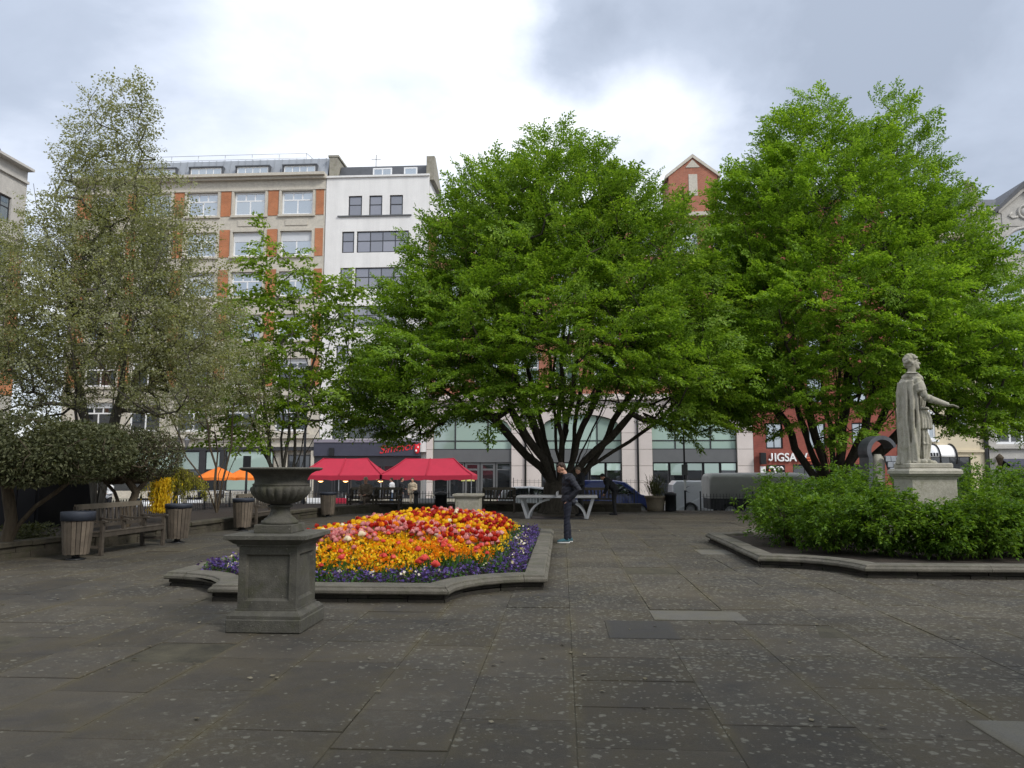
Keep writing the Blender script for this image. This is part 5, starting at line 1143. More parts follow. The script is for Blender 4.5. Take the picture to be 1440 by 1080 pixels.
hedge('dense clipped hedge tree at the left edge on a gnarled pale trunk', h1, crook(h1, [[(.0, 0, .15), (.06, 0, .35), (.10, .05, .5)], [(.02, .02, .15), (.12, .03, .4), (.42, .05, .75), (.75, .1, 1.0), (1.0, .2, 1.25)], [(-.03, 0, .15), (.02, 0, .45), (-.12, .1, .8), (-.3, .1, 1.2)], [(-.02, -.05, .15), (.04, -.04, .5), (.0, -.1, .9), (-.1, -.1, 1.3)]]),
      [(-9.9, 13.4, 2.05, 1.25, 1.1, .62), (-9.0, 13.9, 1.95, 1.0, 1.0, .58), (-10.7, 13.0, 2.05, 1.0, 1.0, .62), (-9.6, 14.9, 2.0, 1.0, 1.0, .55), (-9.4, 13.1, 1.75, .8, .7, .45)], 30000, .075, .12)
h2 = (-9.75, 16.9, .22)
hedge('clipped hedge tree with reddish bare twigs above the long bench', h2, crook(h2, [[(.0, 0, .2), (.05, 0, .5), (.2, 0, .9), (.5, .1, 1.3)], [(-.05, 0, .2), (-.12, 0, .5), (-.3, 0, .9), (-.6, 0, 1.2)], [(.08, .1, .2), (.15, .1, .5), (.1, .2, .9)], [(-.5, .1, .0), (-.45, .1, .4), (-.6, .1, .9), (-.9, .1, 1.3)]]),
      [(-10.0, 16.7, 2.0, 1.0, 1.0, .66), (-9.35, 17.0, 1.95, .72, .9, .60), (-10.6, 16.2, 2.0, .9, .9, .63)], 15000, .06, .085, 'olive_leaf', 1500)
# yellow weeping bush
wb = P(246, 705, 20.5); wy = (wb.x, 20.5, .2); wt = thing('weeping_bush', 'golden weeping bush with hanging yellow strands above the second bin', 'bush', wy)
m = MB(); parts = []; yp = []
m.tube([(0, 0, 0), (.03, 0, .6), (-.02, 0, 1.2), (0, 0, 1.35)], [.045, .04, .035, .03], 8); m.tube([(0, 0, 1.3), (-.05, -.3, 1.42), (-.08, -.6, 1.25), (-.08, -.63, .9)], [.02, .016, .012, .006], 6)
for k in range(130):
    a = random.uniform(0, 6.283); rr = random.uniform(.25, .82); h = random.uniform(1.32, 1.62) - rr * .22; z0 = 1.3; end = random.uniform(.55, 1.0); pts = []
    for s in range(9):
        f = s / 8; x = rr * min(1, f * 1.5) * (1 + .08 * f); z = z0 + (h - z0) * math.sin(min(1, f * 2) * math.pi / 2) - max(0, f - .35) / .65 * (h - end); pts.append((x * math.cos(a), x * math.sin(a), z))
    m.tube(pts, [.006 * (1 - .7 * s / 8) + .001 for s in range(9)], 3)
    for p0, p1 in zip(pts[1:], pts[2:]):
        for j in range(7): f = random.random(); parts.append([p0[i] + (p1[i] - p0[i]) * f + random.gauss(0, .015) for i in range(3)])
m.build('branches', M['bark_brown'], wt); pa = np.array(parts); v, q = leaves(pa, unit(len(pa)) + [0, 0, -.9], rng.uniform(.04, .075, len(pa)), .4); npmesh('foliage', v, q, M['willow'], wt)
yp = np.c_[rng.normal(-.08, .12, 3600), rng.normal(-.62, .07, 3600), rng.uniform(.36, 1.26, 3600)]; yp[:, 0] += .05 * np.sin(yp[:, 0] * 60); v, q = leaves(yp, unit(len(yp)) * .3 + [0, 0, -1], rng.uniform(.05, .10, len(yp)), .28); npmesh('yellow_strands', v, q, M['yellow_strand'], wt)
# low planting behind the wall
def tuft(x, y, n, r, h, label, mat='peony', leaf=.07):
    t = thing('low_plant', label, 'plant', (x, y, .23)); p = np.c_[rng.normal(0, r * .5, n), rng.normal(0, r * .5, n), rng.uniform(0, h, n) ** 1.0]; v, q = leaves(p, unit(n) * [1, 1, .5] + [0, 0, .4], rng.uniform(leaf * .6, leaf * 1.3, n), .5, rng.uniform(-1, 1, n)); npmesh('foliage', v, q, M[mat], t)
tuft(-10.6, 14.9, 900, .5, .3, 'low dark plant in the shade behind the left wall', 'olive_leaf', .08)
# two more of the same trees stand behind the viewer and throw their shade over the near paving
for src, (x, y), rz, lab in ((bigtree, (11.5, -4.5), 1.2, 'broad tree of the same kind standing behind the viewer to the right'), (talltree, (-7.5, -8.5), 2.6, 'tall tree of the same kind standing behind the viewer to the left')):
    o = copy_tree(src); o.location = (x, y, -.02); o.rotation_euler.z = rz; o['label'] = lab

# fallen leaves and petals on the paving, mostly under the trees and along the kerbs
n = 900; p = np.c_[rng.uniform(-8, 12, n), rng.uniform(5, 30, n), np.full(n, .012)]; k = ~in_bed(BED1, p[:, 0], p[:, 1], -.05) & ~in_bed(BED2, p[:, 0], p[:, 1], -.05) & (p[:, 0] > -8.2); p = p[k]
v, q = leaves(p, unit(len(p)) * [1, 1, .08], rng.uniform(.03, .07, len(p)), .6, rng.normal(0, .2, len(p)), .05, -.05)
tag(npmesh('fallen_leaves', v, q, M['fallen']), 'small dry leaves and petals fallen on the paving', 'leaves', None, 'stuff')
# ------------------------------------------------------------------ statue on its pedestal
g = P(1299, 660, 15.0); SX = g.x
sp = thing('statue_pedestal', 'pale square stone pedestal rising from the shrubs under the statue', 'pedestal', (SX, 15, .2))
m = MB(); m.bbox(-.50, .50, -.50, .50, 0, .22, .01); m.build('base', M['statue'], sp)
m = MB(); m.bbox(-.395, .395, -.395, .395, .22, 1.245, .008); m.build('die', M['statue'], sp)
m = MB(); m.loft([[(-q, -q, z), (q, -q, z), (q, q, z), (-q, q, z)] for q, z in ((.397, 1.245), (.405, 1.26), (.415, 1.285), (.445, 1.31), (.455, 1.335), (.475, 1.345), (.475, 1.40), (.46, 1.415), (.45, 1.43), (.36, 1.445))], 0, False); m.build('cap', M['statue'], sp)
stt = thing('statue', 'pale weathered stone statue in a Roman cloak with one arm held out', 'statue', (SX, 15, .2 + 1.44))
m = MB(); m.bbox(-.41, .38, -.34, .34, 0, .10, .02); m.build('statue_base', M['statue'], stt)
def fold_shell(m, z_list, prof, a0, a1, n, thick, amp, freq, ph):
    """hanging cloth: a thick open shell round the figure, folds deepen downwards"""
    rings = []
    for z, (cx, cy, rx, ry, k) in zip(z_list, prof):
        out = []; inn = []
        for i in range(n + 1):
            a = R(a0 + (a1 - a0) * i / n); f = 1 + k * amp * (math.sin(freq * a + ph + z * 1.1) + .5 * math.sin(freq * 1.7 * a + z * 2.3 + ph))
            out.append((cx + rx * f * math.cos(a), cy + ry * f * math.sin(a), z)); inn.append((cx + (rx * f - thick) * math.cos(a), cy + (ry * f - thick) * math.sin(a), z))
        rings.append(out + inn[::-1])
    m.loft(rings, 0, True)
m = MB()
m.ball((-.12, 0, 2.01), (.120, .102, .145)); m.ball((-.055, 0, 1.965), (.072, .072, .10)); m.ball((.03, 0, 1.985), (.028, .02, .03)); m.ball((-.005, 0, 1.905), (.045, .045, .035)); m.ball((.005, 0, 2.045), (.02, .06, .018))
m.ball((.012, 0, 1.935), (.02, .03, .012)); m.ball((-.10, -.105, 1.99), (.025, .015, .035)); m.ball((-.10, .105, 1.99), (.025, .015, .035))
for k in range(70):                                         # curls
    d = Vector((random.gauss(-.45, .6), random.gauss(0, .7), random.gauss(.5, .6))).normalized()
    if d.x > .55 and d.z < .75: continue
    m.ball((-.125 + d.x * .125, d.y * .108, 2.02 + d.z * .142), random.uniform(.022, .036), 8)
m.tube([(-.12, -.06, 2.11), (-.02, -.09, 2.08), (.0, 0, 2.11), (-.02, .09, 2.08), (-.12, .06, 2.11)], .018, 6)   # laurel band
m.tube([(-.13, 0, 1.66), (-.12, 0, 1.80), (-.10, 0, 1.93)], [.10, .075, .078], 12)
m.ball((-.10, 0, 1.50), (.20, .25, .25)); m.ball((-.06, 0, 1.30), (.175, .21, .24)); m.ball((-.02, -.11, 1.50), (.11, .11, .09)); m.ball((-.02, .11, 1.50), (.11, .11, .09))
m.ball((-.09, -.24, 1.63), (.10, .10, .11)); m.ball((-.11, .24, 1.63), (.10, .10, .11))
for z in (1.10, 1.02): m.lathe([(.205, 0), (.225, .02), (.205, .04)], 24, (-.06, 0, z))
# skirt of leather straps
for k in range(22):
    a = 2 * math.pi * k / 22; c, s_ = math.cos(a), math.sin(a)
    m.tube([(-.06 + .19 * c, .2 * s_, 1.04), (-.05 + .225 * c, .235 * s_, .90), (-.05 + .245 * c, .255 * s_, .735)], [.034, .036, .03], 6)
m.lathe([(.20, .76), (.23, .8), (.21, 1.05), (.19, 1.08)], 24, (-.06, 0, 0))
# legs, boots
m.tube([(-.03, -.11, .84), (.03, -.12, .50), (.02, -.12, .42), (-.02, -.12, .10)], [.115, .082, .078, .058], 12); m.ball((-.02, -.12, .30), (.085, .075, .15)); m.tube([(-.06, -.12, .075), (.08, -.13, .07), (.20, -.135, .05)], [.055, .055, .035], 10)
m.tube([(-.05, .12, .84), (.12, .13, .50), (.05, .13, .10)], [.115, .08, .058], 12); m.tube([(.01, .13, .075), (.17, .15, .065), (.27, .16, .05)], [.055, .05, .035], 10)
m.lathe([(.085, .44), (.098, .46), (.085, .49)], 16, (.02, -.12, 0))
# arm held out, five fingers
m.tube([(-.07, -.25, 1.66), (-.02, -.29, 1.50), (.07, -.30, 1.33)], [.098, .085, .068], 12); m.tube([(.07, -.30, 1.33), (.20, -.28, 1.27), (.50, -.22, 1.17)], [.07, .066, .040], 12)
m.lathe([(.10, -.03), (.11, 0), (.10, .03)], 16, (-.01, -.285, 1.46)); m.tube([(-.05, -.27, 1.58), (.015, -.29, 1.43)], [.118, .098], 12)
m.ball((.555, -.21, 1.155), (.058, .042, .024))
for k, (dy, L) in enumerate(((-.03, .088), (-.01, .10), (.012, .095), (.032, .078))): m.tube([(.59, -.21 + dy, 1.148), (.59 + L * .6, -.21 + dy * 1.2, 1.138), (.59 + L, -.21 + dy * 1.3, 1.118 - .008 * k)], [.015, .013, .010], 7)
m.tube([(.53, -.245, 1.16), (.575, -.265, 1.165), (.61, -.268, 1.15)], [.017, .015, .011], 7)
# other arm gathers the cloak
m.tube([(-.10, .25, 1.64), (-.16, .33, 1.42), (-.10, .34, 1.25), (.05, .27, 1.22)], [.09, .08, .065, .05], 12)
# cloak: shoulder roll, long fall to the ground, gathered edge
zs = [1.70, 1.60, 1.45, 1.25, 1.0, .75, .5, .25, .08]
pr = [(-.13, 0, .20, .26, .15), (-.14, 0, .255, .30, .5), (-.14, 0, .275, .30, .9), (-.13, 0, .28, .295, 1.1), (-.13, 0, .285, .30, 1.2), (-.13, 0, .285, .30, 1.3), (-.13, 0, .285, .305, 1.35), (-.13, 0, .30, .315, 1.4), (-.14, 0, .34, .345, 1.5)]
fold_shell(m, zs, pr, 97, 264, 110, .05, .075, 15, .4)
for (x, y, dx, ph) in ((-.12, -.29, .03, 0), (-.16, -.315, -.03, 1), (-.21, -.305, .02, 2.2), (-.27, -.27, -.03, 3), (-.33, -.21, .02, 4), (-.39, -.12, -.02, 5)):
    m.tube([(x, y, 1.66 - .1 * abs(x)), (x + dx * .5, y - .01, 1.3), (x + dx, y - .015, .9), (x + dx * .4, y - .02, .5), (x - dx * .3, y - .03, .14), (x + dx, y - .05, .1)], [.03, .036, .038, .036, .04, .045], 8)
m.tube([(-.30, -.12, 1.70), (-.20, -.24, 1.75), (-.06, -.24, 1.74), (.03, -.12, 1.69), (.05, .05, 1.66)], [.055, .065, .062, .05, .05], 10)
for (z, dz) in ((1.60, .04), (1.50, .06)): m.tube([(-.32, -.18, z + dz), (-.2, -.305, z), (-.06, -.30, z + dz * 1.4)], [.03, .036, .028], 8)
m.tube([(-.02, -.32, .13), (.10, -.27, .12), (.22, -.20, .10)], [.055, .05, .03], 8); m.tube([(-.3, -.2, .12), (-.15, -.33, .12), (0, -.33, .12)], [.05, .06, .05], 8)
def cloth(co, n):
    if co.z > 1.78: return Vector((co.x * .95, co.y * .95, co.z))
    if co.x > .2: return Vector((co.x * .9, co.y * .82, co.z))
    a = math.atan2(co.y, co.x + .13); w = math.sin(a * 19 + 1.6 * math.sin(co.z * 2.1) + co.z * 1.3) * .6 + math.sin(a * 31 - co.z * 2.7 + 2 * math.sin(co.z * 3.3)) * .4
    co = co + n * .013 * w * min(1, (1.8 - co.z) * 2); return Vector((co.x * .9, co.y * .82, co.z))
remeshed(m, 'figure', M['statue'], .011, stt, (0, 0, .0), (0, 0, R(-17)), 2, cloth)

# ------------------------------------------------------------------ benches
def bench(label, x, y, rz, L, arms=2, group='slatted wooden benches', mat='bench_wood'):
    t = thing('wooden_bench', label, 'bench', (x, y, 0), rz, group); W = M[mat]
    xs = [.035 + (L - .07) * k / (arms - 1) for k in range(arms)]
    legs = xs if arms <= 3 else [xs[0], xs[-1]]
    for lx in legs:
        m = MB(); m.bbox(lx - .035, lx + .035, .0, .07, 0, .63, .006); m.build('leg', W, t)
        m = MB(); m.beam((lx, .50, 0), (lx, .52, .45), .07, .07, (1, 0, 0)); m.beam((lx, .52, .44), (lx, .60, .92), .065, .065, (1, 0, 0)); m.build('leg', W, t)
        m = MB(); m.box(lx - .02, lx + .02, .07, .49, .14, .19); m.box(lx - .02, lx + .02, .07, .5, .36, .41); m.build('stretcher', W, t)
    for lx in xs:
        m = MB(); pr = [(-.05, .615), (-.06, .64), (-.03, .66), (.05, .665), (.2, .645), (.4, .655), (.55, .685), (.55, .65), (.4, .62), (.2, .61), (.05, .625)]
        m.prism(pr, lx - .04, lx + .04, 'x'); m.build('armrest', W, t)
        if lx not in legs: m = MB(); m.beam((lx, .05, .44), (lx, .05, .63), .05, .06, (1, 0, 0)); m.build('arm_post', W, t)
    m = MB(); m.box(.03, L - .03, .015, .05, .35, .43); m.build('front_rail', W, t)
    sl = MB(); sl.bbox(0, L, -.045, .045, -.012, .012, .004); me = sl.mesh('seat_slat', W)
    for k in range(5): link('seat_slat', me, t, (0, .05 + .1 * k, .445 - .008 * k), (R(-3), 0, 0))
    m = MB(); m.beam((.02, .595, .905), (L - .02, .595, .905), .05, .10, (0, 0, 1)); m.build('top_rail', M['bench_pale'] if mat == 'bench_wood' else W, t)
    m = MB(); m.beam((.02, .545, .52), (L - .02, .545, .52), .04, .06); m.build('bottom_rail', W, t)
    bs = MB(); bs.beam((0, .55, .54), (0, .59, .87), .055, .018, (0, 1, 0)); me = bs.mesh('back_slat', W); n = max(6, int(L / .13))
    for k in range(n): link('back_slat', me, t, (.1 + (L - .2) * k / (n - 1), 0, 0))
    return t
bench('long weathered bench with scrolled arms between the two nearest bins', -8.66, 14.25, R(88), 2.2, 4)
bench('bench half hidden behind the third wooden bin', -8.35, 20.9, R(88), 2.1, 2)
for (px0, px1, lab) in ((487, 562, 'far bench with a person sitting on it'), (676, 724, 'far bench behind the small stone plinth'), (818, 866, 'far pale bench behind the table tennis table')):
    a = P(px0, 700, 29.7); c = P(px1, 700, 29.7); bench(lab, a.x, 29.7, 0, c.x - a.x, 2 if c.x - a.x < 1.6 else 3)

# ------------------------------------------------------------------ slatted litter bins
def bin_(label, x, y, liner=True):
    t = thing('litter_bin', label, 'bin', (x, y, 0), random.uniform(0, 1), 'round slatted wooden bins')
    m = MB(); m.lathe([(.16, 0), (.16, .02), (.07, .035), (.06, .09), (.2, .10), (.2, .12)], 16); m.build('foot', M['black_metal'], t)
    m = MB(); m.lathe([(.18, .12), (.235, .80), (.235, .83), (.21, .83), (.16, .14)], 20, cap=False); m.lathe([(.17, .13), (.01, .13)], 20, cap=False); m.build('inner_drum', M['bin_liner'], t)
    s = MB(); s.add([(.195, -.029, .10), (.195, .029, .10), (.252, .036, .76), (.252, -.036, .76), (.215, -.029, .10), (.215, .029, .10), (.274, .036, .76), (.274, -.036, .76)],
                    [(0, 1, 2, 3), (4, 7, 6, 5), (0, 3, 7, 4), (1, 5, 6, 2), (3, 2, 6, 7), (0, 4, 5, 1)])
    me = s.mesh('slat', M['slat_wood'])
    for k in range(20): link('slat', me, t, (0, 0, random.uniform(-.008, .008)), (0, 0, 2 * math.pi * k / 20))
    m = MB(); m.lathe([(.258, .70 if liner else .77), (.285, .70 if liner else .77), (.292, .845), (.285, .862), (.255, .862), (.25, .80)], 28, cap=False); m.build('top_band', M['bin_liner'], t)
    return t
bin_('slatted wooden bin with a deep dark blue top band, nearest at the left', -8.82, 13.72, True)
for (x, y, l) in ((-8.62, 17.05, 'slatted wooden bin at the far end of the long bench'), (-8.6, 20.55, 'slatted wooden bin left of the urn pedestal beside the second bench'), (-8.15, 26.7, 'small far slatted bin to the right of the urn')): bin_(l, x, y, False)
def drum(px, y, h, r, lab):
    g = P(px, 700, y); t = thing('black_bin', lab, 'bin', (g.x, y, 0), 0, None); m = MB(); m.lathe([(r * .95, 0), (r, .02), (r, h - .12), (r * 1.06, h - .12), (r * 1.06, h - .02), (r * .9, h)], 18); m.build('body', M['black_metal'], t)
    m = MB(); m.lathe([(r * .7, h - .005), (r * .5, h + .03), (.01, h + .04)], 18); m.build('lid', M['black_metal'], t)
drum(620, 29.2, .78, .23, 'round black bin among the far railings behind the tulips'); drum(943, 31.4, .72, .22, 'square shouldered black bin just right of the plant pot')
g = P(585, 700, 29.0); t = thing('bollard', 'slim dark post among the far benches behind the tulips', 'bollard', (g.x, 29.0, 0)); m = MB(); m.tube([(0, 0, 0), (0, 0, .74)], .085, 10); m.build('post', M['black_metal'], t); m = MB(); m.lathe([(.1, .72), (.11, .78), (.07, .84), (.01, .86)], 12); m.build('cap', M['black_metal'], t)

# ------------------------------------------------------------------ table tennis table
a = P(727, 697, 26.0); c = P(841, 697, 26.0); TL = c.x - a.x
tt = thing('table_tennis_table', 'grey metal outdoor table tennis table on slanted and arched legs', 'table', ((a.x + c.x) / 2, 26.6, 0), R(-2)); h = TL / 2
m = MB(); m.bbox(-h, h, -.76, .76, .70, .765, .01); m.build('table_top', M['table_grey'], tt)
m = MB(); m.box(-.012, .012, -.85, .85, .766, .90); m.build('net_plate', M['table_grey'], tt)
for s_ in (-1, 1):
    m = MB()
    for y in (-.55, .55): m.beam((s_ * (h - .14), y, .70), (s_ * (h - .36), y, .0), .09, .09, (0, 1, 0))
    m.build('leg', M['steel'], tt); m = MB()
    for y in (-.55, .55):
        pts = [Vector((s_ * (h - .40) - s_ * (.85 * (1 - math.cos(R(t)))) , y, .66 * math.sin(R(t)))) for t in range(0, 81, 8)]
        for p0, p1 in zip(pts, pts[1:]): m.beam(p0, p1, .06, .05, (0, 1, 0))
    m.build('arched_strut', M['steel'], tt)
m = MB(); m.box(-h + .3, h - .3, -.62, .62, .004, .02); m.build('base_plate', M['black_metal'], tt)

# ------------------------------------------------------------------ railings
def railing(label, path, z0, z1, step=.13, spike=True, name='iron_railing', mat='rail_metal', group='iron railings'):
    o = path[0]; t = thing(name, label, 'railing', (o[0], o[1], 0)); H = z1 - z0
    b = MB(); w = .0085
    b.box(-w, w, -w, w, 0, H - .06)
    if spike: b.add([(-.014, -.014, H - .06), (.014, -.014, H - .06), (.014, .014, H - .06), (-.014, .014, H - .06), (0, 0, H)], [(0, 1, 4), (1, 2, 4), (2, 3, 4), (3, 0, 4), (3, 2, 1, 0)])
    bm_ = b.mesh('bar', M[mat]); p = MB(); p.box(-.024, .024, -.024, .024, 0, H + .02); p.lathe([(.026, H + .02), (.034, H + .045), (.02, H + .075), (.003, H + .085)], 8); pm = p.mesh('post', M[mat])
    r = MB(); bars = 0
    for (xa, ya), (xb, yb) in zip(path, path[1:]):
        A = Vector((xa - o[0], ya - o[1], 0)); B = Vector((xb - o[0], yb - o[1], 0)); L = (B - A).length; n = max(1, round(L / step)); ang = math.atan2(yb - ya, xb - xa)
        for k in range(n):
            q = A + (B - A) * k / n
            if k % 16 == 0: link('post', pm, t, (q.x, q.y, z0), (0, 0, ang))
            elif bars < 300: link('bar', bm_, t, (q.x, q.y, z0), (random.gauss(0, .006), random.gauss(0, .006), ang)); bars += 1
        for z in (z0 + .07, z1 - .12): r.beam((A.x, A.y, z), (B.x, B.y, z), .035, .012)
    r.build('rail', M[mat], t); return t
railing('dark railing along the left side behind the wall and the bench', [(-12.6, 20.5), (-12.6, 31.2)], .23, .80)
railing('dark railing along the back of the garden below the red canopies', [(-12.5, 31.35), (3.1, 31.35)], .24, .80, .12)
a = P(985, 700, 31.9); railing('dark railing before the grey lorry at the right of the gap', [(a.x, 31.9), (13.5, 31.9)], .0, .70, .13)
a = P(722, 690, 55.8); c = P(905, 690, 55.8)
railing('tall thin railing against the foot of the pink stone building', [(a.x, 55.8), (c.x, 55.8)], STREET + .12, 1.02, .30, True)

# ------------------------------------------------------------------ street posts
def lamp(px, Y, ytop, lab):
    g = P(px, ytop, Y); t = thing('street_lamp', lab, 'street lamp', (g.x, Y, STREET), 0); H = g.z - STREET
    m = MB(); m.tube([(0, 0, 0), (0, 0, .9), (0, 0, 1.0), (0, 0, H - .35)], [.10, .095, .062, .05], 10); m.build('post', M['black_metal'], t)
    m = MB(); m.lathe([(.05, H - .36), (.09, H - .33), (.10, H - .28), (.24, H - .10), (.27, H - .07), (.16, H - .02), (.04, H + .08), (.01, H + .12)], 14); m.build('lamp_head', M['black_metal'], t)
    m = MB(); m.lathe([(.12, H - .29), (.2, H - .13)], 14); m.build('lamp_shade', M['glass_grey'], t)
lamp(432, 33.4, 520, 'tall black lamp post just right of the slim tree'); lamp(260, 34.5, 440, 'black post with a teal foot in front of the pale building')
g = P(963.5, 700, 33.6); t = thing('sign_post', 'thin black post with a small grey plate near the silver van', 'sign post', (g.x, 33.6, STREET)); m = MB(); m.tube([(0, 0, 0), (0, 0, P(963, 600, 33.6).z - STREET)], .04, 8); m.build('post', M['black_metal'], t)
m = MB(); za = P(963, 668, 33.6).z - STREET; m.bbox(-.13, .13, -.07, -.045, za, za + .45, .01); m.build('sign_plate', M['grey_panel'], t); m = MB(); m.bbox(-.05, .05, -.06, -.044, za - .65, za - .2, .005); m.build('notice', M['white_letter'], t)
g = P(347, 660, 33.0); t = thing('sign_board', 'narrow black notice board on a post left of the urn', 'sign', (g.x, 33.0, STREET)); m = MB(); m.tube([(0, 0, 0), (0, 0, g.z - STREET)], .05, 8); m.build('post', M['black_metal'], t); m = MB(); m.bbox(-.16, .16, -.05, .05, g.z - STREET, P(347, 641, 33).z - STREET, .01); m.build('board', M['black_metal'], t)

# crowd barriers
def barrier(px, Y, i):
    g = P(px, 700, Y); t = thing('crowd_barrier', ['grey crowd barrier at the left below the orange parasols', 'grey crowd barrier in the middle below the orange parasols', 'grey crowd barrier beside the black lamp post'][i], 'barrier', (g.x, Y, STREET), R(2), 'crowd barriers in the street')
    m = MB(); m.tube([(-1.1, 0, .12), (-1.1, 0, .95), (-.95, 0, 1.08), (.95, 0, 1.08), (1.1, 0, .95), (1.1, 0, .12), (-1.1, 0, .12)], .022, 6); m.build('frame', M['steel'], t)
    b = MB(); b.tube([(0, 0, .12), (0, 0, 1.08)], .009, 5); me = b.mesh('bar', M['steel'])
    for k in range(17): link('bar', me, t, (-.98 + 1.96 * k / 16, 0, 0))
    for s_ in (-.7, .7): m = MB(); m.beam((s_, -.3, .015), (s_, .3, .015), .05, .03); m.beam((s_, 0, .0), (s_, 0, .14), .04, .03, (0, 1, 0)); m.build('foot', M['steel'], t)
for i, px in enumerate((291, 345, 400)): barrier(px, 42.5, i)

# ------------------------------------------------------------------ red canopies, orange parasols
def gazebo(px0, px1, Y, lab):
    a = P(px0, 672, Y); c = P(px1, 672, Y); L = c.x - a.x; W = 3.0; zt = P(px0, 644.5, Y).z - STREET; ze = P(px0, 668, Y).z - STREET; zv = P(px0, 674.5, Y).z - STREET
    t = thing('red_canopy', lab, 'canopy', (a.x, Y, STREET), 0, 'red pop up canopies outside the bar')
    m = MB(); r0, r1 = L * .235, L * .765; N = 10; front = []; 
    def edge(xa, za, xb, zb, sag):
        return [(xa + (xb - xa) * k / N, za + (zb - za) * k / N - sag * math.sin(math.pi * k / N)) for k in range(N + 1)]
    top_l = (r0, W / 2, zt); top_r = (r1, W / 2, zt); C = [(0, 0, ze), (L, 0, ze), (L, W, ze), (0, W, ze)]
    def panel(p, q, r_, s_, n=10):                     # slack cloth between four corners
        vs = []; 
        for i in range(n + 1):
            for j in range(n + 1):
                u, v = i / n, j / n; x = Vector(p) * (1 - u) * (1 - v) + Vector(q) * u * (1 - v) + Vector(r_) * u * v + Vector(s_) * (1 - u) * v
                x.z -= .10 * math.sin(math.pi * v) * (1 - .3 * v) + .03 * math.sin(math.pi * u) * (1 - v); vs.append(x)
        m.add(vs, [(i * (n + 1) + j, (i + 1) * (n + 1) + j, (i + 1) * (n + 1) + j + 1, i * (n + 1) + j + 1) for i in range(n) for j in range(n)], 0, True)
    panel(C[0], C[1], top_r, top_l); panel(C[2], C[3], top_l, top_r); panel(C[1], C[2], top_r, top_r); panel(C[3], C[0], top_l, top_l); m.build('roof_cloth', M['canopy_red'], t)
    m = MB(); 
    for (p, q) in ((0, 1), (1, 2), (2, 3), (3, 0)):
        A, B = Vector(C[p]), Vector(C[q]); n = 24; vs = []
        for k in range(n + 1):
            x = A + (B - A) * k / n; o_ = Vector((0, 0, -.03 * math.sin(math.pi * k / n))); vs += [x + o_, x + o_ + Vector((0, 0, zv - ze + .03 * math.sin(k * 1.7)))]
        m.add(vs, [(2 * k, 2 * k + 2, 2 * k + 3, 2 * k + 1) for k in range(n)], 0, True)
    m.build('valance', M['canopy_red'], t)
    m = MB()
    for p, q in ((C[0], top_l), (C[1], top_r), (top_l, top_r), ((L / 2, 0, ze - .02), (L / 2, W / 2, zt))):
        p, q = Vector(p), Vector(q); m.tube([p + (q - p) * f - Vector((0, 0, .055 * math.sin(math.pi * f) - .02)) for f in (0, .25, .5, .75, 1)], .03, 6)
    m.build('seam', M['canopy_red'], t)
    pl = MB(); pl.box(-.025, .025, -.025, .025, 0, ze - .02); me = pl.mesh('leg', M['steel'])
    for x in (.06, L / 2, L - .06):
        for y in (.06, W - .06): link('leg', me, t, (x, y, 0))
    return t
gazebo(416, 537, 48.5, 'red pop up canopy partly behind the urn, nearer the lamp post'); gazebo(534, 664, 48.5, 'red pop up canopy under the bar sign and grey doors')
for i, px in enumerate((451, 486, 535)):
    g = P(px, 676, 49.8); t = thing('heat_lamp', ['glowing heater lamp under the canopy beside the urn', 'glowing heater lamp in the middle of the left canopy', 'glowing heater lamp where the canopies meet'][i], 'lamp', g, 0, 'glowing lamps under the red canopies'); m = MB(); m.lathe([(.05, .1), (.26, .0), (.24, -.02)], 12, cap=False); m.build('lamp_shade', M['steel'], t); m = MB(); m.lathe([(.2, 0), (.12, -.07), (.01, -.1)], 12); m.build('bulb', M['lamp_glow'], t)
    m = MB(); m.tube([(0, 0, .1), (0, 0, .5)], .012, 5); m.build('cord', M['black_metal'], t)
def parasol(px, Y, lab, rad=1.5):
    zt = P(px, 656.5, Y).z - STREET; ze = P(px, 671, Y).z - STREET; g = P(px, 660, Y); t = thing('orange_parasol', lab, 'parasol', (g.x, Y, STREET), .2, 'orange cafe parasols')
    m = MB(); n = 8; vs = [(0, 0, zt)]; 
    for ring in (0.5, 1.0):
        for k in range(n * 4):
            a = 2 * math.pi * k / (n * 4); sc = 1 - .07 * (math.sin(4 * a) ** 2); vs.append((rad * ring * sc * math.cos(a), rad * ring * sc * math.sin(a), zt + (ze - zt) * (ring ** 1.15) - .03 * math.sin(4 * a) ** 2 * ring))
    N = n * 4; fs = [(0, 1 + k, 1 + (k + 1) % N) for k in range(N)] + [(1 + k, 1 + N + k, 1 + N + (k + 1) % N, 1 + (k + 1) % N) for k in range(N)]; m.add(vs, fs, 0, True)
    b0 = len(m.v); m.add([v for v in vs[1 + N:]] + [(v[0] * .995, v[1] * .995, v[2] - .16) for v in vs[1 + N:]], [(k, (k + 1) % N, N + (k + 1) % N, N + k) for k in range(N)], 0, True)
    m.build('canopy', M['canopy_orange'], t); m = MB(); m.tube([(0, 0, 0), (0, 0, zt + .06)], .035, 8); m.build('pole', M['bench_pale'], t); m = MB(); m.lathe([(.3, 0), (.3, .06), (.05, .1)], 12); m.build('base', M['black_metal'], t)
    for k in range(8): a = R(45 * k); m = MB(); m.beam((0, 0, zt - .06), (rad * .93 * math.cos(a), rad * .93 * math.sin(a), ze + .0), .02, .02); m.build('rib', M['bench_pale'], t)
parasol(307, 45.5, 'nearer orange cafe parasol at the left', 1.25); parasol(346, 46.5, 'second orange parasol partly hidden by the urn', 1.2)

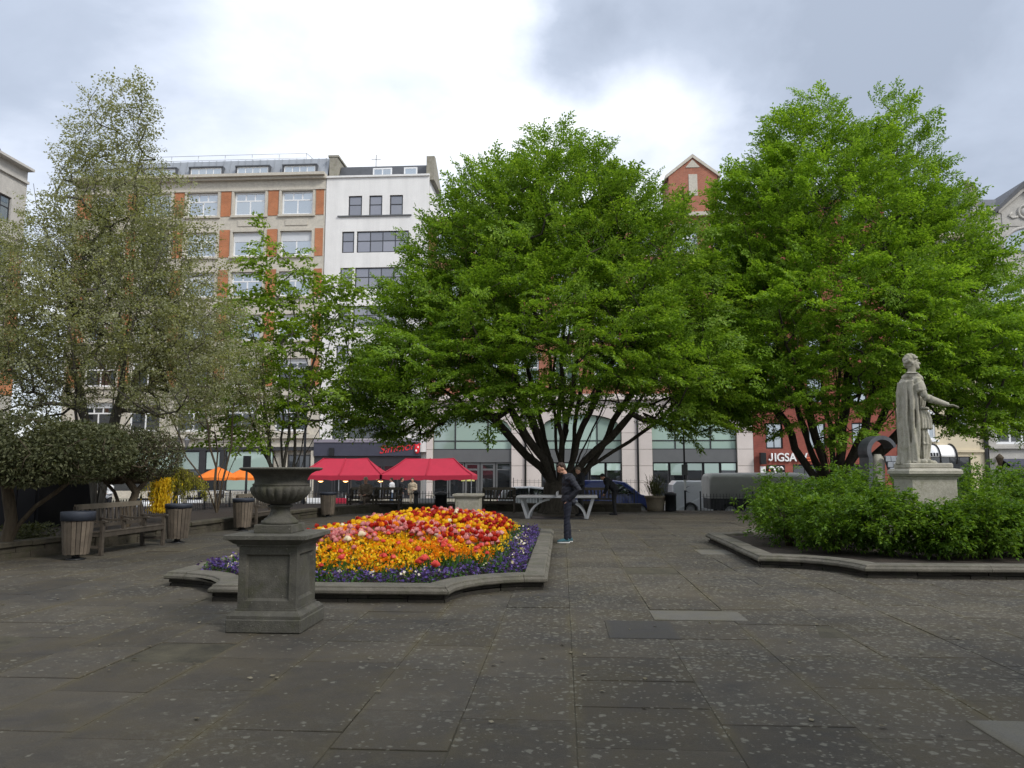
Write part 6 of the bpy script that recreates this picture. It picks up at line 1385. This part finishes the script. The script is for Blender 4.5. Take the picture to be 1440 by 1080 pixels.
# ------------------------------------------------------------------ vehicles
def side_windows(t, polys, W, belt, top, tum, name='side_window'):
    for s_ in (-1, 1):
        for poly in polys:
            def yy(z): return s_ * (W * (1 - tum * max(0, (z - belt) / (top - belt))) + .006)
            m = MB(); n = len(poly); vs = [(x, yy(z), z) for x, z in poly] + [(x, yy(z) - s_ * .03, z) for x, z in poly]
            m.add(vs, [tuple(range(n)) if s_ > 0 else tuple(range(n))[::-1]] + [(i, (i + 1) % n, (i + 1) % n + n, i + n) for i in range(n)]); m.build(name, M['glass_dark'], t)
def body_shell(prof, W, belt, top, tum, mat, t, inset=.05):
    cx = sum(p[0] for p in prof) / len(prof); cz = sum(p[1] for p in prof) / len(prof); rings = []
    for (y, k) in ((-1, 1.), (-.985, .5), (-.95, .12), (-.9, 0), (.9, 0), (.95, .12), (.985, .5), (1, 1.)):
        ring = []
        for x, z in prof:
            d = Vector((cx - x, cz - z)); d = d.normalized() * inset * k if d.length > .01 else d
            zz = z + d.y; ring.append((x + d.x, y * W * (1 - tum * max(0, (zz - belt) / (top - belt))), zz))
        rings.append(ring)
    m = MB(); m.loft(rings, 0, False); return m.build('body', mat, t)
def wheel(t, x, y, r):
    w = MB(); w.lathe([(r * .62, -.1), (r * .95, -.1), (r, -.07), (r, .07), (r * .95, .1), (r * .62, .1)], 22, cap=False); o = w.build('wheel', M['rubber'], t, (x, y, r), (math.pi / 2, 0, 0))
    w = MB(); w.lathe([(r * .64, -.085), (r * .5, -.06), (r * .2, -.075), (.01, -.08)], 14, cap=False); w.lathe([(r * .64, .085), (r * .5, .06), (r * .2, .075), (.01, .08)], 14, cap=False); w.build('rim', M['steel'], o)
def arch(x, r, n=7): return [(x + r * math.cos(math.pi - math.pi * k / n), .22 + r * 1.05 * math.sin(math.pi * k / n)) for k in range(n + 1)]
def vehicle(name, label, cat_, X, Y, mat, prof_top, wheels, W, belt, top, tum, sidewin, wind, L, rz=0.):
    t = thing(name, label, cat_, (X, Y, STREET), rz)
    bottom = [(0.05, .22)] + [p for wx in wheels for p in arch(wx, .37)] + [(L - .05, .22)]
    body_shell(bottom + prof_top, W, belt, top, tum, mat, t); side_windows(t, sidewin, W, belt, top, tum)
    for (x0, z0, x1, z1) in wind:          # windscreen and rear window lie on the sloped edge
        def yw(z): return W * (1 - tum * max(0, (z - belt) / (top - belt))) - .10
        d = Vector((x1 - x0, z1 - z0)).normalized(); nn = Vector((-d.y, d.x)) * .02
        if (nn.x > 0) != (x0 > L / 2): nn = -nn
        m = MB(); m.add([(x0 + nn.x, -yw(z0), z0 + nn.y), (x0 + nn.x, yw(z0), z0 + nn.y), (x1 + nn.x, yw(z1), z1 + nn.y), (x1 + nn.x, -yw(z1), z1 + nn.y), (x0 - nn.x, -yw(z0), z0 - nn.y), (x0 - nn.x, yw(z0), z0 - nn.y), (x1 - nn.x, yw(z1), z1 - nn.y), (x1 - nn.x, -yw(z1), z1 - nn.y)],
                        [(0, 1, 2, 3), (7, 6, 5, 4), (0, 4, 5, 1), (1, 5, 6, 2), (2, 6, 7, 3), (3, 7, 4, 0)]); m.build('windscreen', M['glass_dark'], t)
    for wx in wheels:
        for s_ in (-1, 1): wheel(t, wx, s_ * (W - .1), .33)
    for s_ in (-1, 1):
        m = MB(); m.ball((L - .07, s_ * (W - .25), .68), (.07, .15, .09), 10); m.build('headlight', M['white_letter'], t); m = MB(); m.box(.0, .03, s_ * (W - .14) - .06, s_ * (W - .14) + .06, .75, 1.05); m.build('tail_light', M['red_letter'], t)
        m = MB(); m.ball((L * .66, s_ * (W + .06), belt + .08), (.05, .09, .07), 8); m.build('wing_mirror', M['black_metal'], t)
    m = MB(); m.box(-.03, .06, -W * .9, W * .9, .28, .5); m.box(L - .06, L + .03, -W * .9, W * .9, .28, .5); m.build('bumper', M['grey_panel'], t); return t
a = P(701, 690, 37)
vehicle('hatchback_car', 'small white hatchback parked behind the big tree trunk', 'car', a.x, 37, M['paint_white'],
        [(3.95, .55), (3.85, .78), (2.95, .97), (2.25, 1.40), (1.6, 1.47), (.75, 1.45), (.25, 1.30), (.05, .95), (.0, .55)], (.72, 3.15), .84, .92, 1.47, .2,
        [[(.45, .98), (.55, 1.26), (1.0, 1.38), (1.45, 1.39), (1.45, .98)], [(1.52, .98), (1.52, 1.39), (2.15, 1.33), (2.7, .98)]], [(2.9, 1.0, 2.32, 1.38)], 4.0)
a = P(798, 690, 38.5)
vehicle('blue_van', 'dark blue small van with a sloping windscreen parked behind the table tennis table', 'van', a.x, 38.5, M['paint_blue'],
        [(4.35, .6), (4.25, .88), (3.5, 1.08), (2.75, 1.66), (2.3, 1.74), (.2, 1.74), (.05, 1.6), (.0, .6)], (.8, 3.5), .9, 1.0, 1.74, .14,
        [[(2.0, 1.08), (2.0, 1.58), (2.55, 1.56), (3.2, 1.08)]], [(3.42, 1.12, 2.85, 1.6)], 4.4)
a = P(941, 690, 40)
sv = vehicle('silver_van', 'silver panel van with a dark swoosh on its side behind the plant pot', 'van', a.x, 40, M['paint_silver'],
        [(4.75, .6), (4.65, .95), (4.0, 1.12), (3.4, 1.62), (3.0, 1.70), (.25, 1.70), (.06, 1.5), (.0, .6)], (.9, 3.8), .93, 1.0, 1.70, .12,
        [[(2.7, 1.08), (2.7, 1.55), (3.2, 1.52), (3.75, 1.08)]], [(3.95, 1.14, 3.45, 1.58)], 4.8)
m = MB(); sw = [(.95 + .28 * math.cos(R(q)), 1.28 + .16 * math.sin(R(q))) for q in range(60, 300, 12)]; vs = []
for i, (x, z) in enumerate(sw): w = .035 * math.sin(math.pi * i / (len(sw) - 1)) + .006; vs += [(x - w, -.915 + .05 * max(0, (z - 1) / .7), z), (x + w, -.915 + .05 * max(0, (z - 1) / .7), z)]
m.add([(x, y - .022, z) for x, y, z in vs], [(2 * i, 2 * i + 1, 2 * i + 3, 2 * i + 2) for i in range(len(sw) - 1)]); m.build('swoosh_logo', M['navy_panel'], sv)
# lorry with a grey sheeted body
a = P(992, 690, 36); LX = a.x; lr = thing('sheeted_lorry', 'grey tarpaulin covered lorry body behind the railings and shrubs', 'lorry', (LX, 36, STREET))
m = MB(); zt = P(992, 665, 36).z - STREET; zb = P(992, 700, 36).z - STREET; rings = []
for x, k in ((0, .16), (.05, .06), (.16, 0), (1.4, 0), (2.7, .0), (4.0, 0), (4.2, .05)):
    ring = []
    for s_, y in ((0, -1.05), (1, -1.05), (2, -.95), (3, -.7), (4, .7), (5, .95), (6, 1.05), (7, 1.05)):
        z = {0: zb, 1: zt - .22, 2: zt - .07, 3: zt, 4: zt, 5: zt - .07, 6: zt - .22, 7: zb}[s_]; sag = .02 * math.sin(x * 4 + s_)
        ring.append((x, y * (1 - k * .4), z - (k if z > zb else 0) + (sag if z > zb else 0)))
    rings.append(ring)
m.loft(rings, 0, True); m.build('tarpaulin', M['tarp'], lr)
m = MB(); m.box(.05, 6.2, -.9, .9, .5, zb); m.build('chassis', M['black_metal'], lr)
m = MB(); m.prism([(4.4, .45), (6.3, .45), (6.3, 1.2), (6.0, 2.0), (4.4, 2.05)], -1.0, 1.0, 'y'); m.build('cab', M['paint_white'], lr)
m = MB(); m.prism([(5.0, 1.25), (5.95, 1.25), (5.8, 1.85), (5.0, 1.88)], -1.01, 1.01, 'y'); m.build('cab_window', M['glass_dark'], lr)
for x in (.9, 1.75, 5.4):
    for s_ in (-1, 1): wheel(lr, x, s_ * .88, .40)
# scooters
def scooter(px, Y, rz, lab):
    g = P(px, 705, Y); t = thing('motor_scooter', lab, 'scooter', (g.x, Y, STREET), rz, 'scooters parked beyond the railing')
    for x in (-.62, .62): w = MB(); w.lathe([(.13, -.05), (.22, -.05), (.24, 0), (.22, .05), (.13, .05)], 16, cap=False); w.lathe([(.14, -.03), (.01, -.03)], 12, cap=False); w.build('wheel', M['rubber'], t, (x, 0, .24), (math.pi / 2, 0, 0))
    m = MB(); m.loft([[(x, y * w, z0 + (z1 - z0) * f) for y, f in ((-1, 0), (-1, .6), (-.6, 1), (.6, 1), (1, .6), (1, 0))] for x, w, z0, z1 in ((-.85, .06, .55, .72), (-.6, .17, .40, .78), (-.1, .18, .32, .76), (.08, .16, .26, .42), (.38, .18, .26, .40), (.50, .19, .3, .95), (.56, .10, .5, 1.0))], 0, True); m.build('fairing', M['paint_white'], t)
    m = MB(); m.bbox(-.72, .05, -.15, .15, .76, .86, .04); m.build('seat', M['black_cloth'], t); m = MB(); m.tube([(.62, 0, .24), (.50, 0, 1.0)], .03, 6); m.tube([(.42, -.33, 1.08), (.50, 0, 1.02), (.42, .33, 1.08)], .018, 6); m.build('handlebar', M['black_metal'], t)
    m = MB(); m.bbox(-.95, -.65, -.18, .18, .88, 1.15, .04); m.build('top_box', M['black_metal'], t); m = MB(); m.add([(.56, -.17, 1.0), (.56, .17, 1.0), (.44, .14, 1.38), (.44, -.14, 1.38), (.57, -.17, 1.0), (.57, .17, 1.0), (.45, .14, 1.38), (.45, -.14, 1.38)], [(0, 1, 2, 3), (7, 6, 5, 4), (0, 4, 5, 1), (2, 6, 7, 3)]); m.build('windshield', M['glass_grey'], t)
scooter(214, 37, R(15), 'white scooter nearest the hedge beyond the railing'); scooter(236, 38, R(10), 'white scooter right behind the yellow weeping bush'); scooter(264, 38.5, R(170), 'white scooter beyond the second wooden bin')
# ------------------------------------------------------------------ people
def figure(label, loc, rz, J, top='jacket', legs='jeans', hair='hair', shoe='black_cloth', vox=.014, skirt=None, cap=None, bulk=1.0, beard=False, sole=None):
    """one continuous body; jacket, trousers, hair and shoes are its children. Faces +x, left is +y"""
    t = thing('person', label, 'person', loc, rz); V = Vector
    d = {k: V(v) for k, v in J.items()}; hd = d['head']; face = d.get('face', V((1, 0, 0))).normalized(); upv = (hd - d['neck']).normalized(); upv = (upv - face * upv.dot(face)).normalized(); side = upv.cross(face)
    rt = Matrix((face, side, upv)).transposed()
    def hp(x, y, z): return hd + rt @ V((x, y, z))
    m = MB()
    m.ball(hd + rt @ V((-.008, 0, .022)), (.096, .076, .102), 16, rt); m.ball(hp(.028, 0, -.045), (.062, .056, .072), 14, rt); m.ball(hp(.062, 0, -.085), (.03, .032, .028), 10, rt)
    m.ball(hp(.098, 0, -.012), (.018, .013, .026), 8, rt); m.ball(hp(.107, 0, -.026), (.013, .014, .011), 8, rt); m.ball(hp(.082, 0, .022), (.015, .05, .012), 8, rt); m.ball(hp(.088, 0, -.058), (.012, .024, .008), 8, rt)
    for s_ in (-1, 1): m.ball(hp(-.01, s_ * .077, -.008), (.02, .01, .032), 8, rt); m.ball(hp(.083, s_ * .03, .004), (.010, .013, .008), 8, rt)
    m.tube([d['neck'] - V((0, 0, .06)), d['neck'] + (hd - d['neck']) * .3, hd - upv * .05], [.062, .056, .055], 12)
    m.tube([d['pelvis'], (d['pelvis'] + d['chest']) / 2, d['chest'], d['neck'] - V((0, 0, .05))], [.10, .09, .09, .06], 12)
    for s_ in 'LR':
        sh, el, wr = d['sh' + s_], d['el' + s_], d['wr' + s_]; hp_, kn, an = d['hip' + s_], d['kn' + s_], d['an' + s_]
        m.tube([d['chest'] + (sh - d['chest']) * .5 - V((0, 0, .03)), sh - V((0, 0, .03))], [.06, .04], 10); m.tube([sh - V((0, 0, .03)), el, wr], [.042, .036, .028], 10)
        hv = (wr - el).normalized(); hs = hv.cross(V((0, 0, 1))); hs = hs.normalized() if hs.length > .1 else V((0, 1, 0)); pl = wr + hv * .05
        m.ball(pl, (.036, .036, .036), 8)
        for k, (o_, L) in enumerate(((-.027, .065), (-.009, .078), (.009, .074), (.026, .058))): m.tube([pl + hs * o_ + hv * .01, pl + hs * o_ * 1.1 + hv * (.02 + L * .6), pl + hs * o_ + hv * (.02 + L) - hv.cross(hs) * .018], [.011, .010, .008], 6)
        m.tube([wr + hs * .02 + hv * .01, pl + hs * .05 + hv * .02, pl + hs * .055 + hv * .05], [.014, .012, .009], 6)
        m.tube([d['pelvis'], hp_, kn, an], [.10, .085, .055, .04], 12); tv = d.get('toe' + s_, V((1, 0, 0))).normalized(); m.tube([an - V((0, 0, .035)) - tv * .04, an - V((0, 0, .05)) + tv * .15], [.036, .026], 8)
    remeshed(m, 'body', M['skin'], vox, t, smooth_it=2)
    m = MB(); B = bulk; pe, ch = d['pelvis'], d['chest']; mid = (pe + ch) / 2
    shv = (d['shL'] - d['shR']).normalized(); spn = (ch - pe).normalized(); fw = shv.cross(spn).normalized(); r2 = Matrix((fw, shv, spn)).transposed()
    m.ball(ch + spn * .05, (.15 * B, .205 * B, .20), 14, r2); m.ball(mid + spn * .02, (.145 * B, .185 * B, .21), 14, r2); m.ball(pe + spn * .03, (.132 * B, .18 * B, .15), 14, r2); m.ball(pe - spn * .03, (.135 * B, .178 * B, .085), 14, r2)
    m.tube([d['neck'] - V((0, 0, .09)), d['neck'] + (hd - d['neck']) * .12], [.085, .072], 12)
    for s_ in 'LR':
        sh, el, wr = d['sh' + s_], d['el' + s_], d['wr' + s_]; m.tube([ch + (sh - ch) * .45 + spn * .05, sh], [.115 * B, .092 * B], 12); m.tube([sh, sh + (el - sh) * .5, el, el + (wr - el) * .5, wr], [.09 * B, .074 * B, .068 * B, .06 * B, .048 * B], 12)
    if skirt:
        for p in skirt: m.ball(V(p[:3]), p[3:6], 12)
    def crease(co, n):
        w = math.sin(co.z * 46 + co.x * 17 + math.sin(co.y * 23) * 2) * .5 + math.sin(co.z * 83 - co.y * 31 + co.x * 40) * .5; return co + n * w * .0045
    remeshed(m, 'jacket' if top != 'white_cloth' else 'shirt', M[top], vox, t, smooth_it=2, disp=crease)
    m = MB(); m.ball(d['pelvis'] - V((0, 0, .0)), (.12, .165, .12), 14)
    for s_ in 'LR': 
        hp_, kn, an = d['hip' + s_], d['kn' + s_], d['an' + s_]; m.tube([d['pelvis'] + (hp_ - d['pelvis']) * .6, hp_, hp_ + (kn - hp_) * .5, kn, kn + (an - kn) * .45, an - V((0, 0, .015))], [.11, .098, .084, .066, .066, .055], 12)
    remeshed(m, 'trousers', M[legs], vox, t, smooth_it=2, disp=crease)
    for s_ in 'LR':
        an = d['an' + s_]; tv = d.get('toe' + s_, V((1, 0, 0))).normalized(); z0 = an.z - .085
        base = V((an.x, an.y, 0)); m = MB(); sd = V((-tv.y, tv.x, 0)); rings = []
        for f, w, hgt in ((-.075, .028, .055), (-.05, .04, .085), (.0, .042, .10), (.06, .045, .075), (.13, .05, .055), (.18, .042, .045), (.205, .02, .035)):
            c = base + tv * f; rings.append([tuple(c + sd * (w * yy) + V((0, 0, z0 + .02 + hgt * zz))) for yy, zz in ((-1, 0), (-1, .45), (-.6, .95), (0, 1.05), (.6, .95), (1, .45), (1, 0))])
        m.loft(rings, 0, True); so = m.build('shoe', M[shoe], t)
        m = MB(); rings = [[(p[0], p[1], z0 + .001 if i in (0, 1) else z0 + .026) for i, p in enumerate((r[0], r[-1], tuple(V(r[-1]) + sd * .004), tuple(V(r[0]) - sd * .004)))] for r in rings]; m.loft(rings, 0, False); m.build('sole', M[sole or shoe], so)
    m = MB(); m.ball(hp(-.034, 0, .042), (.092, .084, .094), 14, rt); m.ball(hp(.035, 0, .104), (.052, .06, .028), 10, rt); m.ball(hp(-.06, 0, -.01), (.055, .068, .07), 10, rt)
    for k in range(40):
        q = V((random.gauss(-.2, .7), random.gauss(0, .7), random.gauss(.7, .4))).normalized()
        if q.x > .25 and q.z < .78: continue
        m.ball(hp(-.02 + q.x * .095, q.y * .078, .04 + q.z * .094), random.uniform(.014, .024), 6)
    if beard: m.ball(hp(.052, 0, -.088), (.05, .053, .045), 10, rt); m.ball(hp(.092, 0, -.05), (.012, .03, .007), 8, rt)
    remeshed(m, 'hair', M[hair], vox * .8, t, smooth_it=1)
    return t
def stand(**k):
    J = dict(head=(.05, 0, 1.66), face=(1, 0, -.1), neck=(.0, 0, 1.50), chest=(0, 0, 1.30), pelvis=(0, 0, .96), shL=(0, .19, 1.43), shR=(0, -.19, 1.43), elL=(-.03, .25, 1.14), elR=(-.03, -.25, 1.14), wrL=(.06, .23, .90), wrR=(.06, -.23, .90),
             hipL=(0, .09, .92), hipR=(0, -.09, .92), knL=(.02, .1, .50), knR=(.02, -.1, .50), anL=(-.02, .1, .085), anR=(-.02, -.1, .085)); J.update(k); return J
g = G(797, 763)
figure('man in dark jacket and navy jeans bowing over the tulip bed', (g.x + .02, g.y, 0.003), R(190),
       stand(head=(.125, 0, 1.64), face=(.86, .06, -.5), neck=(.035, 0, 1.515), chest=(-.035, 0, 1.30), pelvis=(-.01, 0, .96), shL=(-.01, .18, 1.45), shR=(-.03, -.18, 1.45), elL=(-.21, .27, 1.18), elR=(-.25, -.26, 1.18), wrL=(-.01, .165, .955), wrR=(-.03, -.17, .955), hipL=(-.005, .095, .92), hipR=(-.015, -.095, .92), knL=(.035, .10, .5), knR=(-.01, -.10, .5), anL=(.05, .11, .085), anR=(-.06, -.11, .085)),
       'jacket', 'jeans', 'hair', 'teal', .010, skirt=[(-.10, .0, .90, .10, .17, .10), (-.15, -.1, .90, .06, .08, .07)], beard=True, sole='sole', bulk=1.12)
g = P(817, 700, 27.9)
figure('person in black standing behind the bowing man, mostly hidden by him', (g.x, 27.9, 0), R(200), stand(head=(.10, 0, 1.60), face=(.8, 0, -.5), neck=(.04, 0, 1.46), wrL=(.25, .15, 1.05), elL=(.02, .25, 1.12)), 'black_cloth', 'black_cloth', 'brown_cloth', 'black_cloth', .018)
g = P(864, 700, 28.6)
figure('person all in black bending over beside the far bench', (g.x, 28.6, 0), R(175), stand(head=(.40, 0, 1.36), face=(.6, 0, -.8), neck=(.30, 0, 1.30), chest=(.19, 0, 1.16), pelvis=(-.03, 0, .92), shL=(.24, .19, 1.25), shR=(.24, -.19, 1.25), elL=(.26, .24, .98), elR=(.28, -.24, .98), wrL=(.36, .15, .78), wrR=(.36, -.15, .78), hipL=(-.03, .09, .9), hipR=(-.03, -.09, .9)), 'black_cloth', 'black_cloth', 'black_cloth', 'black_cloth', .018, bulk=1.1)
def sit(**k):
    J = dict(head=(.06, 0, 1.22), face=(1, 0, -.25), neck=(.0, 0, 1.06), chest=(-.02, 0, .86), pelvis=(-.04, 0, .53), shL=(0, .19, 1.0), shR=(0, -.19, 1.0), elL=(.1, .25, .74), elR=(.1, -.25, .74), wrL=(.30, .12, .68), wrR=(.30, -.12, .68),
             hipL=(.02, .09, .52), hipR=(.02, -.09, .52), knL=(.44, .12, .52), knR=(.44, -.12, .54), anL=(.42, .12, .085), anR=(.46, -.12, .085)); J.update(k); return J
g = P(514, 700, 29.9)
figure('person in brown sitting on the far bench with one leg crossed', (g.x, 29.95, 0), R(-100), sit(knR=(.42, .0, .62), anR=(.62, .12, .44)), 'brown_cloth', 'brown_cloth', 'beige_cloth', 'black_cloth', .018, bulk=1.1)
for (px, Y, rz, top, legs, hair, lab) in ((551, 45.5, 170, 'white_cloth', 'blue_cloth', 'hair', 'person in a white top under the right canopy'), (564, 46.5, 20, 'black_cloth', 'blue_cloth', 'hair', 'person in dark clothes between the white and beige figures'), (580, 45.0, 260, 'beige_cloth', 'beige_cloth', 'hair', 'person in a beige coat under the right canopy'), (153, 36.5, 250, 'white_cloth', 'black_cloth', 'hair', 'person with dark hair seen through the hedge stems')):
    g = P(px, 700, Y); figure(lab, (g.x, Y, STREET), R(rz), stand(wrL=(.25, .16, 1.1), elL=(.02, .24, 1.12)), top, legs, hair, 'black_cloth', .022)

# tables and chairs outside the bar
for i, px in enumerate((462, 505, 548, 606)):
    g = P(px, 705, 46.8); t = thing('cafe_table', ['round cafe table beside the urn rim', 'round cafe table behind the seated person', 'round cafe table near the person in white', 'round cafe table at the right below the canopy'][i], 'table', (g.x, 46.8, STREET), 0, 'cafe tables under the canopies')
    m = MB(); m.lathe([(.01, .70), (.34, .70), (.35, .72), (.34, .74), (.01, .74)], 18); m.build('table_top', M['plinth'], t); m = MB(); m.tube([(0, 0, .02), (0, 0, .7)], .03, 6); m.lathe([(.2, 0), (.2, .02), (.03, .05)], 12); m.build('stand', M['black_metal'], t)
    for s_ in (-1, 1):
        c = thing('cafe_chair', ['dark', 'grey'][s_ > 0] + ' cafe chair ' + ['left', 'right'][s_ > 0] + ' of the ' + ['table beside the urn', 'table behind the seated person', 'table near the person in white', 'rightmost cafe table'][i], 'chair', (g.x + s_ * .62, 46.8, STREET), 0, 'cafe chairs under the canopies'); mt = M['bench_wood'] if s_ < 0 else M['grey_panel']
        m = MB(); m.bbox(-.2, .2, -.2, .2, .44, .47, .01); m.build('seat', mt, c); m = MB(); m.bbox(s_ * .2 - .015, s_ * .2 + .015, -.2, .2, .6, .86, .01); m.build('backrest', mt, c)
        for x in (-.18, .18):
            for y in (-.18, .18): m = MB(); m.tube([(x, y, 0), (x, y, .86 if x * s_ > 0 else .44)], .014, 5); m.build('leg', M['black_metal'], c)
for px in (444, 474, 599):
    g = P(px, 708, 44.6); t = thing('cafe_screen', {444: 'white low screen panel beside the urn stem', 474: 'red low screen panel behind the far bench', 599: 'grey low screen panel before the pale pier'}[px], 'screen', (g.x, 44.6, STREET)); m = MB(); m.bbox(-.55, .55, -.02, .02, .12, .62, .01); m.build('panel', {444: M['white_letter'], 474: M['canopy_red'], 599: M['grey_panel']}[px], t)
    for x in (-.5, .5): m = MB(); m.tube([(x, 0, 0), (x, 0, .8)], .02, 6); m.build('post', M['steel'], t)

# dark sculpture: a curled hood over a pale stone core with a tiled wing
g = P(1236, 660, 24.0); sc = thing('garden_sculpture', 'dark curled metal hood sculpture with a tiled wing, left of the statue', 'sculpture', (g.x, 24, 0), R(5))
zt = P(1236, 613, 24).z
m = MB(); ins = []; out = []
for k in range(15):
    a = R(205 - k * 13.5); r1 = .46; out.append((-.02 + r1 * math.cos(a), zt - r1 + r1 * math.sin(a))); ins.append((.0 + (r1 - .11) * math.cos(a), zt - r1 - .01 + (r1 - .11) * math.sin(a)))
poly = [(-.52, 0), (-.50, .7)] + out + ins[::-1] + [(-.36, .6), (-.36, 0)]; m.prism(poly, -.3, .3, 'y'); m.build('hood', M['copper'], sc)
m = MB(); m.loft([[(-.02 + w * math.cos(2 * math.pi * k / 16), w * .9 * math.sin(2 * math.pi * k / 16), z) for k in range(16)] for w, z in ((.34, 0), (.30, .3), (.2, .7), (.16, 1.2), (.2, zt - .75), (.1, zt - .55))], 0, True); m.build('stone_core', M['statue'], sc)
for i in range(3):
    for j in range(8):
        z = zt - .62 - j * .17; x = .06 + j * .055 + .16 * i; m = MB(); m.bbox(x, x + .15, -.33 + .005 * i, -.29 + .005 * i, z - .155, z, .008); m.build('tile', M['zinc'], sc)
m = MB(); m.prism([(.04, zt - .6), (.56, zt - .6), (.98, .55), (.46, .55)], -.29, -.2, 'y'); m.build('wing', M['copper'], sc)

# black kiosk behind the hedge at the left
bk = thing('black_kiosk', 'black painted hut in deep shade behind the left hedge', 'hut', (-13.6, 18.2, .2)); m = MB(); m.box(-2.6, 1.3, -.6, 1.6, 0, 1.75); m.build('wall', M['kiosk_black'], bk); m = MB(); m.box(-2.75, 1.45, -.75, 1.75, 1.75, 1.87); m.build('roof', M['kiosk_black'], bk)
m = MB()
for k in range(6): pass
for k in range(8): m = MB(); m.box(-2.5 + k * .47, -2.5 + k * .47 + .44, -.63, -.602, .06, 1.70); m.build('panel', M['kiosk_black'], bk)
